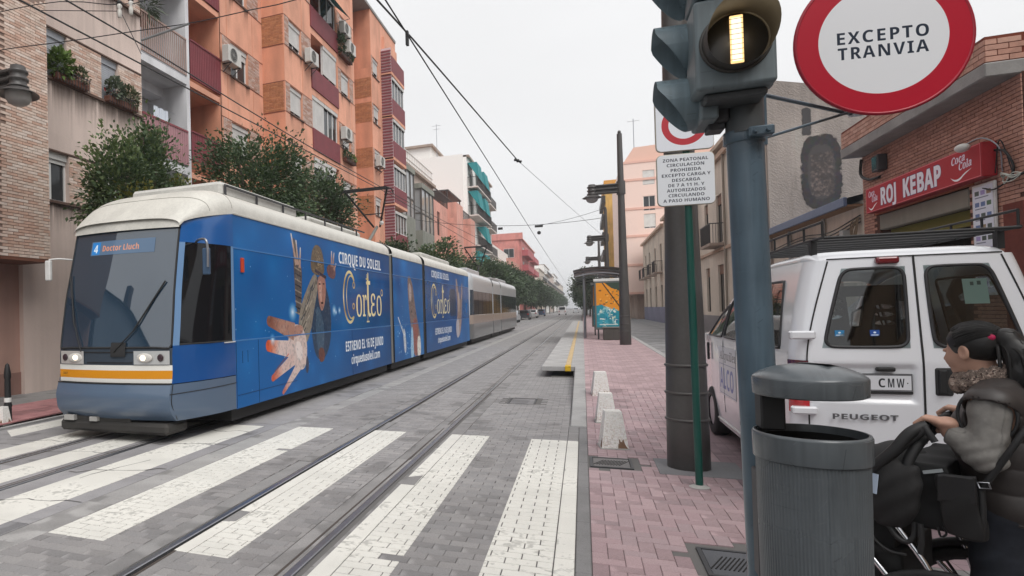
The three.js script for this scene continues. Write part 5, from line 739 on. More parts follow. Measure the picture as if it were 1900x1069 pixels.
// shelter and poster panel at the stop
{
  const t = thing('tram_shelter', 'tram stop shelter with a dark curved ribbed roof', 'shelter', [0, 0.25, 30]);
  const arc = (y, x0 = -0.35, x1 = 1.75) => { const o = []; for (let i = 0; i <= 12; i++) { const u = i / 12; o.push([lerp(x0, x1, u), y + 0.32 * Math.sin(Math.PI * (0.2 + 0.62 * u)) - 0.12]); } return o; };
  const top = arc(3.0), shape = poly([...top, ...top.slice().reverse().map(([x, y]) => [x, y - 0.05])]), roof = ext(shape, 6.5); roof.translate(0, 0, -6.5); mesh('roof', clean(roof), mat('#3d3b3a', 0.35, { metalness: 0.3 }), t);
  for (const [y, m] of [[2.88, M.darkSteel], [2.74, M.steel], [2.6, M.darkSteel]]) { const a = arc(y, -0.32 + (2.88 - y) * 0.3, 1.75), s2 = poly([...a, ...a.slice().reverse().map(([x, q]) => [x, q - 0.045])]); for (const z of [-0.06, -3.2, -6.4]) { const g = ext(s2, 0.06); g.translate(0, 0, z); mesh('roof_rib', clean(g), m, t); } }
  for (const d of [0.4, 3.2, 6.0]) { mesh('pillar', [rod([0.08, 0, d], [0.1, 2.95, d], 0.055, 0.05, 12)], M.steel, t); mesh('pillar', [rod([1.68, 0, d], [1.68, 2.95, d], 0.055, 0.05, 12)], M.darkSteel, t); }
  for (let k = 0; k < 4; k++) mesh('back_pane', [box(1.66, 1.675, 0.3, 2.3, 0.5 + k * 1.4, 1.82 + k * 1.4)], M.clear, t); mesh('bench', [box(1.1, 1.55, 0.42, 0.48, 1, 5), box(1.2, 1.25, 0, 0.42, 1.4, 1.5), box(1.2, 1.25, 0, 0.42, 4.4, 4.5)], M.steel, t);
  const tx = canvasTex(512, 1024, (c, W, H) => {
    const q = rngOf(77); c.fillStyle = '#e2932c'; c.fillRect(0, 0, W, H); c.fillStyle = '#2a8b9c'; c.beginPath(); c.moveTo(0, 520); c.lineTo(120, 500); c.lineTo(330, 640); c.lineTo(512, 650); c.lineTo(512, 1024); c.lineTo(0, 1024); c.fill();
    for (let i = 0; i < 60; i++) { c.fillStyle = ['#8fbfc4', '#d9e3dc', '#1f6f93', '#3d9fb4', '#c9d6c0'][(q() * 5) | 0]; c.beginPath(); const x = 40 + q() * 380, y = 600 + q() * 360; c.moveTo(x, y); for (let k = 0; k < 4; k++) c.lineTo(x + (q() - 0.5) * 170, y + (q() - 0.5) * 150); c.fill(); }
    c.fillStyle = '#3a4a40'; c.beginPath(); c.moveTo(190, 0); c.lineTo(512, 0); c.lineTo(512, 200); c.lineTo(330, 120); c.fill(); for (let i = 0; i < 40; i++) { c.fillStyle = ['#c46f2a', '#5a6a4a', '#f0b052', '#7a5230'][(q() * 4) | 0]; c.fillRect(60 + q() * 430, 150 + q() * 340, 14 + q() * 40, 10 + q() * 26); } c.strokeStyle = '#37322c'; c.lineWidth = 26; c.beginPath(); c.moveTo(140, 0); c.lineTo(512, 560); c.stroke(); c.fillStyle = '#cfd8d4'; c.fillRect(60, 950, 400, 22);
  });
  for (const [label, d, x0] of [['backlit-style poster case with an orange and teal print, beside the mast', 29.4, 0.48], ['second poster case farther along inside the shelter', 33.6, 0.42]]) {
    const p = thing('poster_case', label, 'advertising panel', [x0, 0.25, d]); mesh('frame', [box(0, 1.08, 0.42, 2.52, 0, 0.16, 0.02)], mat('#6d7473', 0.4, { metalness: 0.4 }), p); mesh('header', [box(-0.02, 1.1, 2.5, 2.62, -0.02, 0.18, 0.015)], M.whitePaint, p); mesh('poster', [quadUV([0.08, 0.52, -0.004], [1.0, 0.52, -0.004], [1.0, 2.44, -0.004], [0.08, 2.44, -0.004])], mat('#ffffff', 0.25, { map: tx }), p); mesh('leg', [box(0.1, 0.16, 0, 0.42, 0.04, 0.12)], M.darkSteel, p); mesh('leg', [box(0.9, 0.96, 0, 0.42, 0.04, 0.12)], M.darkSteel, p);
  }
  const k = thing('kerbside_box', 'low dark grey cabinet at the foot of the poster panel', 'cabinet', [0.78, 0.25, 28.6]); mesh('body', [box(0, 0.75, 0.0, 0.5, 0, 0.6, 0.02)], mat('#57534f', 0.8, { map: T.concrete }), k); mesh('lid', [box(-0.03, 0.78, 0.5, 0.55, -0.03, 0.63, 0.01)], mat('#6a6661', 0.7), k); mesh('door_seam', [box(0.372, 0.378, 0.06, 0.46, -0.003, 0)], M.black, k);
}
// ---------------------------------------------------------------- overhead wires
const wireM = mat([0.025, 0.025, 0.027], 0.6), sagging = (a, b, sag, n = 16) => Array.from({ length: n + 1 }, (_, i) => { const t = i / n; return [lerp(a[0], b[0], t), lerp(a[1], b[1], t) - sag * 4 * t * (1 - t), lerp(a[2], b[2], t)]; });
function wire(label, pts, r, name = 'overhead_wire') { const t = thing(name, label, 'wire', [0, 0, 0]); mesh('strand', [tube(pts, r, pts.length * 3, 6)], wireM, t); return t; }
wire('black contact wire above the blue tram, lower of two crossing the left facades', [[-5.92, 5.3, 0.5], [-5.92, 5.34, 5.1], [-5.92, 5.4, 7.4], [-5.94, 5.52, 12.2], [-5.92, 5.62, 18], [-5.92, 5.62, 40], [-5.92, 5.6, 200]], 0.011);
wire('upper black messenger wire over the left track', [[-5.92, 5.72, 0.5], [-5.92, 5.7, 5.9], [-5.92, 5.72, 7.5], [-5.92, 5.66, 12], [-5.92, 5.8, 25], [-5.9, 6.2, 43]], 0.011);
wire('contact wire over the right track running to the end of the street', [[-2.28, 5.8, 1], [-2.28, 5.79, 9], [-2.28, 5.7, 20], [-2.28, 5.55, 40], [-2.28, 5.5, 90], [-2.28, 5.5, 320]], 0.012);
{ const t = wire('feeder wire crossing the sky to an insulator above the track', [[-3.2, 6.0, 0.5], [-2.514, 6.0, 8.22], [-2.401, 6, 9.38], [-1.636, 6.0, 18.85]], 0.014); mesh('insulator', [lathe([[0, -0.12], [0.05, -0.1], [0.03, -0.04], [0.06, 0], [0.03, 0.04], [0.05, 0.1], [0, 0.12]], 0, 0, 0, 12).rotateZ(1.1).translate(-1.63, 6.0, -18.95)], M.black, t); mesh('tail_wire', [tube([[-1.62, 6, 19], [-0.02, 6.0, 31.7], [1.5, 5.95, 43]], 0.007, 20, 5)], mat([0.2, 0.2, 0.21], 0.6), t); mesh('clip', [box(-2.42, -2.38, 5.8, 6.02, 9.35, 9.42)], M.black, t); }
{ const t = wire('span wire slung across the street between the masts, low over the left facades', [[-9.83, 6.4, 7.8], [-9.146, 6.341, 7.7], [-7.6, 6.2, 7.7], [-6.141, 6.086, 7.7], [-5.2, 6.01, 7.7], [-4.096, 5.99, 7.7], [-3.509, 5.977, 7.7], [-2.4, 6.1, 7.6], [0.9, 6.9, 7.3]], 0.008); mesh('tension_rod', [rod([-6.14, 5.93, 7.7], [-5.27, 6.01, 7.7], 0.018)], mat('#8d8f90', 0.5, { metalness: 0.5 }), t); }
{ const t = wire('short upper span wire with two white insulators at the top left', [[-9.83, 7.1, 7.8], [-8.2, 6.94, 7.7], [-7.54, 6.84, 7.7], [-6.55, 6.56, 7.7], [-6.33, 6.53, 7.7], [-5.4, 6.56, 7.7], [0.9, 7.5, 7.3]], 0.007); for (const x of [-6.55, -6.33]) { mesh('insulator', [lathe([[0, -0.2], [0.03, -0.19], [0.035, -0.1], [0.02, -0.05], [0.045, -0.02], [0.02, 0.04], [0, 0.05]], x, 6.56, 7.7, 12)], mat('#c9c6c0', 0.3), t); mesh('cap', [ball(x, 6.6, 7.7, 0.045, 0.04, 0.045, 10)], M.black, t); } mesh('dropper', [rod([-6.5, 6.4, 7.7], [-6.15, 5.72, 7.7], 0.006)], wireM, t); mesh('side_wire', [rod([-8.2, 6.83, 7.7], [-6.56, 6.47, 7.7], 0.006)], wireM, t); }
{ const t = wire('far span wire with small fittings crossing the pale sky', sagging([-11, 8.2, 43], [1.5, 7.3, 43], 0.5), 0.016); mesh('fitting', [box(-2.75, -2.25, 6.98, 7.12, 42.95, 43.05)], M.black, t); mesh('fitting', [box(-5.1, -4.8, 7.0, 7.15, 42.95, 43.05)], M.black, t); mesh('ball', [ball(-2.5, 6.62, 43, 0.12)], M.black, t); mesh('second_strand', [tube(sagging([-2.5, 7.1, 43], [1.5, 7.9, 43], 0.1), 0.012, 14, 5)], wireM, t); }
// ---------------------------------------------------------------- trams
function surf(fn, nu, nv, flip = false, keepUV = false) {           // fn(u, v) -> [x, y, d] with u, v in 0..1
  const pos = [], uv = [], idx = [];
  for (let j = 0; j <= nv; j++) for (let i = 0; i <= nu; i++) { const p = fn(i / nu, j / nv); pos.push(p[0], p[1], -p[2]); uv.push(i / nu, j / nv); }
  for (let j = 0; j < nv; j++) for (let i = 0; i < nu; i++) { const a = j * (nu + 1) + i, b = a + 1, c = a + nu + 1, d = c + 1; flip ? idx.push(a, c, b, b, c, d) : idx.push(a, b, c, b, d, c); }
  const g = new THREE.BufferGeometry(); g.setAttribute('position', new THREE.BufferAttribute(new Float32Array(pos), 3)); g.setAttribute('uv', new THREE.BufferAttribute(new Float32Array(uv), 2)); g.setIndex(idx); g.computeVertexNormals(); return clean(g, keepUV);
}
const paintOf = (c, r = 0.28) => phys(c, r, { clearcoat: 0.7, clearcoatRoughness: 0.12 });
const blueTop = paintOf('#0c569a'), blueLow = paintOf('#064a8c'), bluePillar = paintOf('#6a8db5'), tramWhite = mat('#d5d3cb', 0.45, { map: T.metal }), bumperGrey = paintOf('#52647a', 0.4), darkGlass = phys([0.022, 0.044, 0.072], 0.03, { ior: 2.2 }), cabGlass = phys([0.008, 0.009, 0.011], 0.05, { ior: 1.45 }), wrapGlass = phys([0.016, 0.02, 0.026], 0.06);
// artwork of the wrap, drawn in metres along the side (z0 = where the panel begins)
const PX = 250;
function wrapArt(z0, z1, draw) { const w = Math.min(2048, Math.round((z1 - z0) * PX)), h = Math.round(2.91 * PX), kx = w / (z1 - z0), ky = h / 2.91; return canvasTex(w, h, (c) => { const X = (z) => (z - z0) * kx, Y = (y) => (3.2 - y) * ky; draw(c, X, Y, w, h, ky); }); }
function skyBlue(c, w, h, q, tone) { const g = c.createLinearGradient(0, 0, w, h); tone.forEach((t, i) => g.addColorStop(i / (tone.length - 1), t)); c.fillStyle = g; c.fillRect(0, 0, w, h); for (let i = 0; i < 46; i++) { const x = q() * w, y = q() * h, r = 40 + q() * 170, k = c.createRadialGradient(x, y, 0, x, y, r), b = q() < 0.6; k.addColorStop(0, b ? 'rgba(40,140,215,0.30)' : 'rgba(8,50,110,0.28)'); k.addColorStop(1, 'rgba(20,90,160,0)'); c.fillStyle = k; c.fillRect(x - r, y - r, 2 * r, 2 * r); } for (let i = 0; i < 50; i++) { c.fillStyle = `rgba(220,238,255,${0.2 + 0.5 * q()})`; c.beginPath(); c.arc(q() * w, h * (0.15 + 0.8 * q()), 1 + q() * 2.5, 0, 6.3); c.fill(); } }
function fitText(c, s, x0, x1, yBase, px, font, fill, extra) { c.save(); c.font = font.replace('PX', px + 'px'); const m = c.measureText(s).width; c.translate(x0, yBase); c.scale((x1 - x0) / m, 1); c.fillStyle = fill; c.textBaseline = 'alphabetic'; if (extra) extra(c, s); c.fillText(s, 0, 0); c.restore(); }
function showTitle(c, X, Y, z0, z1, y0, y1, ky) { // curly gold title
  const H = (y1 - y0) * ky, grad = c.createLinearGradient(0, Y(y1), 0, Y(y0)); ['#f2e3b0', '#b99a55', '#efe0b4', '#a68a4c', '#e9d9a8'].forEach((k, i) => grad.addColorStop(i / 4, k));
  const W = X(z1) - X(z0); c.save(); c.lineCap = 'round'; c.strokeStyle = grad;
  c.lineWidth = W * 0.022; c.beginPath(); c.ellipse(X(z0) + W * 0.14, Y((y0 + y1) / 2), W * 0.135, H * 0.47, 0, -0.75, 0.95, true); c.stroke(); c.lineWidth = W * 0.012; c.beginPath(); c.ellipse(X(z0) + W * 0.17, Y((y0 + y1) / 2), W * 0.10, H * 0.40, 0, -1.0, 1.2, true); c.stroke(); c.beginPath(); c.arc(X(z0) + W * 0.235, Y(y1 - (y1 - y0) * 0.27), W * 0.022, 0, 6.3); c.stroke(); c.beginPath(); c.arc(X(z0) + W * 0.22, Y(y0 + (y1 - y0) * 0.33), W * 0.02, 0, 6.3); c.stroke(); c.restore();
  const letters = [['o', 0.27, 0.16, 0.46], ['r', 0.43, 0.11, 0.46], ['t', 0.53, 0.12, 0.78], ['\u03b5', 0.63, 0.15, 0.5], ['o', 0.79, 0.17, 0.46]];
  for (const [s, a, wd, hh] of letters) { c.save(); c.font = `${Math.round(H * 0.9)}px serif`; const m = c.measureText(s).width; c.translate(X(z0) + W * a, Y(y0 + (y1 - y0) * 0.13)); c.scale(W * wd / m, hh * 1.9); c.fillStyle = grad; c.fillText(s, 0, 0); c.globalCompositeOperation = 'source-over'; c.fillStyle = 'rgba(24,74,130,0.85)'; c.font = `${Math.round(H * 0.9)}px serif`; c.restore(); }
  c.strokeStyle = grad; c.lineWidth = W * 0.012; c.beginPath(); c.moveTo(X(z0) + W * 0.56, Y(y1 - (y1 - y0) * 0.02)); c.lineTo(X(z0) + W * 0.56, Y(y0 + (y1 - y0) * 0.02)); c.moveTo(X(z0) + W * 0.53, Y(y1 - (y1 - y0) * 0.12)); c.lineTo(X(z0) + W * 0.6, Y(y1 - (y1 - y0) * 0.12)); c.moveTo(X(z0) + W * 0.53, Y(y0 + (y1 - y0) * 0.02)); c.lineTo(X(z0) + W * 0.6, Y(y0 + (y1 - y0) * 0.02)); c.stroke();
  c.beginPath(); c.arc(X(z0) + W * 0.96, Y(y0 + (y1 - y0) * 0.62), W * 0.025, 0, 6.3); c.stroke();
}
// draws on a layer of its own, breaks its flat colours up with fine strokes, and lays it over the picture
function onLayer(under, w, h, seed, draw) {
  const cv = document.createElement('canvas'); cv.width = w; cv.height = h; const c = cv.getContext('2d'), q = rngOf(seed); draw(c); c.globalCompositeOperation = 'source-atop';
  for (let i = 0; i < 7000; i++) { const v = q(), x = q() * w, y = q() * h, k = q() < 0.5; c.strokeStyle = v < 0.46 ? `rgba(20,26,44,${0.04 + 0.10 * q()})` : v < 0.9 ? `rgba(235,225,215,${0.03 + 0.08 * q()})` : `rgba(70,130,190,${0.15 * q()})`; c.lineWidth = 3 + 9 * q(); c.lineCap = 'round'; c.beginPath(); c.moveTo(x, y); c.quadraticCurveTo(x + (q() - 0.5) * 20, y + (q() - 0.5) * 20, x + (q() - 0.5) * 24, y + (q() - 0.3) * 22); c.stroke(); }
  c.globalCompositeOperation = 'source-over'; under.drawImage(cv, 0, 0);
}
function blob(c, pts, fill, smooth = true) { c.beginPath(); const n = pts.length; if (smooth) { for (let i = 0; i < n; i++) { const a = pts[i], b = pts[(i + 1) % n], m = [(a[0] + b[0]) / 2, (a[1] + b[1]) / 2]; i ? c.quadraticCurveTo(a[0], a[1], m[0], m[1]) : c.moveTo(m[0], m[1]); } const a = pts[0], b = pts[1]; c.quadraticCurveTo(a[0], a[1], (a[0] + b[0]) / 2, (a[1] + b[1]) / 2); } else { pts.forEach((p, i) => i ? c.lineTo(...p) : c.moveTo(...p)); c.closePath(); } c.fillStyle = fill; c.fill(); }
function finger(c, a, b, w0, w1, col, tip) { const dx = b[0] - a[0], dy = b[1] - a[1], L = Math.hypot(dx, dy), nx = -dy / L, ny = dx / L; const g = c.createLinearGradient(...a, ...b); g.addColorStop(0, col); g.addColorStop(0.55, col); g.addColorStop(1, tip); c.fillStyle = g; c.beginPath(); c.moveTo(a[0] + nx * w0, a[1] + ny * w0); c.lineTo(b[0] + nx * w1, b[1] + ny * w1); c.arc(b[0], b[1], w1, Math.atan2(ny, nx), Math.atan2(-ny, -nx), true); c.lineTo(a[0] - nx * w0, a[1] - ny * w0); c.fill(); }
const art1 = wrapArt(7.9, 15.95, (c, X, Y, w, h, ky) => {
  const q = rngOf(5); skyBlue(c, w, h, q, ['#0d5a98', '#0a5fa4', '#0b5a99', '#0d4880', '#0c4478']); const P = (z, y) => [X(z), Y(y)];
  onLayer(c, w, h, 5, (c) => {
  // circus figure reaching out with an open hand: plain generic performer
  blob(c, [P(10.6, 2.0), P(10.75, 2.35), P(11.2, 2.4), P(11.6, 2.1), P(11.75, 1.5), P(11.6, 0.95), P(11.2, 0.72), P(10.85, 0.85), P(10.7, 1.3)], '#2b3f58'); blob(c, [P(10.95, 1.9), P(11.3, 1.6), P(11.35, 1.1), P(11.1, 0.8), P(10.9, 1.2)], '#40586f');
  blob(c, [P(11.0, 1.0), P(11.3, 1.0), P(11.35, 0.74), P(11.05, 0.7)], '#6b3f35');
  blob(c, [P(9.95, 3.02), P(10.05, 3.03), P(10.22, 2.6), P(10.35, 2.5), P(10.3, 2.0), P(10.25, 1.6), P(10.05, 1.7), P(10.0, 2.3)], '#57504f'); for (let i = 0; i < 9; i++) { c.strokeStyle = i % 2 ? '#2c2f3a' : '#8f8478'; c.lineWidth = 7; c.beginPath(); c.moveTo(...P(10.02, 2.5 - i * 0.1)); c.lineTo(...P(10.3, 2.44 - i * 0.1)); c.stroke(); }
  for (const [a, b] of [[[10.1, 2.55], [9.9, 3.08]], [[10.17, 2.55], [10.1, 2.98]], [[10.24, 2.5], [10.28, 2.86]]]) finger(c, P(...a), P(...b), 12, 5, '#b39688', '#e8dcd0');
  blob(c, [P(10.1, 1.3), P(10.2, 1.75), P(10.55, 2.15), P(10.95, 2.5), P(11.1, 2.2), P(10.85, 1.75), P(10.7, 1.35), P(10.4, 1.05)], '#8c8377'); for (let i = 0; i < 26; i++) { c.strokeStyle = ['#5c564f', '#b0a697', '#746b60', '#3f4650'][(q() * 4) | 0]; c.lineWidth = 3 + q() * 5; const z = 10.2 + q() * 0.7, y = 1.25 + (z - 10.2) * 1.3 + q() * 0.4 - 0.1; c.beginPath(); c.moveTo(...P(z, y)); c.lineTo(...P(z + 0.16, y + 0.1 + q() * 0.1)); c.stroke(); }
  blob(c, [P(10.72, 2.48), P(10.78, 2.85), P(11.0, 3.02), P(11.3, 2.95), P(11.42, 2.6), P(11.4, 2.42), P(11.0, 2.4)], '#6f5f4d'); for (let i = 0; i < 70; i++) { c.fillStyle = ['#8a7860', '#54473a', '#a08c70'][(q() * 3) | 0]; const a = q() * 6.3, k = q(); c.fillRect(X(11.08 + 0.3 * k * Math.cos(a)), Y(2.68 + 0.28 * k * Math.sin(a)), 9, 6); }
  blob(c, [P(11.02, 2.4), P(11.45, 2.42), P(11.48, 2.1), P(11.38, 1.8), P(11.22, 1.68), P(11.08, 1.9)], '#a4776a'); blob(c, [P(11.12, 2.3), P(11.25, 2.3), P(11.28, 2.02), P(11.22, 1.84), P(11.12, 2.0)], '#c89b8c'); c.fillStyle = '#3a2426'; for (const [z, y, a, b] of [[11.16, 2.24, 13, 4], [11.36, 2.25, 11, 4], [11.26, 1.87, 15, 5]]) { c.beginPath(); c.ellipse(X(z), Y(y), a, b, 0, 0, 6.3); c.fill(); } c.strokeStyle = '#3b3440'; c.lineWidth = 16; c.beginPath(); c.moveTo(...P(10.95, 2.5)); c.quadraticCurveTo(...P(11.25, 2.42), ...P(11.5, 2.38)); c.stroke();
  blob(c, [P(11.5, 2.62), P(11.95, 2.7), P(12.05, 2.5), P(11.95, 2.35), P(11.6, 2.4)], '#6a4a4c'); for (const [a, b] of [[[11.8, 2.62], [11.82, 2.92]], [[11.88, 2.62], [11.95, 2.9]], [[11.93, 2.55], [12.05, 2.68]]]) finger(c, P(...a), P(...b), 11, 6, '#a98475', '#ddd3d2');
  blob(c, [P(9.72, 1.35), P(9.9, 1.5), P(10.3, 1.45), P(10.5, 1.15), P(10.45, 0.75), P(10.25, 0.62), P(9.85, 0.78), P(9.65, 1.0)], '#d9c3bc'); blob(c, [P(9.95, 1.2), P(10.25, 1.15), P(10.3, 0.85), P(10.05, 0.8)], '#e9dad5'); blob(c, [P(9.75, 1.3), P(10.0, 1.48), P(10.35, 1.45), P(10.3, 1.3), P(9.95, 1.25)], '#b58a7b');
  finger(c, P(9.95, 1.35), P(9.0, 1.56), 40, 22, '#b08474', '#7d4a3c'); finger(c, P(9.8, 1.05), P(8.95, 1.16), 38, 24, '#dcc6c0', '#d4572f'); finger(c, P(9.9, 0.88), P(9.08, 0.62), 30, 14, '#d9bcb4', '#c5573c'); finger(c, P(10.12, 0.75), P(9.45, 0.34), 26, 9, '#dcc4bd', '#c46a58'); c.strokeStyle = 'rgba(200,60,40,0.5)'; c.lineWidth = 7; c.beginPath(); c.moveTo(...P(9.7, 0.98)); c.lineTo(...P(9.15, 0.72)); c.stroke();
  blob(c, [P(10.45, 0.95), P(10.56, 0.75), P(10.5, 0.55), P(10.38, 0.6)], '#3a3f55');
  });
  for (const [z, y, r] of [[9.9, 1.7, 20], [11.9, 1.72, 15], [12.2, 1.72, 10], [9.1, 1.25, 12], [12, 1.68, 7]]) { const k = c.createRadialGradient(X(z), Y(y), 0, X(z), Y(y), r * 2.4); k.addColorStop(0, 'rgba(235,245,255,0.95)'); k.addColorStop(1, 'rgba(160,205,245,0)'); c.fillStyle = k; c.fillRect(X(z) - 60, Y(y) - 60, 120, 120); }
  const wht = '#eef0f2'; fitText(c, 'CIRQUE DU SOLEIL', X(12.2), X(15.2), Y(2.72), 84, 'bold PX sans-serif', wht); c.fillStyle = wht; blob(c, [P(13.0, 2.76), P(13.2, 2.72), P(13.3, 2.6), P(13.15, 2.64)], wht);
  showTitle(c, X, Y, 12.45, 15.35, 1.42, 2.6, ky);
  fitText(c, 'ESTRENO EL 16 DE JUNIO', X(12.5), X(15.25), Y(0.83), 76, 'bold PX sans-serif', wht); fitText(c, 'cirquedusoleil.com', X(12.85), X(14.95), Y(0.53), 70, 'bold PX sans-serif', wht);
});
const art2 = wrapArt(16.2, 19.6, (c, X, Y, w, h) => {
  const q = rngOf(15), P = (z, y) => [X(z), Y(y)]; skyBlue(c, w, h, q, ['#145e9e', '#0e5a98', '#1269aa']);
  onLayer(c, w, h, 16, (c) => { blob(c, [P(17.7, 2.65), P(18.0, 2.75), P(18.35, 2.45), P(18.5, 2.0), P(18.8, 1.4), P(19.2, 0.9), P(19.1, 0.3), P(18.2, 0.3), P(18.1, 1.0), P(17.85, 1.6)], '#7d6a66'); blob(c, [P(17.85, 2.5), P(18.12, 2.5), P(18.2, 2.1), P(18.02, 1.9), P(17.86, 2.1)], '#b8a6a2'); blob(c, [P(18.2, 1.4), P(18.7, 1.5), P(18.95, 0.9), P(18.7, 0.3), P(18.3, 0.3)], '#94564f'); blob(c, [P(18.75, 0.9), P(19.15, 0.9), P(19.2, 0.25), P(18.7, 0.25)], '#e2ded6'); blob(c, [P(18.0, 1.2), P(18.25, 1.2), P(18.3, 0.2), P(17.9, 0.2)], '#9cc7e6');
  finger(c, P(17.3, 0.9), P(16.65, 1.5), 12, 5, '#cfd6dc', '#eef2f5'); blob(c, [P(17.1, 1.2), P(17.35, 1.15), P(17.45, 0.5), P(17.2, 0.45)], '#c9cdd6'); }); for (let i = 0; i < 26; i++) { c.fillStyle = 'rgba(225,240,255,0.7)'; c.fillRect(X(16.5 + q() * 1.4), Y(0.4 + q() * 0.9), 5 + q() * 12, 4 + q() * 8); }
});
const art3 = wrapArt(19.95, 28.3, (c, X, Y, w, h, ky) => {
  const q = rngOf(25), P = (z, y) => [X(z), Y(y)], wht = '#e8ebf0'; skyBlue(c, w, h, q, ['#2c5587', '#134b86', '#125492', '#1d6dae']);
  fitText(c, 'CIRQUE DU SOLEIL', X(20.9), X(23.9), Y(2.82), 78, 'bold PX sans-serif', wht); showTitle(c, X, Y, 20.8, 24.1, 1.4, 2.6, ky); fitText(c, 'ESTRENO EL 16 DE JUNIO', X(21.3), X(24.2), Y(0.83), 76, 'bold PX sans-serif', wht); fitText(c, 'cirquedusoleil.com', X(21.7), X(23.9), Y(0.53), 70, 'bold PX sans-serif', wht);
  c.fillStyle = '#27405e'; c.fillRect(X(24.0), Y(2.5), X(25.2) - X(24.0), Y(1.45) - Y(2.5)); onLayer(c, w, h, 26, (c) => { blob(c, [P(25.2, 2.9), P(25.5, 3.0), P(25.9, 2.3), P(26.3, 2.0), P(26.6, 2.9), P(26.8, 2.7), P(26.5, 1.5), P(26.1, 0.7), P(25.4, 0.5), P(25.3, 1.2), P(25.6, 1.8)], '#a08a84'); blob(c, [P(25.7, 2.4), P(26.1, 2.4), P(26.0, 1.7), P(25.7, 1.5)], '#c3b2ac'); blob(c, [P(25.1, 1.2), P(25.7, 1.4), P(25.9, 0.6), P(25.2, 0.5)], '#b9b2b8'); });
});
const artMat = (t, r = 0.4) => phys('#ffffff', r, { map: t, specularIntensity: 0.7 });
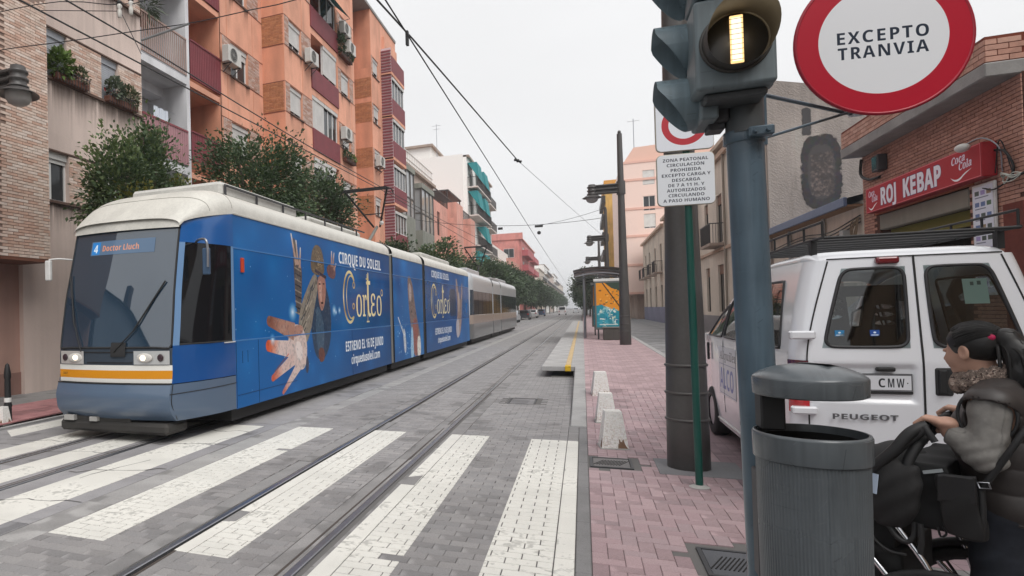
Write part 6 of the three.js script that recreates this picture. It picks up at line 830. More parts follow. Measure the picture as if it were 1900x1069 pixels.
// strip of the side panel: local d from a to b, y0..y1, uv from the artwork
function sidePanel(x, a, b, y0, y1, u0, u1, f = 1) {
  const g = quadUV([x, y0, a], [x, y0, b], [x, y1, b], [x, y1, a]), uv = g.attributes.uv; for (let i = 0; i < uv.count; i++) uv.setXY(i, lerp(u0, u1, uv.getX(i)), ((uv.getY(i) ? y1 : y0) - 0.29) / 2.91); return g;
}
{
  const D0 = 6.6, t = thing('tram', 'blue articulated tram wrapped in a circus advertisement, rolling over the zebra crossing', 'tram', [-5.92, 0, D0]);
  const kf = [[0.3, 0.06], [0.42, -0.06], [0.62, -0.09], [0.79, -0.04], [0.8, 0.0], [1.25, 0.0], [1.26, 0.01], [2.0, 0.12], [2.9, 0.32], [3.0, 0.34], [3.3, 0.6]];
  const F = (y) => { for (let i = 1; i < kf.length; i++) if (y <= kf[i][0]) return lerp(kf[i - 1][1], kf[i][1], (y - kf[i - 1][0]) / (kf[i][0] - kf[i - 1][0])); return 0.6; };
  const WC = (y) => 0.965 - 0.05 * sstep(1.3, 3.0, y);
  const front = (u, y, o = 0) => [u * WC(y), y, F(y) + 0.10 * u * u - o], side = (s, y, f, o = 0) => { const x = lerp(WC(y), 1.2, 1 - (1 - s) * (1 - s)); return [f * (x + o), y, lerp(F(y) + 0.10, 1.3, s)]; };
  const FR = (u0, u1, y0, y1, nv = 4, o = 0) => surf((u, v) => front(lerp(u0, u1, u), lerp(y0, y1, v), o), 24, nv);
  const SD = (f, s0, s1, y0, y1, nv = 4, o = 0) => surf((u, v) => side(lerp(s0, s1, u), lerp(y0, y1, v), f, o), 14, nv, f < 0);
  // nose
  mesh('bumper', [FR(-1, 1, 0.30, 0.785, 10), SD(1, 0, 1, 0.30, 0.785, 10), SD(-1, 0, 1, 0.30, 0.785, 10), surf((u, v) => { const p = front(lerp(-1, 1, u), 0.3); return [p[0], 0.3, lerp(p[2], 1.3, v)]; }, 12, 1)], bumperGrey, t);
  mesh('bumper_seam', [tube([side(0.02, 0.32, 1, 0.004), side(0.02, 0.55, 1, 0.004), side(0.02, 0.78, 1, 0.004)], 0.006, 10, 5), tube(Array.from({ length: 12 }, (_, i) => side(i / 11, 0.66 + 0.02 * i / 11, 1, 0.003)), 0.005, 24, 5), tube(Array.from({ length: 16 }, (_, i) => front(lerp(-1, 1, i / 15), 0.79, 0.003)), 0.008, 30, 5)], M.black, t);
  mesh('white_band', [FR(-1, 1, 0.80, 0.855, 1), FR(-1, 1, 0.965, 1.035, 1)], mat('#e3e2dc', 0.35), t); mesh('yellow_band', [FR(-1, 1, 0.855, 0.965, 1, 0.001)], mat('#d98f10', 0.35), t);
  mesh('fleet_number', [(() => { const a = front(-0.93, 0.925, 0.006), b = front(-0.80, 0.925, 0.006), g = quadUV([a[0], 0.88, a[2]], [b[0], 0.88, b[2]], [b[0], 0.945, b[2]], [a[0], 0.945, a[2]]); return g; })()], mat('#ffffff', 0.4, { map: canvasTex(64, 32, (c) => { c.fillStyle = '#d98f10'; c.fillRect(0, 0, 64, 32); c.fillStyle = '#6a4a10'; c.font = 'bold 24px sans-serif'; c.fillText('3807', 3, 24); }) }), t);
  mesh('lamp_panel', [FR(-1, 1, 1.035, 1.26, 2)], mat('#38424d', 0.35), t); mesh('grille', [FR(-0.4, 0.4, 1.06, 1.075, 1, 0.006), FR(-0.5, 0.5, 1.2, 1.215, 1, 0.006)], M.black, t);
  for (const s of [-1, 1]) {
    const h = new THREE.Group(); h.name = 'headlight'; t.add(h); const a = s > 0 ? 0.46 : -0.99, b = s > 0 ? 0.99 : -0.46, u0 = s > 0 ? 0.43 : -0.96, u1 = s > 0 ? 0.97 : -0.46;
    mesh('bezel', [FR(u0, u1, 1.045, 1.225, 2, 0.012)], mat('#cfd0cf', 0.2, { metalness: 0.4 }), h); const ul = s > 0 ? 0.60 : -0.62, ud = s > 0 ? 0.84 : -0.85;
    const p = front(ul, 1.135, 0.02), g = new THREE.SphereGeometry(1, 20, 12); g.scale(0.13, 0.062, 0.02); g.translate(p[0], p[1], -p[2]); mesh('lens', clean(g), phys([0.6, 0.58, 0.55], 0.12), h);
    const g2 = new THREE.SphereGeometry(1, 16, 10); g2.scale(0.05, 0.038, 0.012); g2.translate(p[0] - s * 0.01, p[1], -p[2] + 0.015); mesh('lamp', clean(g2), new THREE.MeshStandardMaterial({ color: 0x000000, emissive: new THREE.Color(1, 0.86, 0.66), emissiveIntensity: 1.5 }), h);
    const r = front(ud, 1.135, 0.018), g3 = new THREE.SphereGeometry(1, 14, 10); g3.scale(0.05, 0.05, 0.014); g3.translate(r[0], r[1], -r[2]); mesh('indicator', clean(g3), mat('#3a2a30', 0.2), h);
    const l = new THREE.SpotLight(new THREE.Color(1, 0.88, 0.7), 0.6, 0, 0.6, 0.8); l.position.set(-5.92 + p[0], p[1], -(D0 + p[2]) + 0.05); l.target.position.set(-5.92 + p[0], 0.8, -(D0 - 4)); l.castShadow = true; scene.add(l, l.target);
  }
  mesh('windscreen', [FR(-0.975, 0.975, 1.26, 2.90, 10)], darkGlass, t); mesh('windscreen_seal', [tube([...Array.from({ length: 9 }, (_, i) => front(lerp(-0.98, 0.98, i / 8), 1.268, 0.004)), ...Array.from({ length: 9 }, (_, i) => front(0.985, lerp(1.35, 2.86, i / 8), 0.004)), ...Array.from({ length: 9 }, (_, i) => front(lerp(0.97, -0.97, i / 8), 2.9, 0.004)), ...Array.from({ length: 9 }, (_, i) => front(-0.985, lerp(2.86, 1.35, i / 8), 0.004))], 0.014, 90, 5, true)], M.rubber, t);
  const wip = (a, b, e) => [tube([front(...a, 0.03), front(...b, 0.03)], 0.009, 6, 5), tube([front(...b, 0.035), front(...e, 0.03)], 0.012, 6, 5)];
  mesh('wiper', wip([0.12, 1.22], [0.42, 1.5], [0.86, 2.15]), M.black, t); mesh('wiper', wip([-0.5, 1.22], [-0.7, 1.6], [-0.95, 2.3]), M.black, t); mesh('sill_box', [FR(0.05, 0.3, 1.15, 1.34, 2, 0.02)], M.rubber, t);
  { // route display behind the top of the windscreen
    const tx = canvasTex(768, 128, (c, W, H) => { c.fillStyle = '#5d7590'; c.fillRect(0, 0, W, H); c.fillStyle = '#2e86cf'; c.fillRect(14, 8, 108, 112); c.fillStyle = '#e4f0fa'; c.font = 'bold 104px sans-serif'; c.textBaseline = 'middle'; c.fillText('4', 38, 68); c.font = 'bold 74px sans-serif'; c.fillStyle = '#e39a78'; c.fillText('Doctor Lluch', 150, 68); });
    const g = surf((u, v) => front(lerp(-0.58, 0.62, u), lerp(2.56, 2.76, v), 0.004), 12, 2, false, true); mesh('route_display', g, new THREE.MeshStandardMaterial({ color: 0x222222, map: tx, emissive: 0xffffff, emissiveMap: tx, emissiveIntensity: 0.55, roughness: 0.1 }), t);
  }
  for (const f of [1, -1]) {
    mesh('cab_pillar', [SD(f, 0.0, 0.08, 1.29, 2.68, 8)], bluePillar, t); mesh('cab_pillar', [SD(f, 0.93, 1.0, 1.29, 2.68, 8)], bluePillar, t); mesh('cab_lower_panel', [SD(f, 0.0, 1, 0.795, 1.29, 4)], blueLow, t); mesh('cab_upper_panel', [SD(f, 0.0, 1, 2.68, 3.16, 6)], blueTop, t);
    mesh('cab_window', [SD(f, 0.08, 0.93, 1.29, 2.68, 8, -0.004)], cabGlass, t); mesh('cab_window_seal', [tube([side(0.08, 1.3, f), side(0.5, 1.3, f), side(0.93, 1.3, f)], 0.012, 12, 5)], M.rubber, t);
  }
  mesh('side_marker', [rbox(1.195, 1.225, 2.31, 2.53, 1.5, 1.58, 0.01)], mat('#c2401c', 0.3), t); mesh('door_handle_strip', [box(1.2, 1.206, 1.275, 1.29, 1.0, 1.3)], M.whitePaint, t);
  // roof: front cap then straight roof
  const sect = (a, wv, ye, yt) => { const ca = Math.cos(a), sa = Math.sin(a); return [wv * Math.sign(ca) * Math.pow(Math.abs(ca), 0.42), ye + (yt - ye) * Math.pow(sa, 0.75)]; };
  mesh('roof_cap', [surf((u, v) => { const k = Math.sin(v * Math.PI / 2), a = Math.PI * (1 - u), d = lerp(0.27, 1.3, v), w = lerp(0.93, 1.2, 1 - (1 - v) * (1 - v)), p = sect(a, w, lerp(2.9, 3.16, Math.sqrt(v)), lerp(3.02, 3.56, k)); return [p[0], p[1], d + (1 - v) * 0.1 * (p[0] / 0.93) ** 2]; }, 40, 18), FR(-1.0, 1.0, 2.885, 3.04, 3, 0.035)], tramWhite, t);
  const roofOf = (a, b, par) => mesh('roof', [surf((u, v) => { const p = sect(Math.PI * (1 - u), 1.2, 3.16, 3.56); return [p[0], p[1], lerp(a, b, v)]; }, 40, 1)], tramWhite, par);
  mesh('roof_seam', [tube(Array.from({ length: 20 }, (_, i) => { const u = lerp(-1, 1, i / 19); return front(u, 3.03, 0.03); }), 0.006, 40, 5), ...[0.75, 1.3].map((d) => { const v = (d - 0.27) / 1.03, k = Math.sin(v * Math.PI / 2), w = lerp(0.93, 1.2, 1 - (1 - v) * (1 - v)); return tube(Array.from({ length: 26 }, (_, i) => { const p = sect(Math.PI * lerp(0.04, 0.96, i / 25), w, lerp(2.9, 3.16, Math.sqrt(v)), lerp(3.02, 3.56, k)); return [p[0], p[1] + 0.001, d + (1 - v) * 0.1 * (p[0] / 0.93) ** 2]; }), 0.005, 60, 5); })], mat('#8d8a82', 0.7), t);
  // modules
  const modules = [[1.3, 9.3, art1, 'front_section'], [9.62, 12.98, art2, 'middle_section'], [13.33, 21.7, art3, 'rear_section']];
  for (const [a, b, art, nm] of modules) {
    const m = new THREE.Group(); m.name = nm; t.add(m); roofOf(a, b, m); const am = artMat(art), gm = artMat(art, 0.12);
    for (const f of [1, -1]) { const s = f > 0 ? [0, 1] : [1, 0], P = (y0, y1, x) => f > 0 ? sidePanel(x, a, b, y0, y1, 0, 1) : sidePanel(-x, b, a, y0, y1, 0, 1);
      mesh('lower_panel', [P(0.29, 1.285, 1.2)], am, m); mesh('window_wrap', [P(1.30, 2.66, 1.196)], gm, m); mesh('upper_panel', [P(2.675, 3.165, 1.2)], am, m); mesh('panel_edge', [box(f > 0 ? 1.19 : -1.203, f > 0 ? 1.203 : -1.19, 1.283, 1.302, a, b), box(f > 0 ? 1.19 : -1.203, f > 0 ? 1.203 : -1.19, 2.658, 2.677, a, b)], paintOf('#3f7fbd'), m); mesh('roof_gutter', [box(f > 0 ? 1.185 : -1.215, f > 0 ? 1.215 : -1.185, 3.155, 3.185, a, b, 0.005)], mat('#bdbbb4', 0.5), m); }
    mesh('end_wall', [box(-1.19, 1.19, 0.3, 3.16, a, a + 0.02), box(-1.19, 1.19, 0.3, 3.16, b - 0.02, b)], M.rubber, m); mesh('underframe', [box(-1.08, 1.08, 0.1, 0.3, a + 0.05, b - 0.05)], M.black, m);
    const seams = []; for (const q of a < 2 ? [1.32, 2.0, 6.3, 9.28] : [a + 0.02, b - 0.02]) seams.push(box(1.198, 1.2035, 0.3, 1.28, q - 0.004, q + 0.004)); if (a < 2) seams.push(box(1.198, 1.2035, 0.48, 0.486, 1.35, 3.4), box(1.198, 1.2035, 0.95, 1.13, 1.5, 1.508), box(1.198, 1.2035, 0.95, 1.13, 1.66, 1.668)); mesh('seam', seams, mat('#0c2c52', 0.5), m);
  }
  mesh('tail', [box(-1.19, 1.19, 0.3, 3.1, 21.7, 21.75)], blueLow, t);
  for (const [a, b, mm] of [[9.3, 9.62, mat('#6e6d6b', 0.8)], [12.98, 13.33, mat('#2e2d2e', 0.85)]]) { const g = []; for (let i = 0; i < 6; i++) { const q = lerp(a, b, i / 6), e = lerp(a, b, (i + 0.62) / 6); g.push(box(-1.17, 1.17, 0.28, 3.2, q, e, 0.01), box(-0.95, 0.95, 3.2, 3.5, q, e)); } g.push(box(-1.12, 1.12, 0.3, 3.4, a, b)); mesh('bellows', g, mm, t); }
  mesh('inner_dark', [box(-1.0, 1.0, 0.35, 3.0, 1.0, 1.28)], M.black, t);
  // coupler fender under the nose, bogies, rail wheels
  mesh('fender', [box(-0.92, 0.92, 0.12, 0.27, 0.02, 0.5, 0.04), box(-0.86, 0.3, 0.26, 0.33, 0.05, 0.4, 0.01)], mat('#3c3a38', 0.8, { map: T.concrete }), t); mesh('fender_bracket', [box(-0.8, -0.62, 0.27, 0.34, -0.01, 0.05), box(-0.35, -0.22, 0.27, 0.33, -0.005, 0.05)], M.paleConcrete, t);
  for (const d of [2.6, 4.4, 10.5, 12.1, 17.5, 19.3]) { const w = new THREE.Group(); w.name = 'wheelset'; t.add(w); for (const s of [-0.52, 0.52]) mesh('wheel', [rod([s - 0.05, 0.32, d], [s + 0.05, 0.32, d], 0.31, 0.31, 24)], M.darkSteel, w); mesh('axle', [rod([-0.5, 0.32, d], [0.5, 0.32, d], 0.06)], M.darkSteel, w); }
  // mirrors
  { const m = new THREE.Group(); m.name = 'mirror'; t.add(m); mesh('mirror_arm', [tube([[1.06, 2.68, 0.55], [1.18, 2.70, 0.45], [1.32, 2.68, 0.40], [1.345, 2.58, 0.40], [1.345, 2.32, 0.40]], 0.017, 26, 8)], M.steel, m); mesh('mirror_body', [rbox(1.24, 1.35, 2.22, 2.58, 0.42, 0.47, 0.02)], mat('#3f5670', 0.3), m); mesh('mirror_glass', [box(1.25, 1.34, 2.24, 2.56, 0.472, 0.476)], M.glass, m);
    const l = new THREE.Group(); l.name = 'mirror'; t.add(l); mesh('mirror_arm', [tube([[-1.05, 2.55, 0.5], [-1.18, 2.56, 0.3], [-1.3, 2.55, 0.25]], 0.012, 14, 8)], M.whitePaint, l); mesh('mirror_body', [rbox(-1.36, -1.26, 2.24, 2.54, 0.22, 0.28, 0.02)], M.whitePaint, l); }
  // roof equipment
  mesh('roof_box', [box(-0.86, 0.86, 3.5, 3.74, 1.55, 4.3, 0.05)], mat('#c9c8c3', 0.6, { map: T.metal }), t); mesh('roof_box', [box(-0.8, 0.8, 3.5, 3.68, 5.0, 8.2, 0.05)], mat('#c4c3bd', 0.6, { map: T.metal }), t); mesh('roof_box', [box(-0.8, 0.8, 3.5, 3.72, 14.6, 19.5, 0.05)], mat('#c4c3bd', 0.6, { map: T.metal }), t);
  mesh('roof_rail', [box(0.88, 0.91, 3.66, 3.69, 1.6, 8.2), ...[1.6, 2.6, 3.6, 4.6, 5.6, 6.6, 7.6].map((d) => box(0.88, 0.91, 3.5, 3.66, d, d + 0.03))], M.darkSteel, t);
  // pantograph
  { const p = new THREE.Group(); p.name = 'pantograph'; t.add(p); const hd = 11.0, kd = 12.1; const bars = [bar([-0.68, 5.36, hd], [0.68, 5.36, hd], 0.05, 0.05), bar([-0.68, 5.36, hd + 0.22], [0.68, 5.36, hd + 0.22], 0.05, 0.05), bar([-0.68, 5.34, hd], [-0.68, 5.34, hd + 0.22], 0.04, 0.04), bar([0.68, 5.34, hd], [0.68, 5.34, hd + 0.22], 0.04, 0.04)]; for (const s of [-1, 1]) bars.push(tube([[s * 0.68, 5.36, hd + 0.1], [s * 0.8, 5.3, hd + 0.1], [s * 0.85, 5.18, hd + 0.1]], 0.02, 8, 5)); mesh('contact_head', bars, M.black, p);
    mesh('upper_arm', [rod([-0.1, 4.35, kd], [-0.66, 5.33, hd + 0.1], 0.03), rod([0.1, 4.35, kd], [0.66, 5.33, hd + 0.1], 0.03), rod([-0.3, 4.72, kd - 0.3], [0.3, 4.72, kd - 0.3], 0.016)], M.black, p); mesh('lower_arm', [rod([0, 4.35, kd], [0, 3.72, 11.1], 0.05)], mat('#77756f', 0.6), p); mesh('base_frame', [box(-0.5, 0.5, 3.6, 3.7, 10.6, 11.6, 0.02), box(-0.5, -0.4, 3.55, 3.62, 10.6, 11.6), box(0.4, 0.5, 3.55, 3.62, 10.6, 11.6)], M.darkSteel, p); mesh('lamp', [ball(0.2, 4.45, kd - 0.15, 0.07)], M.whitePaint, p); }
}
{ // second tram
  const t = thing('tram', 'white and grey tram following close behind the blue one', 'tram', [-5.92, 0, 28.75]);
  const whiteB = paintOf('#b4b6b9', 0.4), greyB = paintOf('#6a6c6e', 0.45), band = paintOf('#a4948a', 0.4);
  const roofS = (a, b) => surf((u, v) => { const A = Math.PI * (1 - u), ca = Math.cos(A), p = [1.2 * Math.sign(ca) * Math.pow(Math.abs(ca), 0.42), 2.95 + 0.6 * Math.pow(Math.sin(A), 0.75)]; return [p[0], p[1], lerp(a, b, v)]; }, 30, 1);
  for (const [a, b, nm] of [[0.9, 7.6, 'front_section'], [7.9, 11.4, 'middle_section'], [11.7, 21.2, 'rear_section']]) {
    const m = new THREE.Group(); m.name = nm; t.add(m); mesh('roof', [roofS(a, b)], whiteB, m);
    for (const s of [1, -1]) { const X = (u) => s * u, bx = (u, v, ...r) => box(Math.min(X(u), X(v)), Math.max(X(u), X(v)), ...r); mesh('skirt', [bx(1.1, 1.2, 0.3, 1.0, a, b, 0.01)], greyB, m); mesh('colour_band', [bx(1.1, 1.2, 1.005, 1.42, a, b, 0.01)], band, m); mesh('cant_rail', [bx(1.1, 1.2, 2.55, 2.98, a, b, 0.01)], whiteB, m); for (let d = a + 0.1; d < b - 0.3; d += 1.35) mesh('window', [bx(1.15, 1.185, 1.425, 2.545, d + 0.03, Math.min(d + 1.32, b - 0.05))], wrapGlass, m); mesh('window_post', [bx(1.12, 1.182, 1.42, 2.55, a, a + 0.12), bx(1.12, 1.182, 1.42, 2.55, b - 0.1, b)], whiteB, m); }
    mesh('floor', [box(-1.1, 1.1, 0.3, 0.9, a, b)], greyB, m); mesh('underframe', [box(-1.05, 1.05, 0.1, 0.3, a, b)], M.black, m); mesh('inner_wall', [box(-1.1, 1.1, 0.9, 3.0, b - 0.06, b), box(-1.1, 1.1, 0.9, 3.0, a, a + 0.05)], M.rubber, m); mesh('seats', [box(-0.9, -0.2, 0.9, 1.6, a + 0.6, b - 0.6), box(0.3, 0.9, 0.9, 1.6, a + 0.6, b - 0.6)], mat('#26303a', 0.8), m);
  }
  for (const [a, b] of [[7.6, 7.9], [11.4, 11.7]]) mesh('bellows', [box(-1.12, 1.12, 0.3, 3.35, a, b)], M.rubber, t);
  const F2 = (y) => y < 1.3 ? 0 : 0.32 * (y - 1.3) / 1.6; const fr = (y0, y1, w0, w1, o = 0) => surf((u, v) => { const y = lerp(y0, y1, v), q = lerp(w0, w1, u); return [q * 1.0, y, F2(y) + 0.12 * q * q - o]; }, 14, 4), sd = (s, y0, y1, a, b) => surf((u, v) => { const y = lerp(y0, y1, v), k = lerp(a, b, u); return [s * lerp(1.0, 1.2, 1 - (1 - k) ** 2), y, lerp(F2(y) + 0.12, 0.9, k)]; }, 8, 4, s < 0);
  mesh('nose', [fr(0.3, 1.3, -1, 1), sd(1, 0.3, 1.0, 0, 1), sd(-1, 0.3, 1.0, 0, 1)], greyB, t); mesh('nose_band', [sd(1, 1.0, 1.42, 0, 1), sd(-1, 1.0, 1.42, 0, 1)], band, t); mesh('windscreen', [fr(1.3, 2.85, -0.96, 0.96)], darkGlass, t); for (const s of [1, -1]) mesh('cab_pillar', [sd(s, 1.42, 2.98, 0, 0.3)], whiteB, t); mesh('cab_window', [sd(1, 1.42, 2.6, 0.3, 1), sd(-1, 1.42, 2.6, 0.3, 1)], darkGlass, t); mesh('cab_top', [sd(1, 2.6, 2.98, 0.3, 1), sd(-1, 2.6, 2.98, 0.3, 1), surf((u, v) => { const A = Math.PI * (1 - u), ca = Math.cos(A), w = lerp(0.98, 1.2, v), y0 = lerp(2.85, 2.95, v), y1 = lerp(2.9, 3.55, Math.sin(v * Math.PI / 2)); return [w * Math.sign(ca) * Math.pow(Math.abs(ca), 0.42), y0 + (y1 - y0) * Math.pow(Math.sin(A), 0.75), lerp(0.42, 0.9, v)]; }, 24, 8)], whiteB, t);
  mesh('fender', [box(-0.9, 0.9, 0.12, 0.28, 0.05, 0.5, 0.03)], M.darkSteel, t); mesh('roof_box', [box(-0.8, 0.8, 3.45, 3.72, 1.6, 5.5, 0.04)], whiteB, t); mesh('roof_box', [box(-0.8, 0.8, 3.45, 3.7, 13, 18, 0.04)], whiteB, t);
  const p = new THREE.Group(); p.name = 'pantograph'; t.add(p); mesh('contact_head', [bar([-0.68, 5.5, 9.6], [0.68, 5.5, 9.6], 0.06, 0.06), bar([-0.68, 5.5, 9.9], [0.68, 5.5, 9.9], 0.06, 0.06)], M.black, p); mesh('frame', [rod([-0.1, 4.4, 10.8], [-0.66, 5.45, 9.7], 0.035), rod([0.1, 4.4, 10.8], [0.66, 5.45, 9.7], 0.035), rod([0, 4.4, 10.8], [0, 3.6, 9.8], 0.05), rod([-0.5, 4.9, 10.2], [0.5, 4.9, 10.2], 0.03)], M.black, p); mesh('roof', [box(-1.1, 1.1, 3.4, 3.52, 7.9, 11.4)], whiteB, p);
}
// ---------------------------------------------------------------- white van
function gridPatch(fn, u0, u1, nu, v0, v1, nv, hole, flip) {
  const pos = [], idx = [];
  for (let j = 0; j <= nv; j++) for (let i = 0; i <= nu; i++) { const p = fn(lerp(u0, u1, i / nu), lerp(v0, v1, j / nv)); pos.push(p[0], p[1], -p[2]); }
  for (let j = 0; j < nv; j++) for (let i = 0; i < nu; i++) { const u = lerp(u0, u1, (i + 0.5) / nu), v = lerp(v0, v1, (j + 0.5) / nv); if (hole && hole(u, v)) continue; const a = j * (nu + 1) + i, b = a + 1, c = a + nu + 1, d = c + 1; flip ? idx.push(a, c, b, b, c, d) : idx.push(a, b, c, b, d, c); }
  const g = new THREE.BufferGeometry(); g.setAttribute('position', new THREE.BufferAttribute(new Float32Array(pos), 3)); g.setIndex(idx); g.computeVertexNormals(); return clean(g);
}
{
  const t = thing('van', 'white van with glazed rear doors and a black roof rack, parked behind the bin', 'van', [2.26, 0, 5.8]);
  const W = phys('#e3e5ea', 0.22, { clearcoat: 0.8, clearcoatRoughness: 0.08, side: THREE.DoubleSide }), glassV = phys([0.50, 0.56, 0.56], 0.02, { transmission: 1, thickness: 0, ior: 1.75 });
  const belt = 1.26, top = 1.98;
  const wRaw = (y) => y < 0.5 ? 0.735 + 0.025 * (y - 0.2) / 0.3 : y < belt ? 0.76 : 0.76 - 0.115 * ((y - belt) / (top - belt)) - 0.03 * ((y - belt) / (top - belt)) ** 3;
  const roofAt = (d) => d < 1.1 ? 0 : d < 2.2 ? -0.10 * ((d - 1.1) / 1.1) ** 1.6 : -0.10 - 0.46 * ((d - 2.2) / 1.6) ** 1.15;
  const wy = (y, d) => y > belt ? y + (y - belt) / (top - belt) * roofAt(d) : y;
  const dr = (y) => y > 1.2 ? 0.13 * (y - 1.2) : 0, rC = 0.13, bulge = (x) => 0.035 * (x / 0.63) ** 2;
  const L = (d, y, o = 0) => [-(wRaw(y) + o) + 0.05 * sstep(3.2, 4.2, d), wy(y, d), d + dr(y) * (1 - sstep(0.2, 1.5, d))], Rt = (d, y, o = 0) => { const p = L(d, y, o); return [-p[0], p[1], p[2]]; };
  const recess = (x, y) => 0.022 * sstep(-0.66, -0.62, x) * (1 - sstep(-0.06, -0.03, x)) * sstep(0.90, 0.93, y) * (1 - sstep(1.155, 1.19, y));
  const rear = (x, y, o = 0) => { const w = wRaw(y) - rC; return [x * w / 0.63, y, dr(y) + bulge(x) + recess(x, y) - o]; };
  const corner = (a, y, s, o = 0) => { const w = wRaw(y), c = rear(0.63, y), d0 = c[2], m = L(rC + 0.06, y); return [s * ((w - rC) + (rC + o) * Math.sin(a)), y, lerp(d0, m[2], 1 - Math.cos(a)) - o * Math.cos(a)]; };
  const inRect = (u, v, x0, x1, y0, y1, r) => { const dx = Math.max(x0 + r - u, 0, u - (x1 - r)), dy = Math.max(y0 + r - v, 0, v - (y1 - r)); return u > x0 && u < x1 && v > y0 && v < y1 && dx * dx + dy * dy < r * r; };
  const rw = [[-0.575, -0.075], [0.075, 0.575]], ry = [1.315, 1.90], topIn = (y) => 0.055 * (y - ry[0]) / (ry[1] - ry[0]);
  const rearHole = (x, y) => rw.some(([a, b], i) => inRect(i ? x + topIn(y) * (x > 0.3 ? 1 : 0) : x - topIn(y) * (x < -0.3 ? 1 : 0), y, a, b, ry[0], ry[1], 0.07));
  const slant = (d, y) => (y - 1.3) * 0.28, sw = [[0.40, 1.42], [1.62, 2.62], [2.72, 3.62]], sy = [1.285, 1.84];
  const sideHole = (d, y) => sw.some(([a, b], i) => inRect(i === 0 ? Math.max(d - slant(d, y) * (d < 0.9 ? 1 : 0), a - 1) : i === 2 ? d + (d > 3.1 ? (y - 1.3) * 0.6 : 0) : d, y, a, b, sy[0], sy[1], 0.04));
  mesh('body', [gridPatch((d, y) => L(d, y), 0.19, 4.15, 190, 0.22, top, 88, sideHole, true), gridPatch((d, y) => Rt(d, y), 0.19, 4.15, 120, 0.22, top, 60, sideHole, false), gridPatch((x, y) => rear(x, y), -0.63, 0.63, 84, 0.42, top, 84, rearHole, false), gridPatch((a, y) => corner(a, y, -1), 0, Math.PI / 2, 10, 0.22, top, 60, null, true), gridPatch((a, y) => corner(a, y, 1), 0, Math.PI / 2, 10, 0.22, top, 60, null, false)], W, t);
  mesh('roof', [surf((u, v) => { const A = Math.PI * (1 - u), ca = Math.cos(A), sa = Math.sin(A), d = lerp(0.12, 2.6, v), w = 0.606 * (0.86 + 0.14 * Math.sqrt(Math.min(1, v * 9))), k = Math.sin(Math.min(1, v * 9) * Math.PI / 2), bd = d + 0.05 * (1 - Math.min(1, v * 9)); return [w * Math.sign(ca) * Math.pow(Math.abs(ca), 0.3), top - 0.005 + roofAt(d) * 0.97 + 0.085 * k * Math.pow(sa, 0.55), bd]; }, 44, 60)], W, t);
  mesh('hood', [surf((u, v) => [lerp(-0.68, 0.68, u), 1.24 - 0.2 * v * v, lerp(3.5, 4.3, v)], 8, 8), box(-0.70, 0.70, 0.3, 1.1, 4.1, 4.3, 0.1)], W, t); mesh('windscreen', [surf((u, v) => [lerp(-0.62, 0.62, u) * lerp(0.95, 1.08, v), lerp(1.86, 1.24, v), lerp(2.65, 3.6, v)], 8, 8)], glassV, t);
  // glazing with rubber seals
  const loop = (fn, x0, x1, y0, y1, r, tin) => { const o = [], arc = (cx, cy, a0) => { for (let i = 0; i <= 5; i++) { const a = a0 + i / 5 * Math.PI / 2; o.push([cx + r * Math.cos(a), cy + r * Math.sin(a)]); } }; arc(x1 - r, y1 - r, 0); arc(x0 + r, y1 - r, Math.PI / 2); arc(x0 + r, y0 + r, Math.PI); arc(x1 - r, y0 + r, 1.5 * Math.PI); return o.map(([x, y]) => fn(tin(x, y), y)); };
  const seal = mat([0.025, 0.025, 0.028], 0.5);
  rw.forEach(([a, b], i) => { const tin = (x, y) => i ? (x > 0.3 ? x - topIn(y) : x) : (x < -0.3 ? x + topIn(y) : x); mesh('rear_window', [gridPatch((x, y) => rear(tin(x, y), y, 0.002), a - 0.01, b + 0.01, 10, ry[0] - 0.01, ry[1] + 0.01, 10, null, false)], glassV, t); mesh('window_seal', [tube(loop((x, y) => rear(x, y, 0.002), a, b, ry[0], ry[1], 0.07, tin), 0.012, 120, 6, true)], seal, t); });
  sw.forEach(([a, b], i) => { const tin = (d, y) => i === 0 ? d + slant(d, y) * (d < 0.9 ? 1 : 0) : i === 2 ? d - (d > 3.1 ? (y - 1.3) * 0.6 : 0) : d; for (const S of [L, Rt]) { mesh('side_window', [gridPatch((d, y) => S(tin(d, y), y, 0.002), a - 0.01, b + 0.01, 10, sy[0] - 0.01, sy[1] + 0.01, 10, null, S === L)], glassV, t); mesh('window_seal', [tube(loop((d, y) => S(d, y, 0.004), a, b, sy[0], sy[1], 0.04, tin), 0.012, 90, 6, true)], seal, t); } });
  // door seams, hinges, handles
  const seam = (pts, r = 0.0055) => tube(pts, r, 40, 5);
  mesh('door_seam', [seam(Array.from({ length: 14 }, (_, i) => rear(0.0, lerp(0.62, 1.99, i / 13), 0.001)), 0.007), seam([...Array.from({ length: 12 }, (_, i) => { const y = lerp(0.62, 1.97, i / 11); return corner(0.35 - 0.25 * sstep(1.3, 1.97, y), y, -1, 0.001); })]), seam(Array.from({ length: 12 }, (_, i) => { const y = lerp(0.62, 1.97, i / 11); return corner(0.35 - 0.25 * sstep(1.3, 1.97, y), y, 1, 0.001); })), seam(Array.from({ length: 12 }, (_, i) => rear(lerp(-0.66, 0.66, i / 11), 1.985, 0.002)))], M.black, t);
  mesh('side_seam', [[1.50, 0.35, 1.92], [2.67, 0.4, 1.86]].map(([d, a, b]) => seam(Array.from({ length: 10 }, (_, i) => L(d, lerp(a, b, i / 9), 0.001)), 0.004)), M.darkSteel, t); mesh('rub_strip', [tube(Array.from({ length: 8 }, (_, i) => L(lerp(0.3, 4.1, i / 7), 0.27, 0.004)), 0.012, 24, 5)], M.whitePaint, t);
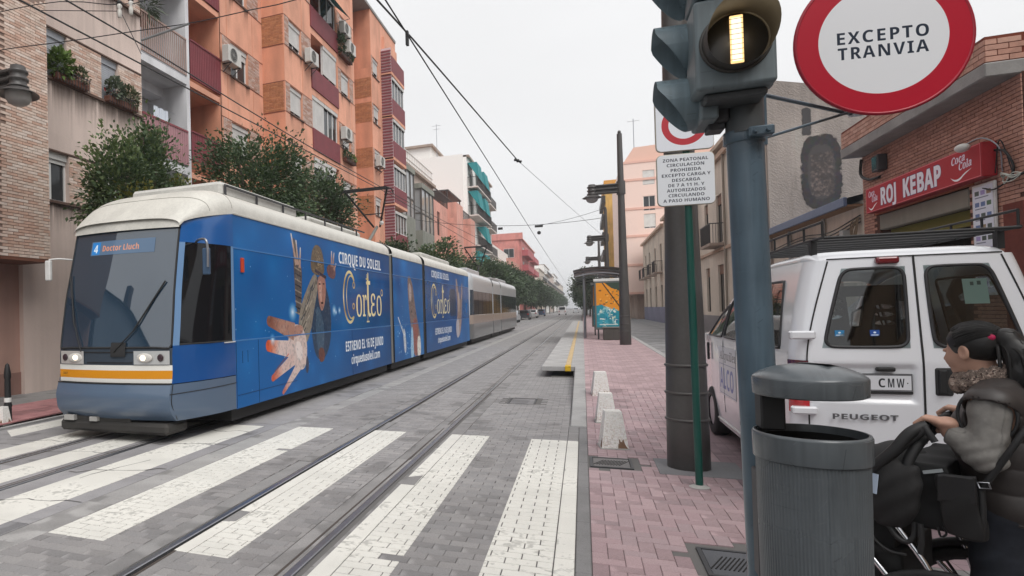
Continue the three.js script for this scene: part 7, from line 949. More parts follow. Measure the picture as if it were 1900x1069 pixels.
  mesh('hinge', [box(-0.79, -0.63, 1.375, 1.44, -0.02, 0.06, 0.012)], W, t); mesh('hinge', [box(-0.79, -0.63, 0.80, 0.86, -0.015, 0.06, 0.012)], W, t);
  mesh('handle_recess', [rbox(0.06, 0.16, 0.965, 1.165, -0.012, 0.02, 0.015)], M.rubber, t); mesh('door_handle', [rbox(0.075, 0.12, 0.98, 1.15, -0.03, -0.008, 0.008)], M.black, t); mesh('side_handle', [rbox(-0.782, -0.757, 0.95, 1.17, 3.52, 3.57, 0.008)], M.black, t);
  mesh('brake_light', [rbox(-0.225, -0.085, 1.93, 1.985, 0.065, 0.12, 0.02)], phys([0.16, 0.008, 0.015], 0.15, { clearcoat: 1 }), t);
  for (const s of [-1, 1]) { const l = new THREE.Group(); l.name = 'tail_lamp'; t.add(l); const P = (y0, y1) => gridPatch((a, y) => corner(a, y, s, 0.008), 0.30, 1.5, 8, y0, y1, 4, null, s < 0); mesh('upper_lens', [P(1.03, 1.21)], phys([0.10, 0.006, 0.012], 0.15, { clearcoat: 1 }), l); mesh('middle_lens', [P(0.90, 1.03)], phys([0.45, 0.43, 0.42], 0.15, { clearcoat: 1 }), l); mesh('lower_lens', [P(0.80, 0.90)], phys([0.5, 0.012, 0.02], 0.15, { clearcoat: 1 }), l); }
  mesh('bumper', [surf((u, v) => { const x = lerp(-0.78, 0.78, u), a = v * Math.PI; return [x, 0.475 + 0.13 * Math.cos(a) * 0.9, -0.07 * Math.sin(a) + 0.06 * Math.pow(Math.abs(x) / 0.78, 6) + 0.02]; }, 30, 10, true)], mat([0.085, 0.095, 0.115], 0.6, { side: THREE.DoubleSide, map: T.metal }), t); mesh('undertray', [box(-0.7, 0.7, 0.2, 0.4, 0.02, 4.0)], M.black, t);
  { // number plate and lettering
    const tx = canvasTex(512, 112, (c, W2, H2) => { c.fillStyle = '#d9dbe0'; c.fillRect(0, 0, W2, H2); c.strokeStyle = '#22252a'; c.lineWidth = 5; c.strokeRect(4, 4, W2 - 8, H2 - 8); c.fillStyle = '#1c1f24'; c.font = 'bold 84px sans-serif'; c.textBaseline = 'middle'; ['C', 'M', 'W'].forEach((s, i) => { c.save(); c.translate(306 + i * 56, 58); const m = c.measureText(s).width; c.scale(47 / m, 1); c.fillText(s, 0, 0); c.restore(); }); c.beginPath(); c.arc(483, 58, 4, 0, 6.3); c.fill(); });
    mesh('number_plate', [box(-0.565, -0.06, 0.968, 1.118, 0.006, 0.02, 0.004)], M.rubber, t); mesh('plate_face', [quadUV([-0.56, 0.992, 0.004], [-0.064, 0.992, 0.004], [-0.064, 1.112, 0.004], [-0.56, 1.112, 0.004])], mat('#ffffff', 0.4, { map: tx }), t); mesh('plate_lamp', [rbox(-0.27, -0.16, 1.135, 1.165, -0.01, 0.03, 0.01)], M.black, t);
  }
  { const f = await new FontLoader().loadAsync('fonts/droid/droid_sans_bold.typeface.json'); const g = new TextGeometry('PEUGEOT', { font: f, size: 0.05, depth: 0.004, curveSegments: 4 }); g.computeBoundingBox(); const bw = g.boundingBox.max.x; g.scale(0.395 / bw, 0.82, 1); g.translate(-0.55, 0.775, 0.002); mesh('maker_lettering', clean(g), mat([0.16, 0.165, 0.18], 0.35, { metalness: 0.5 }), t); }
  { const tx = canvasTex(256, 256, (c) => { c.fillStyle = '#d5d8de'; c.fillRect(0, 0, 256, 256); c.strokeStyle = '#7f8aa6'; c.lineWidth = 4; c.strokeRect(6, 92, 244, 156); c.fillStyle = '#2d3440'; c.font = 'italic bold 60px serif'; c.fillText('Alquiler', 12, 66); c.font = 'bold 150px sans-serif'; c.fillStyle = '#2f55a8'; c.save(); c.translate(14, 222); c.scale(0.55, 1); c.fillText('ALCO', 0, 0); c.restore(); });
    const g = gridPatch((d, y) => L(d, y, 0.003), 2.93, 2.05, 8, 0.60, 1.16, 4, null, false), uv = g.attributes.uv, q = g.attributes.position; for (let i = 0; i < uv.count; i++) uv.setXY(i, (2.93 + q.getZ(i)) / 0.88, (q.getY(i) - 0.60) / 0.56); mesh('side_sign', g, mat('#ffffff', 0.3, { map: tx }), t); }
  for (const [x, c] of [[-0.515, '#2f80b5'], [-0.30, '#2453a3']]) { const p = rear(x, 1.395, 0.004), q = rear(x + 0.055, 1.44, 0.004); mesh('sticker', [quadUV([p[0], p[1], p[2]], [q[0], p[1], p[2]], [q[0], q[1], q[2]], [p[0], q[1], q[2]])], mat('#ffffff', 0.4, { map: canvasTex(64, 64, (k) => { k.fillStyle = c; k.fillRect(0, 0, 64, 64); k.fillStyle = '#dfeaf4'; k.fillRect(8, 48, 48, 9); k.beginPath(); k.arc(32, 26, 10, 0, 6.3); k.fill(); }) }), t); }
  { const p = rear(0.30, 1.62, -0.01), q = rear(0.48, 1.80, -0.01); mesh('notice', [quadUV([p[0], p[1], p[2]], [q[0], p[1], p[2]], [q[0], q[1], q[2]], [p[0], q[1], q[2]])], mat('#ffffff', 0.8, { map: canvasTex(64, 64, (k) => { k.fillStyle = '#a8bcb4'; k.fillRect(0, 0, 64, 64); k.fillStyle = '#4c5a58'; k.fillRect(20, 8, 9, 9); k.fillRect(38, 6, 10, 10); }) }), t); }
  // inside: floor, slotted seat backs, steering area
  const s = poly([[-0.66, 0.4], [0.66, 0.4], [0.6, 1.66], [0.45, 1.8], [-0.45, 1.8], [-0.6, 1.66]]), oval = (x, y, a, b) => { const p = new THREE.Path(); p.absellipse(x, y, a, b, 0, 6.2832, true); return p; }; for (const [x, ys] of [[-0.06, [1.66, 1.585, 1.51]], [0.32, [1.60, 1.53, 1.45]], [-0.42, [1.64, 1.565, 1.49]]]) for (const y of ys) s.holes.push(oval(x, y, 0.075, 0.022)); s.holes.push(poly([[0.035, 1.70], [0.185, 1.70], [0.14, 1.42], [0.06, 1.42]], THREE.Path), poly([[0.42, 1.66], [0.55, 1.62], [0.52, 1.35], [0.44, 1.4]], THREE.Path), poly([[-0.26, 1.70], [-0.16, 1.70], [-0.18, 1.42], [-0.24, 1.42]], THREE.Path));
  const bh = ext(s, 0.05); bh.translate(0, 0, -1.55); mesh('seat_backs', clean(bh), M.black, t); mesh('interior_floor', [box(-0.7, 0.7, 0.4, 0.5, 0.1, 3.6)], M.rubber, t); mesh('dashboard', [box(-0.68, 0.68, 0.9, 1.2, 3.2, 3.6)], M.rubber, t); mesh('interior_trim', [box(-0.72, -0.71, 0.5, 1.24, 0.3, 3.6), box(0.71, 0.72, 0.5, 1.24, 0.3, 3.6), box(-0.6, 0.6, 0.5, 1.27, 0.12, 0.14)], M.black, t);
  for (const [x, d] of [[-0.68, 0.85], [0.68, 0.85], [-0.68, 3.45], [0.68, 3.45]]) { const w = new THREE.Group(); w.name = 'wheel'; t.add(w); const o = Math.sign(x) * 0.09; mesh('tyre', [lathe([[0.19, -0.09], [0.29, -0.09], [0.31, -0.06], [0.31, 0.06], [0.29, 0.09], [0.19, 0.09]], 0, 0, 0, 32).rotateZ(Math.PI / 2).translate(x, 0.31, -d)], M.rubber, w); mesh('rim', [rod([x - o * 0.8, 0.31, d], [x + o * 0.9, 0.31, d], 0.19, 0.18, 20)], M.steel, w); }
  // roof rack
  { const r = thing('roof_rack', 'black tubular roof rack with side guard rails on the white van', 'roof rack', [2.26, 0, 5.8]), tb = (a, b, q = 0.014) => rod(a, b, q, q, 8);
    for (const x of [-0.53, 0.59]) { mesh('guard_rail', [tb([x, 2.275, 0.12], [x, 2.27, 2.3], 0.010), tb([x, 2.155, 0.1], [x, 2.15, 2.3], 0.013), ...[0.12, 0.55, 0.98, 1.41, 1.84, 2.28].map((d) => tb([x, 2.15, d], [x, 2.275, d], 0.009))], M.black, r); for (const d of [0.35, 1.9]) mesh('foot', [box(x - 0.02, x + 0.02, 2.02, 2.15, d - 0.03, d + 0.03)], M.black, r); }
    for (let i = 0; i < 9; i++) { const d = 0.1 + i * 0.27; mesh('cross_bar', [tb([-0.53, 2.15, d], [0.59, 2.15, d], 0.012)], M.black, r); } }
}
// ---------------------------------------------------------------- trees
function tree(label, x, y0, d, h, rx, ry, leafN, size, kinds, seed, group = 'street trees along the left pavement') {
  const q = rngOf(seed), t = thing('street_tree', label, 'tree', [x, y0, d], 0, group), cy = h - ry, g = [];
  g.push(tube([[0, -0.05, 0], [0.04, h * 0.2, 0.02], [-0.03, cy - ry * 0.5, 0], [0.05, cy + ry * 0.2, 0.03]], 0.11, 16, 8));
  for (let i = 0; i < 7; i++) { const a = q() * 6.28, k = 0.4 + 0.5 * q(); g.push(tube([[0, cy - ry * (0.75 - 0.1 * i), 0], [rx * k * 0.5 * Math.cos(a), cy - ry * 0.25 + 0.1 * i, rx * k * 0.5 * Math.sin(a)], [rx * k * Math.cos(a), cy + ry * (0.1 + 0.1 * i), rx * k * Math.sin(a)]], 0.04, 10, 6)); }
  mesh('trunk', g, BARK, t);
  kinds.forEach(([m, share, dx = 0, dy = 0, kr = 1]) => mesh('crown', [leaves([dx, cy + dy, 0], [rx * kr, ry * kr, rx * kr], Math.round(leafN * share * 0.75), size, { rnd: q, clumps: Math.round(26 * kr + 8) }), leaves([dx, cy + dy, 0], [rx * kr * 0.92, ry * kr * 0.95, rx * kr * 0.92], Math.round(leafN * share * 0.25), size, { rnd: q, shell: 0.2 })], m, t));
  return t;
}
tree('leafy tree in front of the leftmost cream brick windows', -8.95, 0.07, 10.45, 5.45, 0.72, 1.35, 8500, 0.10, [[LEAF.dark, 0.45], [LEAF.mid, 0.45], [LEAF.yellow, 0.14, 0.35, -0.4, 0.6]], 101); tree('slender taller tree with upright shoots, just left of the lower white balcony', -8.9, 0.07, 11.3, 6.0, 0.52, 1.6, 6500, 0.10, [[LEAF.dark, 0.7], [LEAF.mid, 0.3]], 102);
tree('small yellow-green tree below the lower pink balcony railing', -8.6, 0.07, 12.1, 4.75, 0.55, 0.9, 6000, 0.095, [[LEAF.yellow, 0.55], [LEAF.mid, 0.45]], 108);
tree('largest dark bushy tree, above the middle of the blue tram', -8.8, 0.07, 16.0, 6.9, 1.65, 2.0, 19000, 0.115, [[LEAF.dark, 0.6], [LEAF.deep, 0.28], [LEAF.mid, 0.12]], 103); tree('dark bushy tree right of the largest one, left of the pantograph', -8.8, 0.07, 20.3, 6.7, 1.55, 1.9, 15500, 0.12, [[LEAF.dark, 0.5], [LEAF.deep, 0.4], [LEAF.olive, 0.1]], 104);
tree('low tree below the glazed bay windows, behind the pantograph', -8.9, 0.07, 30, 5.2, 1.5, 1.7, 7000, 0.18, [[LEAF.deep, 0.6], [LEAF.olive, 0.4]], 105); tree('tree before the salmon building with the roof terrace', -8.8, 0.07, 40, 6.1, 1.9, 1.9, 7000, 0.2, [[LEAF.dark, 0.7], [LEAF.mid, 0.3]], 106); tree('tree standing before the white block with teal awnings', -8.8, 0.07, 50, 5.9, 2.2, 2.0, 6500, 0.23, [[LEAF.dark, 0.7], [LEAF.olive, 0.3]], 107);
[62, 72, 82, 93, 105, 118, 132, 148, 166, 186, 210, 240, 275, 315].forEach((d, i) => tree(`${['first', 'second', 'third', 'fourth', 'fifth', 'sixth', 'seventh', 'eighth', 'ninth', 'tenth', 'eleventh', 'twelfth', 'thirteenth', 'last'][i]} tree of the far green row on the left, counted from the second tram`, -8.6, 0.07, d, 6.2 + (i % 3) * 0.3, 2.4, 2.0, 4200 - i * 150, 0.3 + i * 0.02, [[LEAF.dark, 0.6], [LEAF.deep, 0.4]], 200 + i, 'far street trees on the left pavement'));
tree('dark tree just left of the shelter pillars on the island', 0.2, 0.25, 92, 6.6, 1.5, 2.5, 4600, 0.28, [[LEAF.deep, 0.7], [LEAF.olive, 0.3]], 301, 'trees on the island beyond the stop'); tree('tree directly behind the shelter pillars on the island', 1.0, 0.25, 100, 6.8, 1.6, 2.6, 4200, 0.29, [[LEAF.deep, 0.7], [LEAF.olive, 0.3]], 302, 'trees on the island beyond the stop'); [112, 126, 142, 160].forEach((d, i) => tree(`${['nearest', 'second', 'third', 'farthest'][i]} of the faint trees down the island, behind those at the shelter`, 0.6, 0.25, d, 6.2, 1.7, 2.4, 2600, 0.33, [[LEAF.deep, 1]], 310 + i, 'trees on the island beyond the stop'));
// ---------------------------------------------------------------- traffic and people far down the street
function car(label, x, d, color, turn = 0, kind = 0, group) {
  const t = thing('parked_car', label, 'car', [x, 0.02, d], turn, group), paint = paintOf(color, 0.3), pr = kind ? [[-2.2, 0.3], [2.2, 0.3], [2.25, 1.0], [1.75, 1.15], [1.1, 1.85], [-2.1, 1.9], [-2.25, 0.9]] : [[-2.0, 0.3], [2.0, 0.3], [2.05, 0.75], [1.1, 0.92], [0.5, 1.42], [-1.2, 1.42], [-1.85, 0.95], [-2.05, 0.85]];
  const g = ext(poly(pr), 1.5, 0.08); g.translate(0, 0, -0.75); g.rotateY(Math.PI / 2); mesh('body', clean(g), paint, t);
  const gl = ext(poly(kind ? [[1.05, 1.2], [1.0, 1.75], [-2.0, 1.78], [-2.1, 1.2]] : [[1.0, 0.97], [0.48, 1.36], [-1.18, 1.36], [-1.7, 0.98]]), 1.68); gl.translate(0, 0, -0.84); gl.rotateY(Math.PI / 2); mesh('windows', clean(gl), M.glass, t);
  mesh('rear_window', [box(-0.6, 0.6, kind ? 1.2 : 1.0, kind ? 1.75 : 1.35, kind ? -2.36 : -1.78, kind ? -2.34 : -1.5)], M.glass, t); for (const [a, b] of [[-0.7, -1.3], [0.7, -1.3], [-0.7, 1.3], [0.7, 1.3]]) mesh('wheel', [rod([a - 0.1, 0.3, b], [a + 0.1, 0.3, b], 0.31, 0.31, 18)], M.rubber, t); for (const s of [-0.62, 0.62]) mesh('tail_lamp', [box(s - 0.12, s + 0.12, 0.75, 0.92, kind ? -2.36 : -2.16, kind ? -2.33 : -2.1)], mat([0.4, 0.02, 0.02], 0.3), t);
}
car('silver car parked at the left kerb beyond the second tram', -7.9, 78, '#a9adb3', 0, 0, 'cars parked along the left kerb'); car('dark grey car parked at the left kerb, behind the silver one', -7.9, 96, '#3d4047', 0, 0, 'cars parked along the left kerb'); car('white car parked at the left kerb under the far trees', -7.9, 112, '#d5d6d8', 0, 0, 'cars parked along the left kerb'); car('blue car parked farthest along the left kerb', -7.9, 135, '#3a5a86', 0, 0, 'cars parked along the left kerb');
car('white van driving far down the middle of the street', -4.2, 150, '#e4e5e6', 0, 1); car('small pale car far away right of the distant white van', -1.9, 205, '#c9cccf', 0, 0);
for (const [label, x, d, c] of [['dark motor scooter parked at the left kerb beyond the trams', -7.7, 62, '#2c2f33'], ['silver motor scooter parked beside the dark one', -7.6, 67, '#9fa3a8']]) { const t = thing('scooter', label, 'scooter', [x, 0.05, d], 0.4), b = paintOf(c); mesh('body', [rbox(-0.18, 0.18, 0.45, 0.85, -0.7, 0.2, 0.1), rbox(-0.2, 0.2, 0.35, 1.0, 0.45, 0.62, 0.06), box(-0.15, 0.15, 0.28, 0.34, 0.1, 0.5)], b, t); mesh('seat', [rbox(-0.15, 0.15, 0.84, 0.94, -0.7, 0.1, 0.04)], M.black, t); mesh('handlebar', [rod([-0.35, 1.1, 0.5], [0.35, 1.1, 0.5], 0.02), rod([0, 0.9, 0.55], [0, 1.1, 0.5], 0.03)], M.black, t); for (const z of [-0.55, 0.7]) mesh('wheel', [rod([-0.06, 0.25, z], [0.06, 0.25, z], 0.25, 0.25, 16)], M.rubber, t); }
// ---------------------------------------------------------------- person with a pushchair
// surface nets over a signed distance field
function netMesh(f, lo, hi, cell) {
  const n = [0, 1, 2].map((k) => Math.ceil((hi[k] - lo[k]) / cell) + 1), [nx, ny, nz] = n, val = new Float32Array(nx * ny * nz), id = new Int32Array(nx * ny * nz).fill(-1), pos = [], idx = [];
  for (let k = 0, o = 0; k < nz; k++) for (let j = 0; j < ny; j++) for (let i = 0; i < nx; i++, o++) val[o] = f(lo[0] + i * cell, lo[1] + j * cell, lo[2] + k * cell);
  const at = (i, j, k) => i + nx * (j + ny * k), E = [[0, 1], [0, 2], [0, 4], [1, 3], [1, 5], [2, 3], [2, 6], [3, 7], [4, 5], [4, 6], [5, 7], [6, 7]];
  for (let k = 0; k < nz - 1; k++) for (let j = 0; j < ny - 1; j++) for (let i = 0; i < nx - 1; i++) {
    const v = []; let m = 0; for (let c = 0; c < 8; c++) { const q = val[at(i + (c & 1), j + (c >> 1 & 1), k + (c >> 2))]; v.push(q); if (q < 0) m |= 1 << c; } if (m === 0 || m === 255) continue;
    let x = 0, y = 0, z = 0, t = 0; for (const [a, b] of E) if ((v[a] < 0) !== (v[b] < 0)) { const s = v[a] / (v[a] - v[b]); x += lerp(a & 1, b & 1, s); y += lerp(a >> 1 & 1, b >> 1 & 1, s); z += lerp(a >> 2, b >> 2, s); t++; }
    id[at(i, j, k)] = pos.length / 3; pos.push(lo[0] + (i + x / t) * cell, lo[1] + (j + y / t) * cell, lo[2] + (k + z / t) * cell);
  }
  const quad = (a, b, c, d, s) => { if (a < 0 || b < 0 || c < 0 || d < 0) return; s ? idx.push(a, b, c, a, c, d) : idx.push(a, c, b, a, d, c); };
  for (let k = 1; k < nz - 1; k++) for (let j = 1; j < ny - 1; j++) for (let i = 1; i < nx - 1; i++) {
    const a = val[at(i, j, k)] < 0;
    if (a !== val[at(i + 1, j, k)] < 0) quad(id[at(i, j - 1, k - 1)], id[at(i, j, k - 1)], id[at(i, j, k)], id[at(i, j - 1, k)], a);
    if (a !== val[at(i, j + 1, k)] < 0) quad(id[at(i - 1, j, k - 1)], id[at(i - 1, j, k)], id[at(i, j, k)], id[at(i, j, k - 1)], a);
    if (a !== val[at(i, j, k + 1)] < 0) quad(id[at(i - 1, j - 1, k)], id[at(i, j - 1, k)], id[at(i, j, k)], id[at(i - 1, j, k)], a);
  }
  const g = new THREE.BufferGeometry(), nor = new Float32Array(pos.length), e = cell * 0.5;
  for (let i = 0; i < pos.length; i += 3) { const [x, y, z] = [pos[i], pos[i + 1], pos[i + 2]], a = f(x + e, y, z) - f(x - e, y, z), b = f(x, y + e, z) - f(x, y - e, z), c = f(x, y, z + e) - f(x, y, z - e), L = Math.hypot(a, b, c) || 1; nor[i] = a / L; nor[i + 1] = b / L; nor[i + 2] = c / L; }
  g.setAttribute('position', new THREE.BufferAttribute(new Float32Array(pos), 3)); g.setAttribute('normal', new THREE.BufferAttribute(nor, 3)); g.setIndex(idx); return clean(g);
}
const smin = (a, b, k) => { const h = Math.max(k - Math.abs(a - b), 0) / k; return Math.min(a, b) - h * h * k * 0.25; }, smax = (a, b, k) => -smin(-a, -b, k);
const cap = (x, y, z, a, b, r0, r1) => { const bx = b[0] - a[0], by = b[1] - a[1], bz = b[2] - a[2], px = x - a[0], py = y - a[1], pz = z - a[2], h = clamp((px * bx + py * by + pz * bz) / (bx * bx + by * by + bz * bz), 0, 1); return Math.hypot(px - bx * h, py - by * h, pz - bz * h) - lerp(r0, r1, h); };
const ell = (x, y, z, c, r) => { const a = (x - c[0]) / r[0], b = (y - c[1]) / r[1], d = (z - c[2]) / r[2], k = Math.hypot(a, b, d); return (k - 1) * Math.min(r[0], r[1], r[2]) * (0.6 + 0.4 * Math.min(k, 2)); };
const FX = -0.848, FD = 0.530, PBASE = [1.484, 0, 3.395];        // she faces left and away; local x forward, y up, z to her right
{
  const t = thing('person', 'person in a dark padded gilet with a long black ponytail, pushing a pushchair', 'person', PBASE, 2.583);
  const neck = [-0.035, 1.34, 0], hd = [0.0, 1.445, 0], cs = Math.cos(0.42), sn = Math.sin(0.42);
  const cp = Math.cos(0.13), sp = Math.sin(0.13), toHead = (x, y, z) => { const dx = x - hd[0], dz = z - hd[2], a = dx * cs + dz * sn, b = y - hd[1]; return [a * cp - b * sp, a * sp + b * cp, -dx * sn + dz * cs]; };   // head turned to her right, chin a little down
  const sh = [[-0.065, 1.245, -0.17], [-0.075, 1.245, 0.17]], el = [[-0.058, 1.047, -0.232], [-0.05, 1.04, 0.24]], wr = [[0.045, 1.125, -0.20], [0.06, 1.125, 0.19]], hip = [[-0.085, 0.80, -0.085], [-0.085, 0.80, 0.085]], kn = [[-0.06, 0.44, -0.10], [-0.09, 0.44, 0.09]], an = [[-0.03, 0.08, -0.10], [-0.22, 0.10, 0.09]];
  const torso = (x, y, z, o) => { let d = ell(x, y, z, [-0.115, 1.12, 0], [0.132 + o, 0.19 + o, 0.182 + o]); d = smin(d, ell(x, y, z, [-0.11, 0.95, 0], [0.145 + o, 0.17 + o, 0.178 + o]), 0.08); d = smin(d, ell(x, y, z, [-0.125, 0.82, 0], [0.165 + o, 0.13 + o, 0.19 + o]), 0.07); d = smin(d, ell(x, y, z, [-0.02, 1.11, 0], [0.08 + o, 0.1 + o, 0.15 + o]), 0.08); for (const s of [0, 1]) d = smin(d, cap(x, y, z, [-0.07, 1.29, 0], sh[s], 0.055 + o, 0.062 + o), 0.06); return d; };
  const arm = (x, y, z, s, o) => smin(cap(x, y, z, sh[s], el[s], 0.054 + o, 0.044 + o), cap(x, y, z, el[s], wr[s], 0.043 + o, 0.030 + o), 0.025), leg = (x, y, z, s, o) => smin(cap(x, y, z, hip[s], kn[s], 0.10 + o, 0.062 + o), cap(x, y, z, kn[s], an[s], 0.062 + o, 0.042 + o), 0.03);
  const head = (x, y, z) => { const [a, b, c] = toHead(x, y, z); let d = ell(a, b, c, [-0.008, 0.028, 0], [0.082, 0.082, 0.070]); d = smin(d, ell(a, b, c, [0.028, -0.035, 0], [0.058, 0.068, 0.056]), 0.035); d = smin(d, ell(a, b, c, [0.05, -0.082, 0], [0.026, 0.022, 0.03]), 0.025); d = smin(d, ell(a, b, c, [0.05, -0.03, -0.03], [0.03, 0.028, 0.026]), 0.02); d = smin(d, ell(a, b, c, [0.05, -0.03, 0.03], [0.03, 0.028, 0.026]), 0.02); d = smin(d, cap(a, b, c, [0.076, 0.012, 0], [0.096, -0.026, 0], 0.009, 0.013), 0.012); d = smin(d, ell(a, b, c, [0.080, -0.058, 0], [0.012, 0.007, 0.02]), 0.01); for (const s of [-1, 1]) { d = smax(d, -ell(a, b, c, [0.087, 0.008, s * 0.03], [0.012, 0.012, 0.016]), 0.012); d = smin(d, ell(a, b, c, [0.076, 0.008, s * 0.03], [0.011, 0.009, 0.013]), 0.004); let e = ell(a, b, c, [-0.012, -0.008, s * 0.075], [0.019, 0.031, 0.009]); e = smax(e, -ell(a, b, c, [-0.009, -0.004, s * 0.084], [0.010, 0.018, 0.007]), 0.005); d = smin(d, e, 0.006); } return d; };
  const neckF = (x, y, z) => cap(x, y, z, [-0.055, 1.27, 0], [-0.01, 1.39, 0], 0.06, 0.05);
  const core = (x, y, z) => { let d = smin(torso(x, y, z, 0), neckF(x, y, z), 0.04); for (const s of [0, 1]) { d = smin(d, arm(x, y, z, s, -0.004), 0.02); d = smin(d, leg(x, y, z, s, 0), 0.04); d = smin(d, smin(cap(x, y, z, an[s], [an[s][0] + 0.13, 0.035, an[s][2]], 0.04, 0.03), ell(x, y, z, [an[s][0] - 0.02, 0.04, an[s][2]], [0.045, 0.04, 0.035]), 0.02), 0.02); } return smin(d, head(x, y, z), 0.012); };
  const hand = (s) => {                                            // five separate fingers closed over the push bar
    const w = wr[s], m = s ? 1 : -1, bar = [0.112, 1.148, w[2]];
    const chains = [[-0.028, 0.026], [-0.009, 0.029], [0.010, 0.027], [0.028, 0.022]].map(([o, l]) => { const z = w[2] + o; return [[bar[0] - 0.035, bar[1] + 0.024, z], [bar[0] + 0.004, bar[1] + 0.030, z], [bar[0] + 0.029, bar[1] + 0.006, z], [bar[0] + 0.016, bar[1] - 0.016 - l * 0.3, z]]; });
    return (x, y, z) => { let d = smin(cap(x, y, z, w, [bar[0] - 0.06, bar[1] + 0.010, w[2]], 0.027, 0.03), ell(x, y, z, [bar[0] - 0.047, bar[1] + 0.016, w[2]], [0.038, 0.017, 0.040]), 0.02); for (const c of chains) { d = smin(d, cap(x, y, z, c[0], c[1], 0.0105, 0.0098), 0.008); d = Math.min(d, cap(x, y, z, c[1], c[2], 0.0098, 0.009), cap(x, y, z, c[2], c[3], 0.009, 0.0078)); } const z0 = w[2] - m * 0.034; return smin(d, smin(cap(x, y, z, [bar[0] - 0.062, bar[1], z0], [bar[0] - 0.03, bar[1] - 0.022, z0 + m * 0.002], 0.013, 0.0115), cap(x, y, z, [bar[0] - 0.03, bar[1] - 0.022, z0 + m * 0.002], [bar[0] + 0.002, bar[1] - 0.026, z0 + m * 0.012], 0.011, 0.009), 0.006), 0.01); };
  };
  const skin = phys([0.43, 0.255, 0.19], 0.5, { specularIntensity: 0.5 });
  mesh('body', [netMesh(core, [-0.34, -0.02, -0.32], [0.18, 1.40, 0.32], 0.014), netMesh((x, y, z) => smax(smin(head(x, y, z), neckF(x, y, z), 0.025), 1.31 - y, 0.01), [-0.14, 1.30, -0.12], [0.13, 1.57, 0.12], 0.0042), ...[0, 1].map((s) => netMesh(hand(s), [0.01, 1.07, wr[s][2] - 0.075], [0.175, 1.215, wr[s][2] + 0.075], 0.0036))], skin, t);
  // clothes follow the body
  const wav = (x, y, z) => 0.004 * Math.sin(y * 62 + x * 20) * Math.sin(z * 9 + x * 15);
  mesh('sweater', [netMesh((x, y, z) => { let d = 1; for (const s of [0, 1]) { let a = arm(x, y, z, s, 0.010) + wav(x, y * 1.1, z) * 0.7; const fold = Math.hypot(x - el[s][0], y - el[s][1], z - el[s][2]); a -= 0.003 * Math.exp(-((fold - 0.05) ** 2) / 0.0008) * Math.sin(y * 130 + x * 60); d = Math.min(d, smax(a, (x - wr[s][0]) * 0.95 + (y - wr[s][1]) * 0.3 - 0.008, 0.006)); } return d; }, [-0.2, 0.9, -0.33], [0.16, 1.36, 0.33], 0.007)], mat('#85827e', 0.9, { map: T.fabric, bumpMap: T.bump, bumpScale: 0.002 }), t);
  mesh('gilet', [netMesh((x, y, z) => { const q = 0.0075 * Math.pow(Math.abs(Math.sin((y - 0.02 * x) * 31)), 0.5); let d = torso(x, y, z, 0.011 + q); d = smin(d, cap(x, y, z, [-0.06, 1.285, 0], [-0.03, 1.335, 0], 0.072, 0.068), 0.04); for (const s of [0, 1]) d = smax(d, -cap(x, y, z, [sh[s][0] + 0.005, sh[s][1] - 0.035, sh[s][2] + (s ? 0.02 : -0.02)], [el[s][0], el[s][1] + 0.05, el[s][2] + (s ? 0.06 : -0.06)], 0.076, 0.09), 0.012); d = smax(d, -neckF(x, y - 0.03, z) - 0.012, 0.01); return smax(smax(d, 0.79 - y, 0.01), y - 1.345, 0.01); }, [-0.33, 0.76, -0.28], [0.16, 1.37, 0.28], 0.008)], mat('#3d3735', 0.5, { map: T.fabric }), t);
  mesh('armhole_piping', [tube(Array.from({ length: 22 }, (_, i) => { const a = i / 22 * 6.283; return [-0.058 + 0.08 * Math.cos(a), 1.205 + 0.10 * Math.sin(a), 0.2 + 0.012 * Math.sin(a) * -1]; }), 0.006, 60, 5, true)], M.black, t);
  const fur = canvasTex(128, 128, (c, W, H) => { const q = rngOf(6); c.fillStyle = '#8d7c72'; c.fillRect(0, 0, W, H); for (let i = 0; i < 420; i++) { c.fillStyle = ['#5d4b44', '#b3a498', '#3b302d', '#a28f84'][(q() * 4) | 0]; c.beginPath(); c.ellipse(q() * W, q() * H, 2 + q() * 4, 2 + q() * 3, q() * 3, 0, 6.3); c.fill(); } }); fur.wrapS = fur.wrapT = THREE.RepeatWrapping; fur.repeat.set(8, 8);
  mesh('fur_collar', [netMesh((x, y, z) => { const a = Math.atan2(z, x + 0.03), r = Math.hypot(x + 0.03, z), ry = 1.335 - 0.03 * Math.cos(a) * 0.9, rr0 = 0.079; return Math.hypot(r - rr0, (y - ry) * 0.62) - 0.026 + 0.0045 * Math.sin(a * 31 + y * 160) * Math.sin(y * 210 + a * 17); }, [-0.16, 1.25, -0.13], [0.11, 1.41, 0.13], 0.0055)], mat('#ffffff', 1, { map: fur, bumpMap: T.bump, bumpScale: 0.006 }), t);
  mesh('jeans', [netMesh((x, y, z) => { let d = smax(torso(x, y, z, 0.008), y - 0.86, 0.01); for (const s of [0, 1]) d = smin(d, leg(x, y, z, s, 0.014) + wav(x, y, z), 0.03); return smax(d, 0.075 - y, 0.01); }, [-0.34, 0.05, -0.26], [0.14, 0.88, 0.26], 0.011)], mat('#2a2e38', 0.9, { map: T.fabric }), t);
  for (const s of [0, 1]) mesh('shoe', [netMesh((x, y, z) => smax(smin(cap(x, y, z, [an[s][0] - 0.02, 0.055, an[s][2]], [an[s][0] + 0.14, 0.036, an[s][2]], 0.052, 0.042), cap(x, y, z, an[s], [an[s][0], 0.12, an[s][2]], 0.05, 0.05), 0.03), -y, 0.008), [an[s][0] - 0.1, -0.01, an[s][2] - 0.08], [an[s][0] + 0.21, 0.15, an[s][2] + 0.08], 0.009)], mat('#191919', 0.6), t);
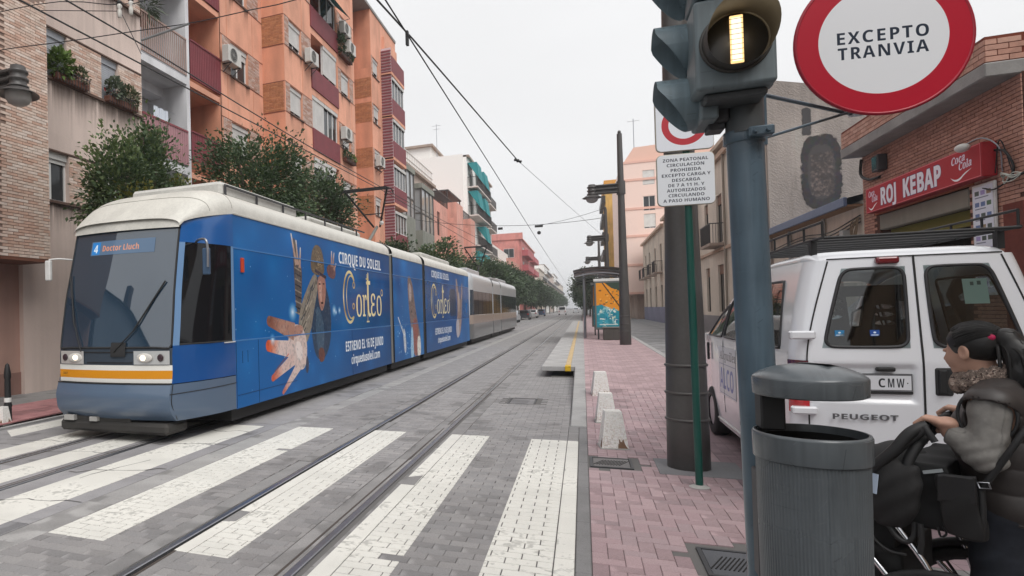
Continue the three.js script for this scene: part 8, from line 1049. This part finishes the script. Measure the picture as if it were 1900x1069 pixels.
  const hairM = phys([0.009, 0.008, 0.008], 0.5, { sheen: 0.2, bumpMap: T.bump, bumpScale: 0.003 });
  const strand = (a, b, c) => 0.0007 * Math.sin(c * 150 + b * 120 + a * 40);
  const locks = [], hq = rngOf(88), onHead = (a1, b1, c) => { const a = a1 * cp + b1 * sp, b = -a1 * sp + b1 * cp; return [hd[0] + a * cs - c * sn, hd[1] + b, -(hd[2] + a * sn + c * cs)]; };
  for (let i = 0; i < 210; i++) {                                   // locks combed from the hairline back to the tie
    const th = -0.35 + hq() * 3.84, el0 = 0.15 + hq() * 1.25, ra = 0.0925 + hq() * 0.003, ce = Math.cos(th), a0 = -0.012 + ra * Math.max(-0.25, 0.90 - 0.55 * Math.abs(ce) - 0.12 * hq()) * Math.sin(el0), pts = [];
    const s0 = [a0, 0.030 + 0.089 * Math.sin(th) * Math.sqrt(Math.max(0, 1 - ((a0 + 0.012) / 0.092) ** 2)), 0.079 * ce * Math.sqrt(Math.max(0, 1 - ((a0 + 0.012) / 0.092) ** 2))], s1 = [-0.066 - 0.01 * hq(), 0.054 + 0.012 * (hq() - 0.5), 0.02 * (hq() - 0.5)];
    for (let k = 0; k <= 8; k++) { const u = k / 8, p = [lerp(s0[0], s1[0], u), lerp(s0[1], s1[1], u), lerp(s0[2], s1[2], u)], m = Math.hypot((p[0] + 0.012) / 0.093, (p[1] - 0.030) / 0.0895, p[2] / 0.0795), f = u > 0.9 ? 1 : (1.0 + 0.012 * hq()) / Math.max(m, 0.3); pts.push(onHead(-0.012 + (p[0] + 0.012) * f, 0.030 + (p[1] - 0.030) * f, p[2] * f)); }
    if (s0[1] > -0.03 - 0.3 * s0[0] && !(Math.abs(s0[2]) > 0.05 && s0[0] > -0.03 && s0[1] < 0.02)) locks.push(tube(pts, 0.0021 + 0.0016 * hq(), 12, 4));
  }
  mesh('hair', [netMesh((x, y, z) => { const [a, b, c] = toHead(x, y, z); let d = ell(a, b, c, [-0.012, 0.030, 0], [0.091, 0.088, 0.078]); d = smax(d, -(ell(a, b, c, [0.10, -0.05, 0], [0.086, 0.112, 0.11])), 0.012); d = smax(d, -ell(a, b, c, [0.0, -0.045, -0.085], [0.03, 0.045, 0.035]), 0.008); d = smax(d, -ell(a, b, c, [0.0, -0.045, 0.085], [0.03, 0.045, 0.035]), 0.008); return smax(d, -0.075 - b - a * 0.25, 0.012); }, [-0.16, 1.33, -0.13], [0.12, 1.58, 0.13], 0.0048), ...locks], hairM, t);
  const tail = []; for (let i = 0; i < 150; i++) { const g = () => (hq() + hq() + hq() - 1.5) * 0.85, ox = g(), oz = g(), L = 0.8 + 0.28 * hq(), P = [[-0.052, 1.492, -0.03, 0.012], [-0.092, 1.503, -0.03, 0.032], [-0.128, 1.45, -0.034, 0.05], [-0.142, 1.37, -0.04, 0.056], [-0.138, 1.27, -0.05, 0.05], [-0.128, 1.17, -0.055, 0.034]]; tail.push(tube(P.map(([x, y, z, r], k) => [x + ox * r * (k === 1 ? 0.7 : 1), k < 2 ? y + oz * r : 1.5 - (1.5 - y) * L + (k === 2 ? ox * 0.02 : 0), -(z + oz * r)]), 0.0042 + 0.003 * hq(), 18, 5)); }
  mesh('ponytail', [netMesh((x, y, z) => { const P = [[-0.055, 1.492, -0.03], [-0.095, 1.498, -0.03], [-0.128, 1.44, -0.034], [-0.14, 1.36, -0.04], [-0.136, 1.27, -0.05], [-0.13, 1.21, -0.055]], r = [0.022, 0.036, 0.046, 0.048, 0.038, 0.010]; let d = 1; for (let i = 0; i < 5; i++) d = smin(d, cap(x, y, z, P[i], P[i + 1], r[i], r[i + 1]), 0.02); return d; }, [-0.26, 1.12, -0.12], [-0.04, 1.58, 0.07], 0.006), ...tail], hairM, t);
  mesh('hair_tie', [clean(new THREE.TorusGeometry(0.024, 0.011, 8, 20).rotateY(1.3).translate(-0.058, 1.494, -0.032)), ball(-0.056, 1.502, 0.062, 0.016, 0.016, 0.012, 10)], mat('#a8164a', 0.7), t);
}
function local(label, name, cat, base = PBASE, turn = 2.583) { return thing(name, label, cat, base, turn); }
{ // shoulder bag on her left hip; in these local frames d = -z, so her left is +d
  const t = local('black shoulder bag hanging on a strap at the person\'s left hip', 'shoulder_bag', 'bag');
  mesh('pouch', [netMesh((x, y, z) => { const X = x - 0.012 - (y - 0.85) * 0.12, q = ell(X, y, z, [0, 0.85, -0.25], [0.066, 0.14, 0.05]), b = Math.max(Math.abs(X) - 0.042, Math.abs(y - 0.85) - 0.10, Math.abs(z + 0.25) - 0.032) - 0.018; return smax(q - 0.02, b, 0.03) + 0.003 * Math.sin(x * 50 + y * 34); }, [-0.12, 0.66, -0.33], [0.16, 1.03, -0.18], 0.008)], mat('#141314', 0.65, { map: T.fabric }), t);
  mesh('flap', [netMesh((x, y, z) => Math.max(Math.abs(x - 0.018) - 0.047, Math.abs(y - 0.925 + 0.08 * x) - 0.045, Math.abs(z + 0.285) - 0.006) - 0.008, [-0.09, 0.84, -0.32], [0.12, 1.01, -0.25], 0.007)], mat('#19181a', 0.6), t);
  mesh('strap', [tube([[-0.045, 0.93, 0.272], [-0.09, 1.02, 0.275], [-0.15, 1.147, 0.262], [-0.19, 1.24, 0.2], [-0.17, 1.325, 0.08], [-0.11, 1.36, -0.03], [-0.03, 1.31, -0.12]], 0.012, 40, 6), tube([[-0.045, 0.93, 0.272], [-0.048, 0.86, 0.275], [-0.045, 0.78, 0.275]], 0.012, 8, 6)], M.black, t); mesh('buckle', [(() => { const g = new THREE.TorusGeometry(0.017, 0.0032, 4, 4); g.rotateZ(0.6); g.scale(1.25, 0.9, 1); g.translate(-0.056, 0.953, -0.288); return clean(g); })()], M.steel, t);
}
{ // pushchair with large rear wheels
  const t = local('black pushchair with a big folded hood and chrome frame tubes, pushed by the person', 'pushchair', 'pushchair'), cloth = mat('#121213', 0.75, { map: T.fabric, side: THREE.DoubleSide }), cloth2 = mat('#232223', 0.8, { map: T.fabric, side: THREE.DoubleSide });
  mesh('push_bar', [tube([[0.08, 1.09, 0.25], [0.108, 1.14, 0.245], [0.112, 1.148, 0.2], [0.112, 1.148, 0], [0.112, 1.148, -0.2], [0.108, 1.14, -0.245], [0.08, 1.09, -0.25]], 0.012, 50, 8)], M.rubber, t);
  for (const s of [1, -1]) { mesh('frame_tube', [tube([[0.108, 1.14, 0.245 * s], [0.17, 1.07, 0.25 * s], [0.27, 0.92, 0.25 * s], [0.40, 0.55, 0.24 * s], [0.50, 0.24, 0.08 * s]], 0.016, 34, 8)], M.rubber, t); mesh('chrome_tube', [tube([[0.30, 0.86, 0.25 * s], [0.215, 0.75, 0.27 * s], [0.16, 0.67, 0.275 * s], [0.108, 0.585, 0.28 * s], [0.06, 0.42, 0.28 * s], [0.045, 0.3, 0.28 * s]], 0.0125, 28, 8)], mat([0.62, 0.63, 0.66], 0.15, { metalness: 1 }), t); mesh('chrome_tube', [tube([[0.36, 0.66, 0.26 * s], [0.29, 0.585, 0.27 * s], [0.22, 0.50, 0.28 * s], [0.1, 0.36, 0.28 * s]], 0.012, 20, 8)], mat([0.62, 0.63, 0.66], 0.15, { metalness: 1 }), t); }
  mesh('hood', [netMesh((x, y, z) => { const a = Math.atan2(y - 0.80, x - 0.25), rib = 0.010 * Math.abs(Math.sin(a * 5)); const o = ell(x, y, z, [0.25, 0.84, 0], [0.17 + rib, 0.185 + rib, 0.235]), i = ell(x, y, z, [0.30, 0.80, 0], [0.15, 0.16, 0.21]); return smax(smax(o, -i, 0.01), -(y - 0.70 - 0.25 * (0.25 - x)), 0.01); }, [0.04, 0.62, -0.27], [0.46, 1.06, 0.27], 0.010)], cloth, t);
  mesh('hood_strap', [tube([[0.112, 1.15, 0.225], [0.15, 1.12, 0.26], [0.20, 1.04, 0.285], [0.26, 0.965, 0.29], [0.30, 0.9, 0.28]], 0.022, 26, 8)], M.black, t); mesh('hood_strap', [tube([[0.10, 1.13, 0.16], [0.13, 1.08, 0.22], [0.16, 1.0, 0.26], [0.165, 0.94, 0.27]], 0.02, 20, 8)], M.black, t);
  mesh('side_bag', [netMesh((x, y, z) => { const X = x - 0.205 - (y - 0.86) * -0.12; return smax(ell(X, y, z, [0, 0.86, -0.27], [0.098, 0.145, 0.05]), Math.abs(X) - 0.088, 0.03) + 0.004 * Math.sin(x * 60 + y * 45) * Math.sin(y * 30); }, [0.07, 0.68, -0.34], [0.34, 1.04, -0.2], 0.008)], cloth2, t);
  mesh('back_panel', [netMesh((x, y, z) => Math.max(Math.abs(x - 0.10 - (y - 0.87) * 0.1) - 0.05, Math.abs(y - 0.87) - 0.115, Math.abs(z) - 0.235) - 0.018 + 0.004 * Math.sin(z * 30 + y * 40), [0.0, 0.7, -0.28], [0.22, 1.04, 0.28], 0.011)], cloth, t);
  mesh('label_patch', [bar([0.262, 0.94, 0.305], [0.268, 0.86, 0.315], 0.045, 0.004)], mat('#aebdd0', 0.6), t); mesh('label_patch', [bar([0.285, 0.965, 0.295], [0.29, 0.90, 0.305], 0.026, 0.004)], mat('#b8c5d4', 0.6), t); mesh('reflector', [bar([0.116, 0.965, 0.262], [0.06, 0.983, 0.262], 0.012, 0.012)], mat('#9aa0a3', 0.3), t);
  mesh('seat', [netMesh((x, y, z) => Math.min(Math.max(Math.abs(x - 0.42) - 0.18, Math.abs(y - 0.64) - 0.06, Math.abs(z) - 0.19) - 0.02, cap(x, y, z, [0.3, 0.68, 0], [0.2, 0.92, 0], 0.09, 0.08)), [0.08, 0.5, -0.24], [0.68, 1.04, 0.24], 0.016)], cloth, t);
  mesh('basket', [netMesh((x, y, z) => Math.max(Math.abs(x - 0.34) - 0.12, Math.abs(y - 0.53) - 0.06, Math.abs(z) - 0.22) - 0.03 + 0.006 * Math.sin(x * 50) * Math.sin(y * 60), [0.14, 0.40, -0.28], [0.54, 0.66, 0.28], 0.014)], cloth, t);
  mesh('hanging_strap', [tube([[0.29, 0.72, 0.28], [0.27, 0.66, 0.285], [0.22, 0.625, 0.29], [0.17, 0.625, 0.29]], 0.006, 20, 5)], M.black, t); mesh('hanging_strap', [tube([[0.24, 0.76, 0.27], [0.20, 0.69, 0.285], [0.17, 0.675, 0.285], [0.15, 0.70, 0.28], [0.145, 0.76, 0.27]], 0.010, 20, 6)], M.black, t); mesh('hanging_strap', [tube([[0.128, 0.76, 0.28], [0.124, 0.70, 0.285], [0.128, 0.64, 0.285]], 0.011, 10, 6)], M.black, t); mesh('hanging_strap', [tube([[0.065, 0.76, 0.26], [0.055, 0.735, 0.265], [0.07, 0.72, 0.265], [0.08, 0.755, 0.26]], 0.004, 12, 4)], M.black, t);
  const wheel = (x, d, r) => { const w = new THREE.Group(); w.name = 'wheel'; t.add(w); const g = new THREE.TorusGeometry(r - 0.025, 0.026, 10, 36); g.translate(x, r, -d); mesh('tyre', clean(g), M.rubber, w); mesh('rim', [clean(new THREE.TorusGeometry(r - 0.05, 0.008, 6, 32).translate(x, r, -d)), ...Array.from({ length: 6 }, (_, i) => rod([x, r, d], [x + (r - 0.05) * Math.cos(i * 1.047), r + (r - 0.05) * Math.sin(i * 1.047), d], 0.006)), rod([x, r, d - 0.03], [x, r, d + 0.03], 0.025)], M.darkSteel, w); mesh('mudguard', [tube(Array.from({ length: 10 }, (_, i) => { const a = 0.5 + i / 9 * 2.2; return [x + (r + 0.02) * Math.cos(a), r + (r + 0.02) * Math.sin(a), d]; }), 0.022, 24, 6)], M.black, w); };
  wheel(0.045, 0.285, 0.275); wheel(0.045, -0.285, 0.275); wheel(0.50, 0, 0.2); mesh('axle', [rod([0.045, 0.275, -0.27], [0.045, 0.275, 0.27], 0.012)], M.darkSteel, t);
}
{ const t = thing('litter_scrap', 'small crumpled white and orange scrap lying on the grey flags behind the pushchair', 'litter', [1.95, 0.004, 4.35]); const g = []; for (let i = 0; i < 5; i++) g.push(box(rr(-0.05, 0.02), rr(0.03, 0.06), 0, rr(0.006, 0.02), rr(-0.03, 0), rr(0.01, 0.03), 0.002)); mesh('paper', g.slice(0, 3), mat('#d6d3cb', 0.8), t); mesh('wrapper', g.slice(3), mat('#b5623a', 0.7), t); }
renderer.render(scene, camera);
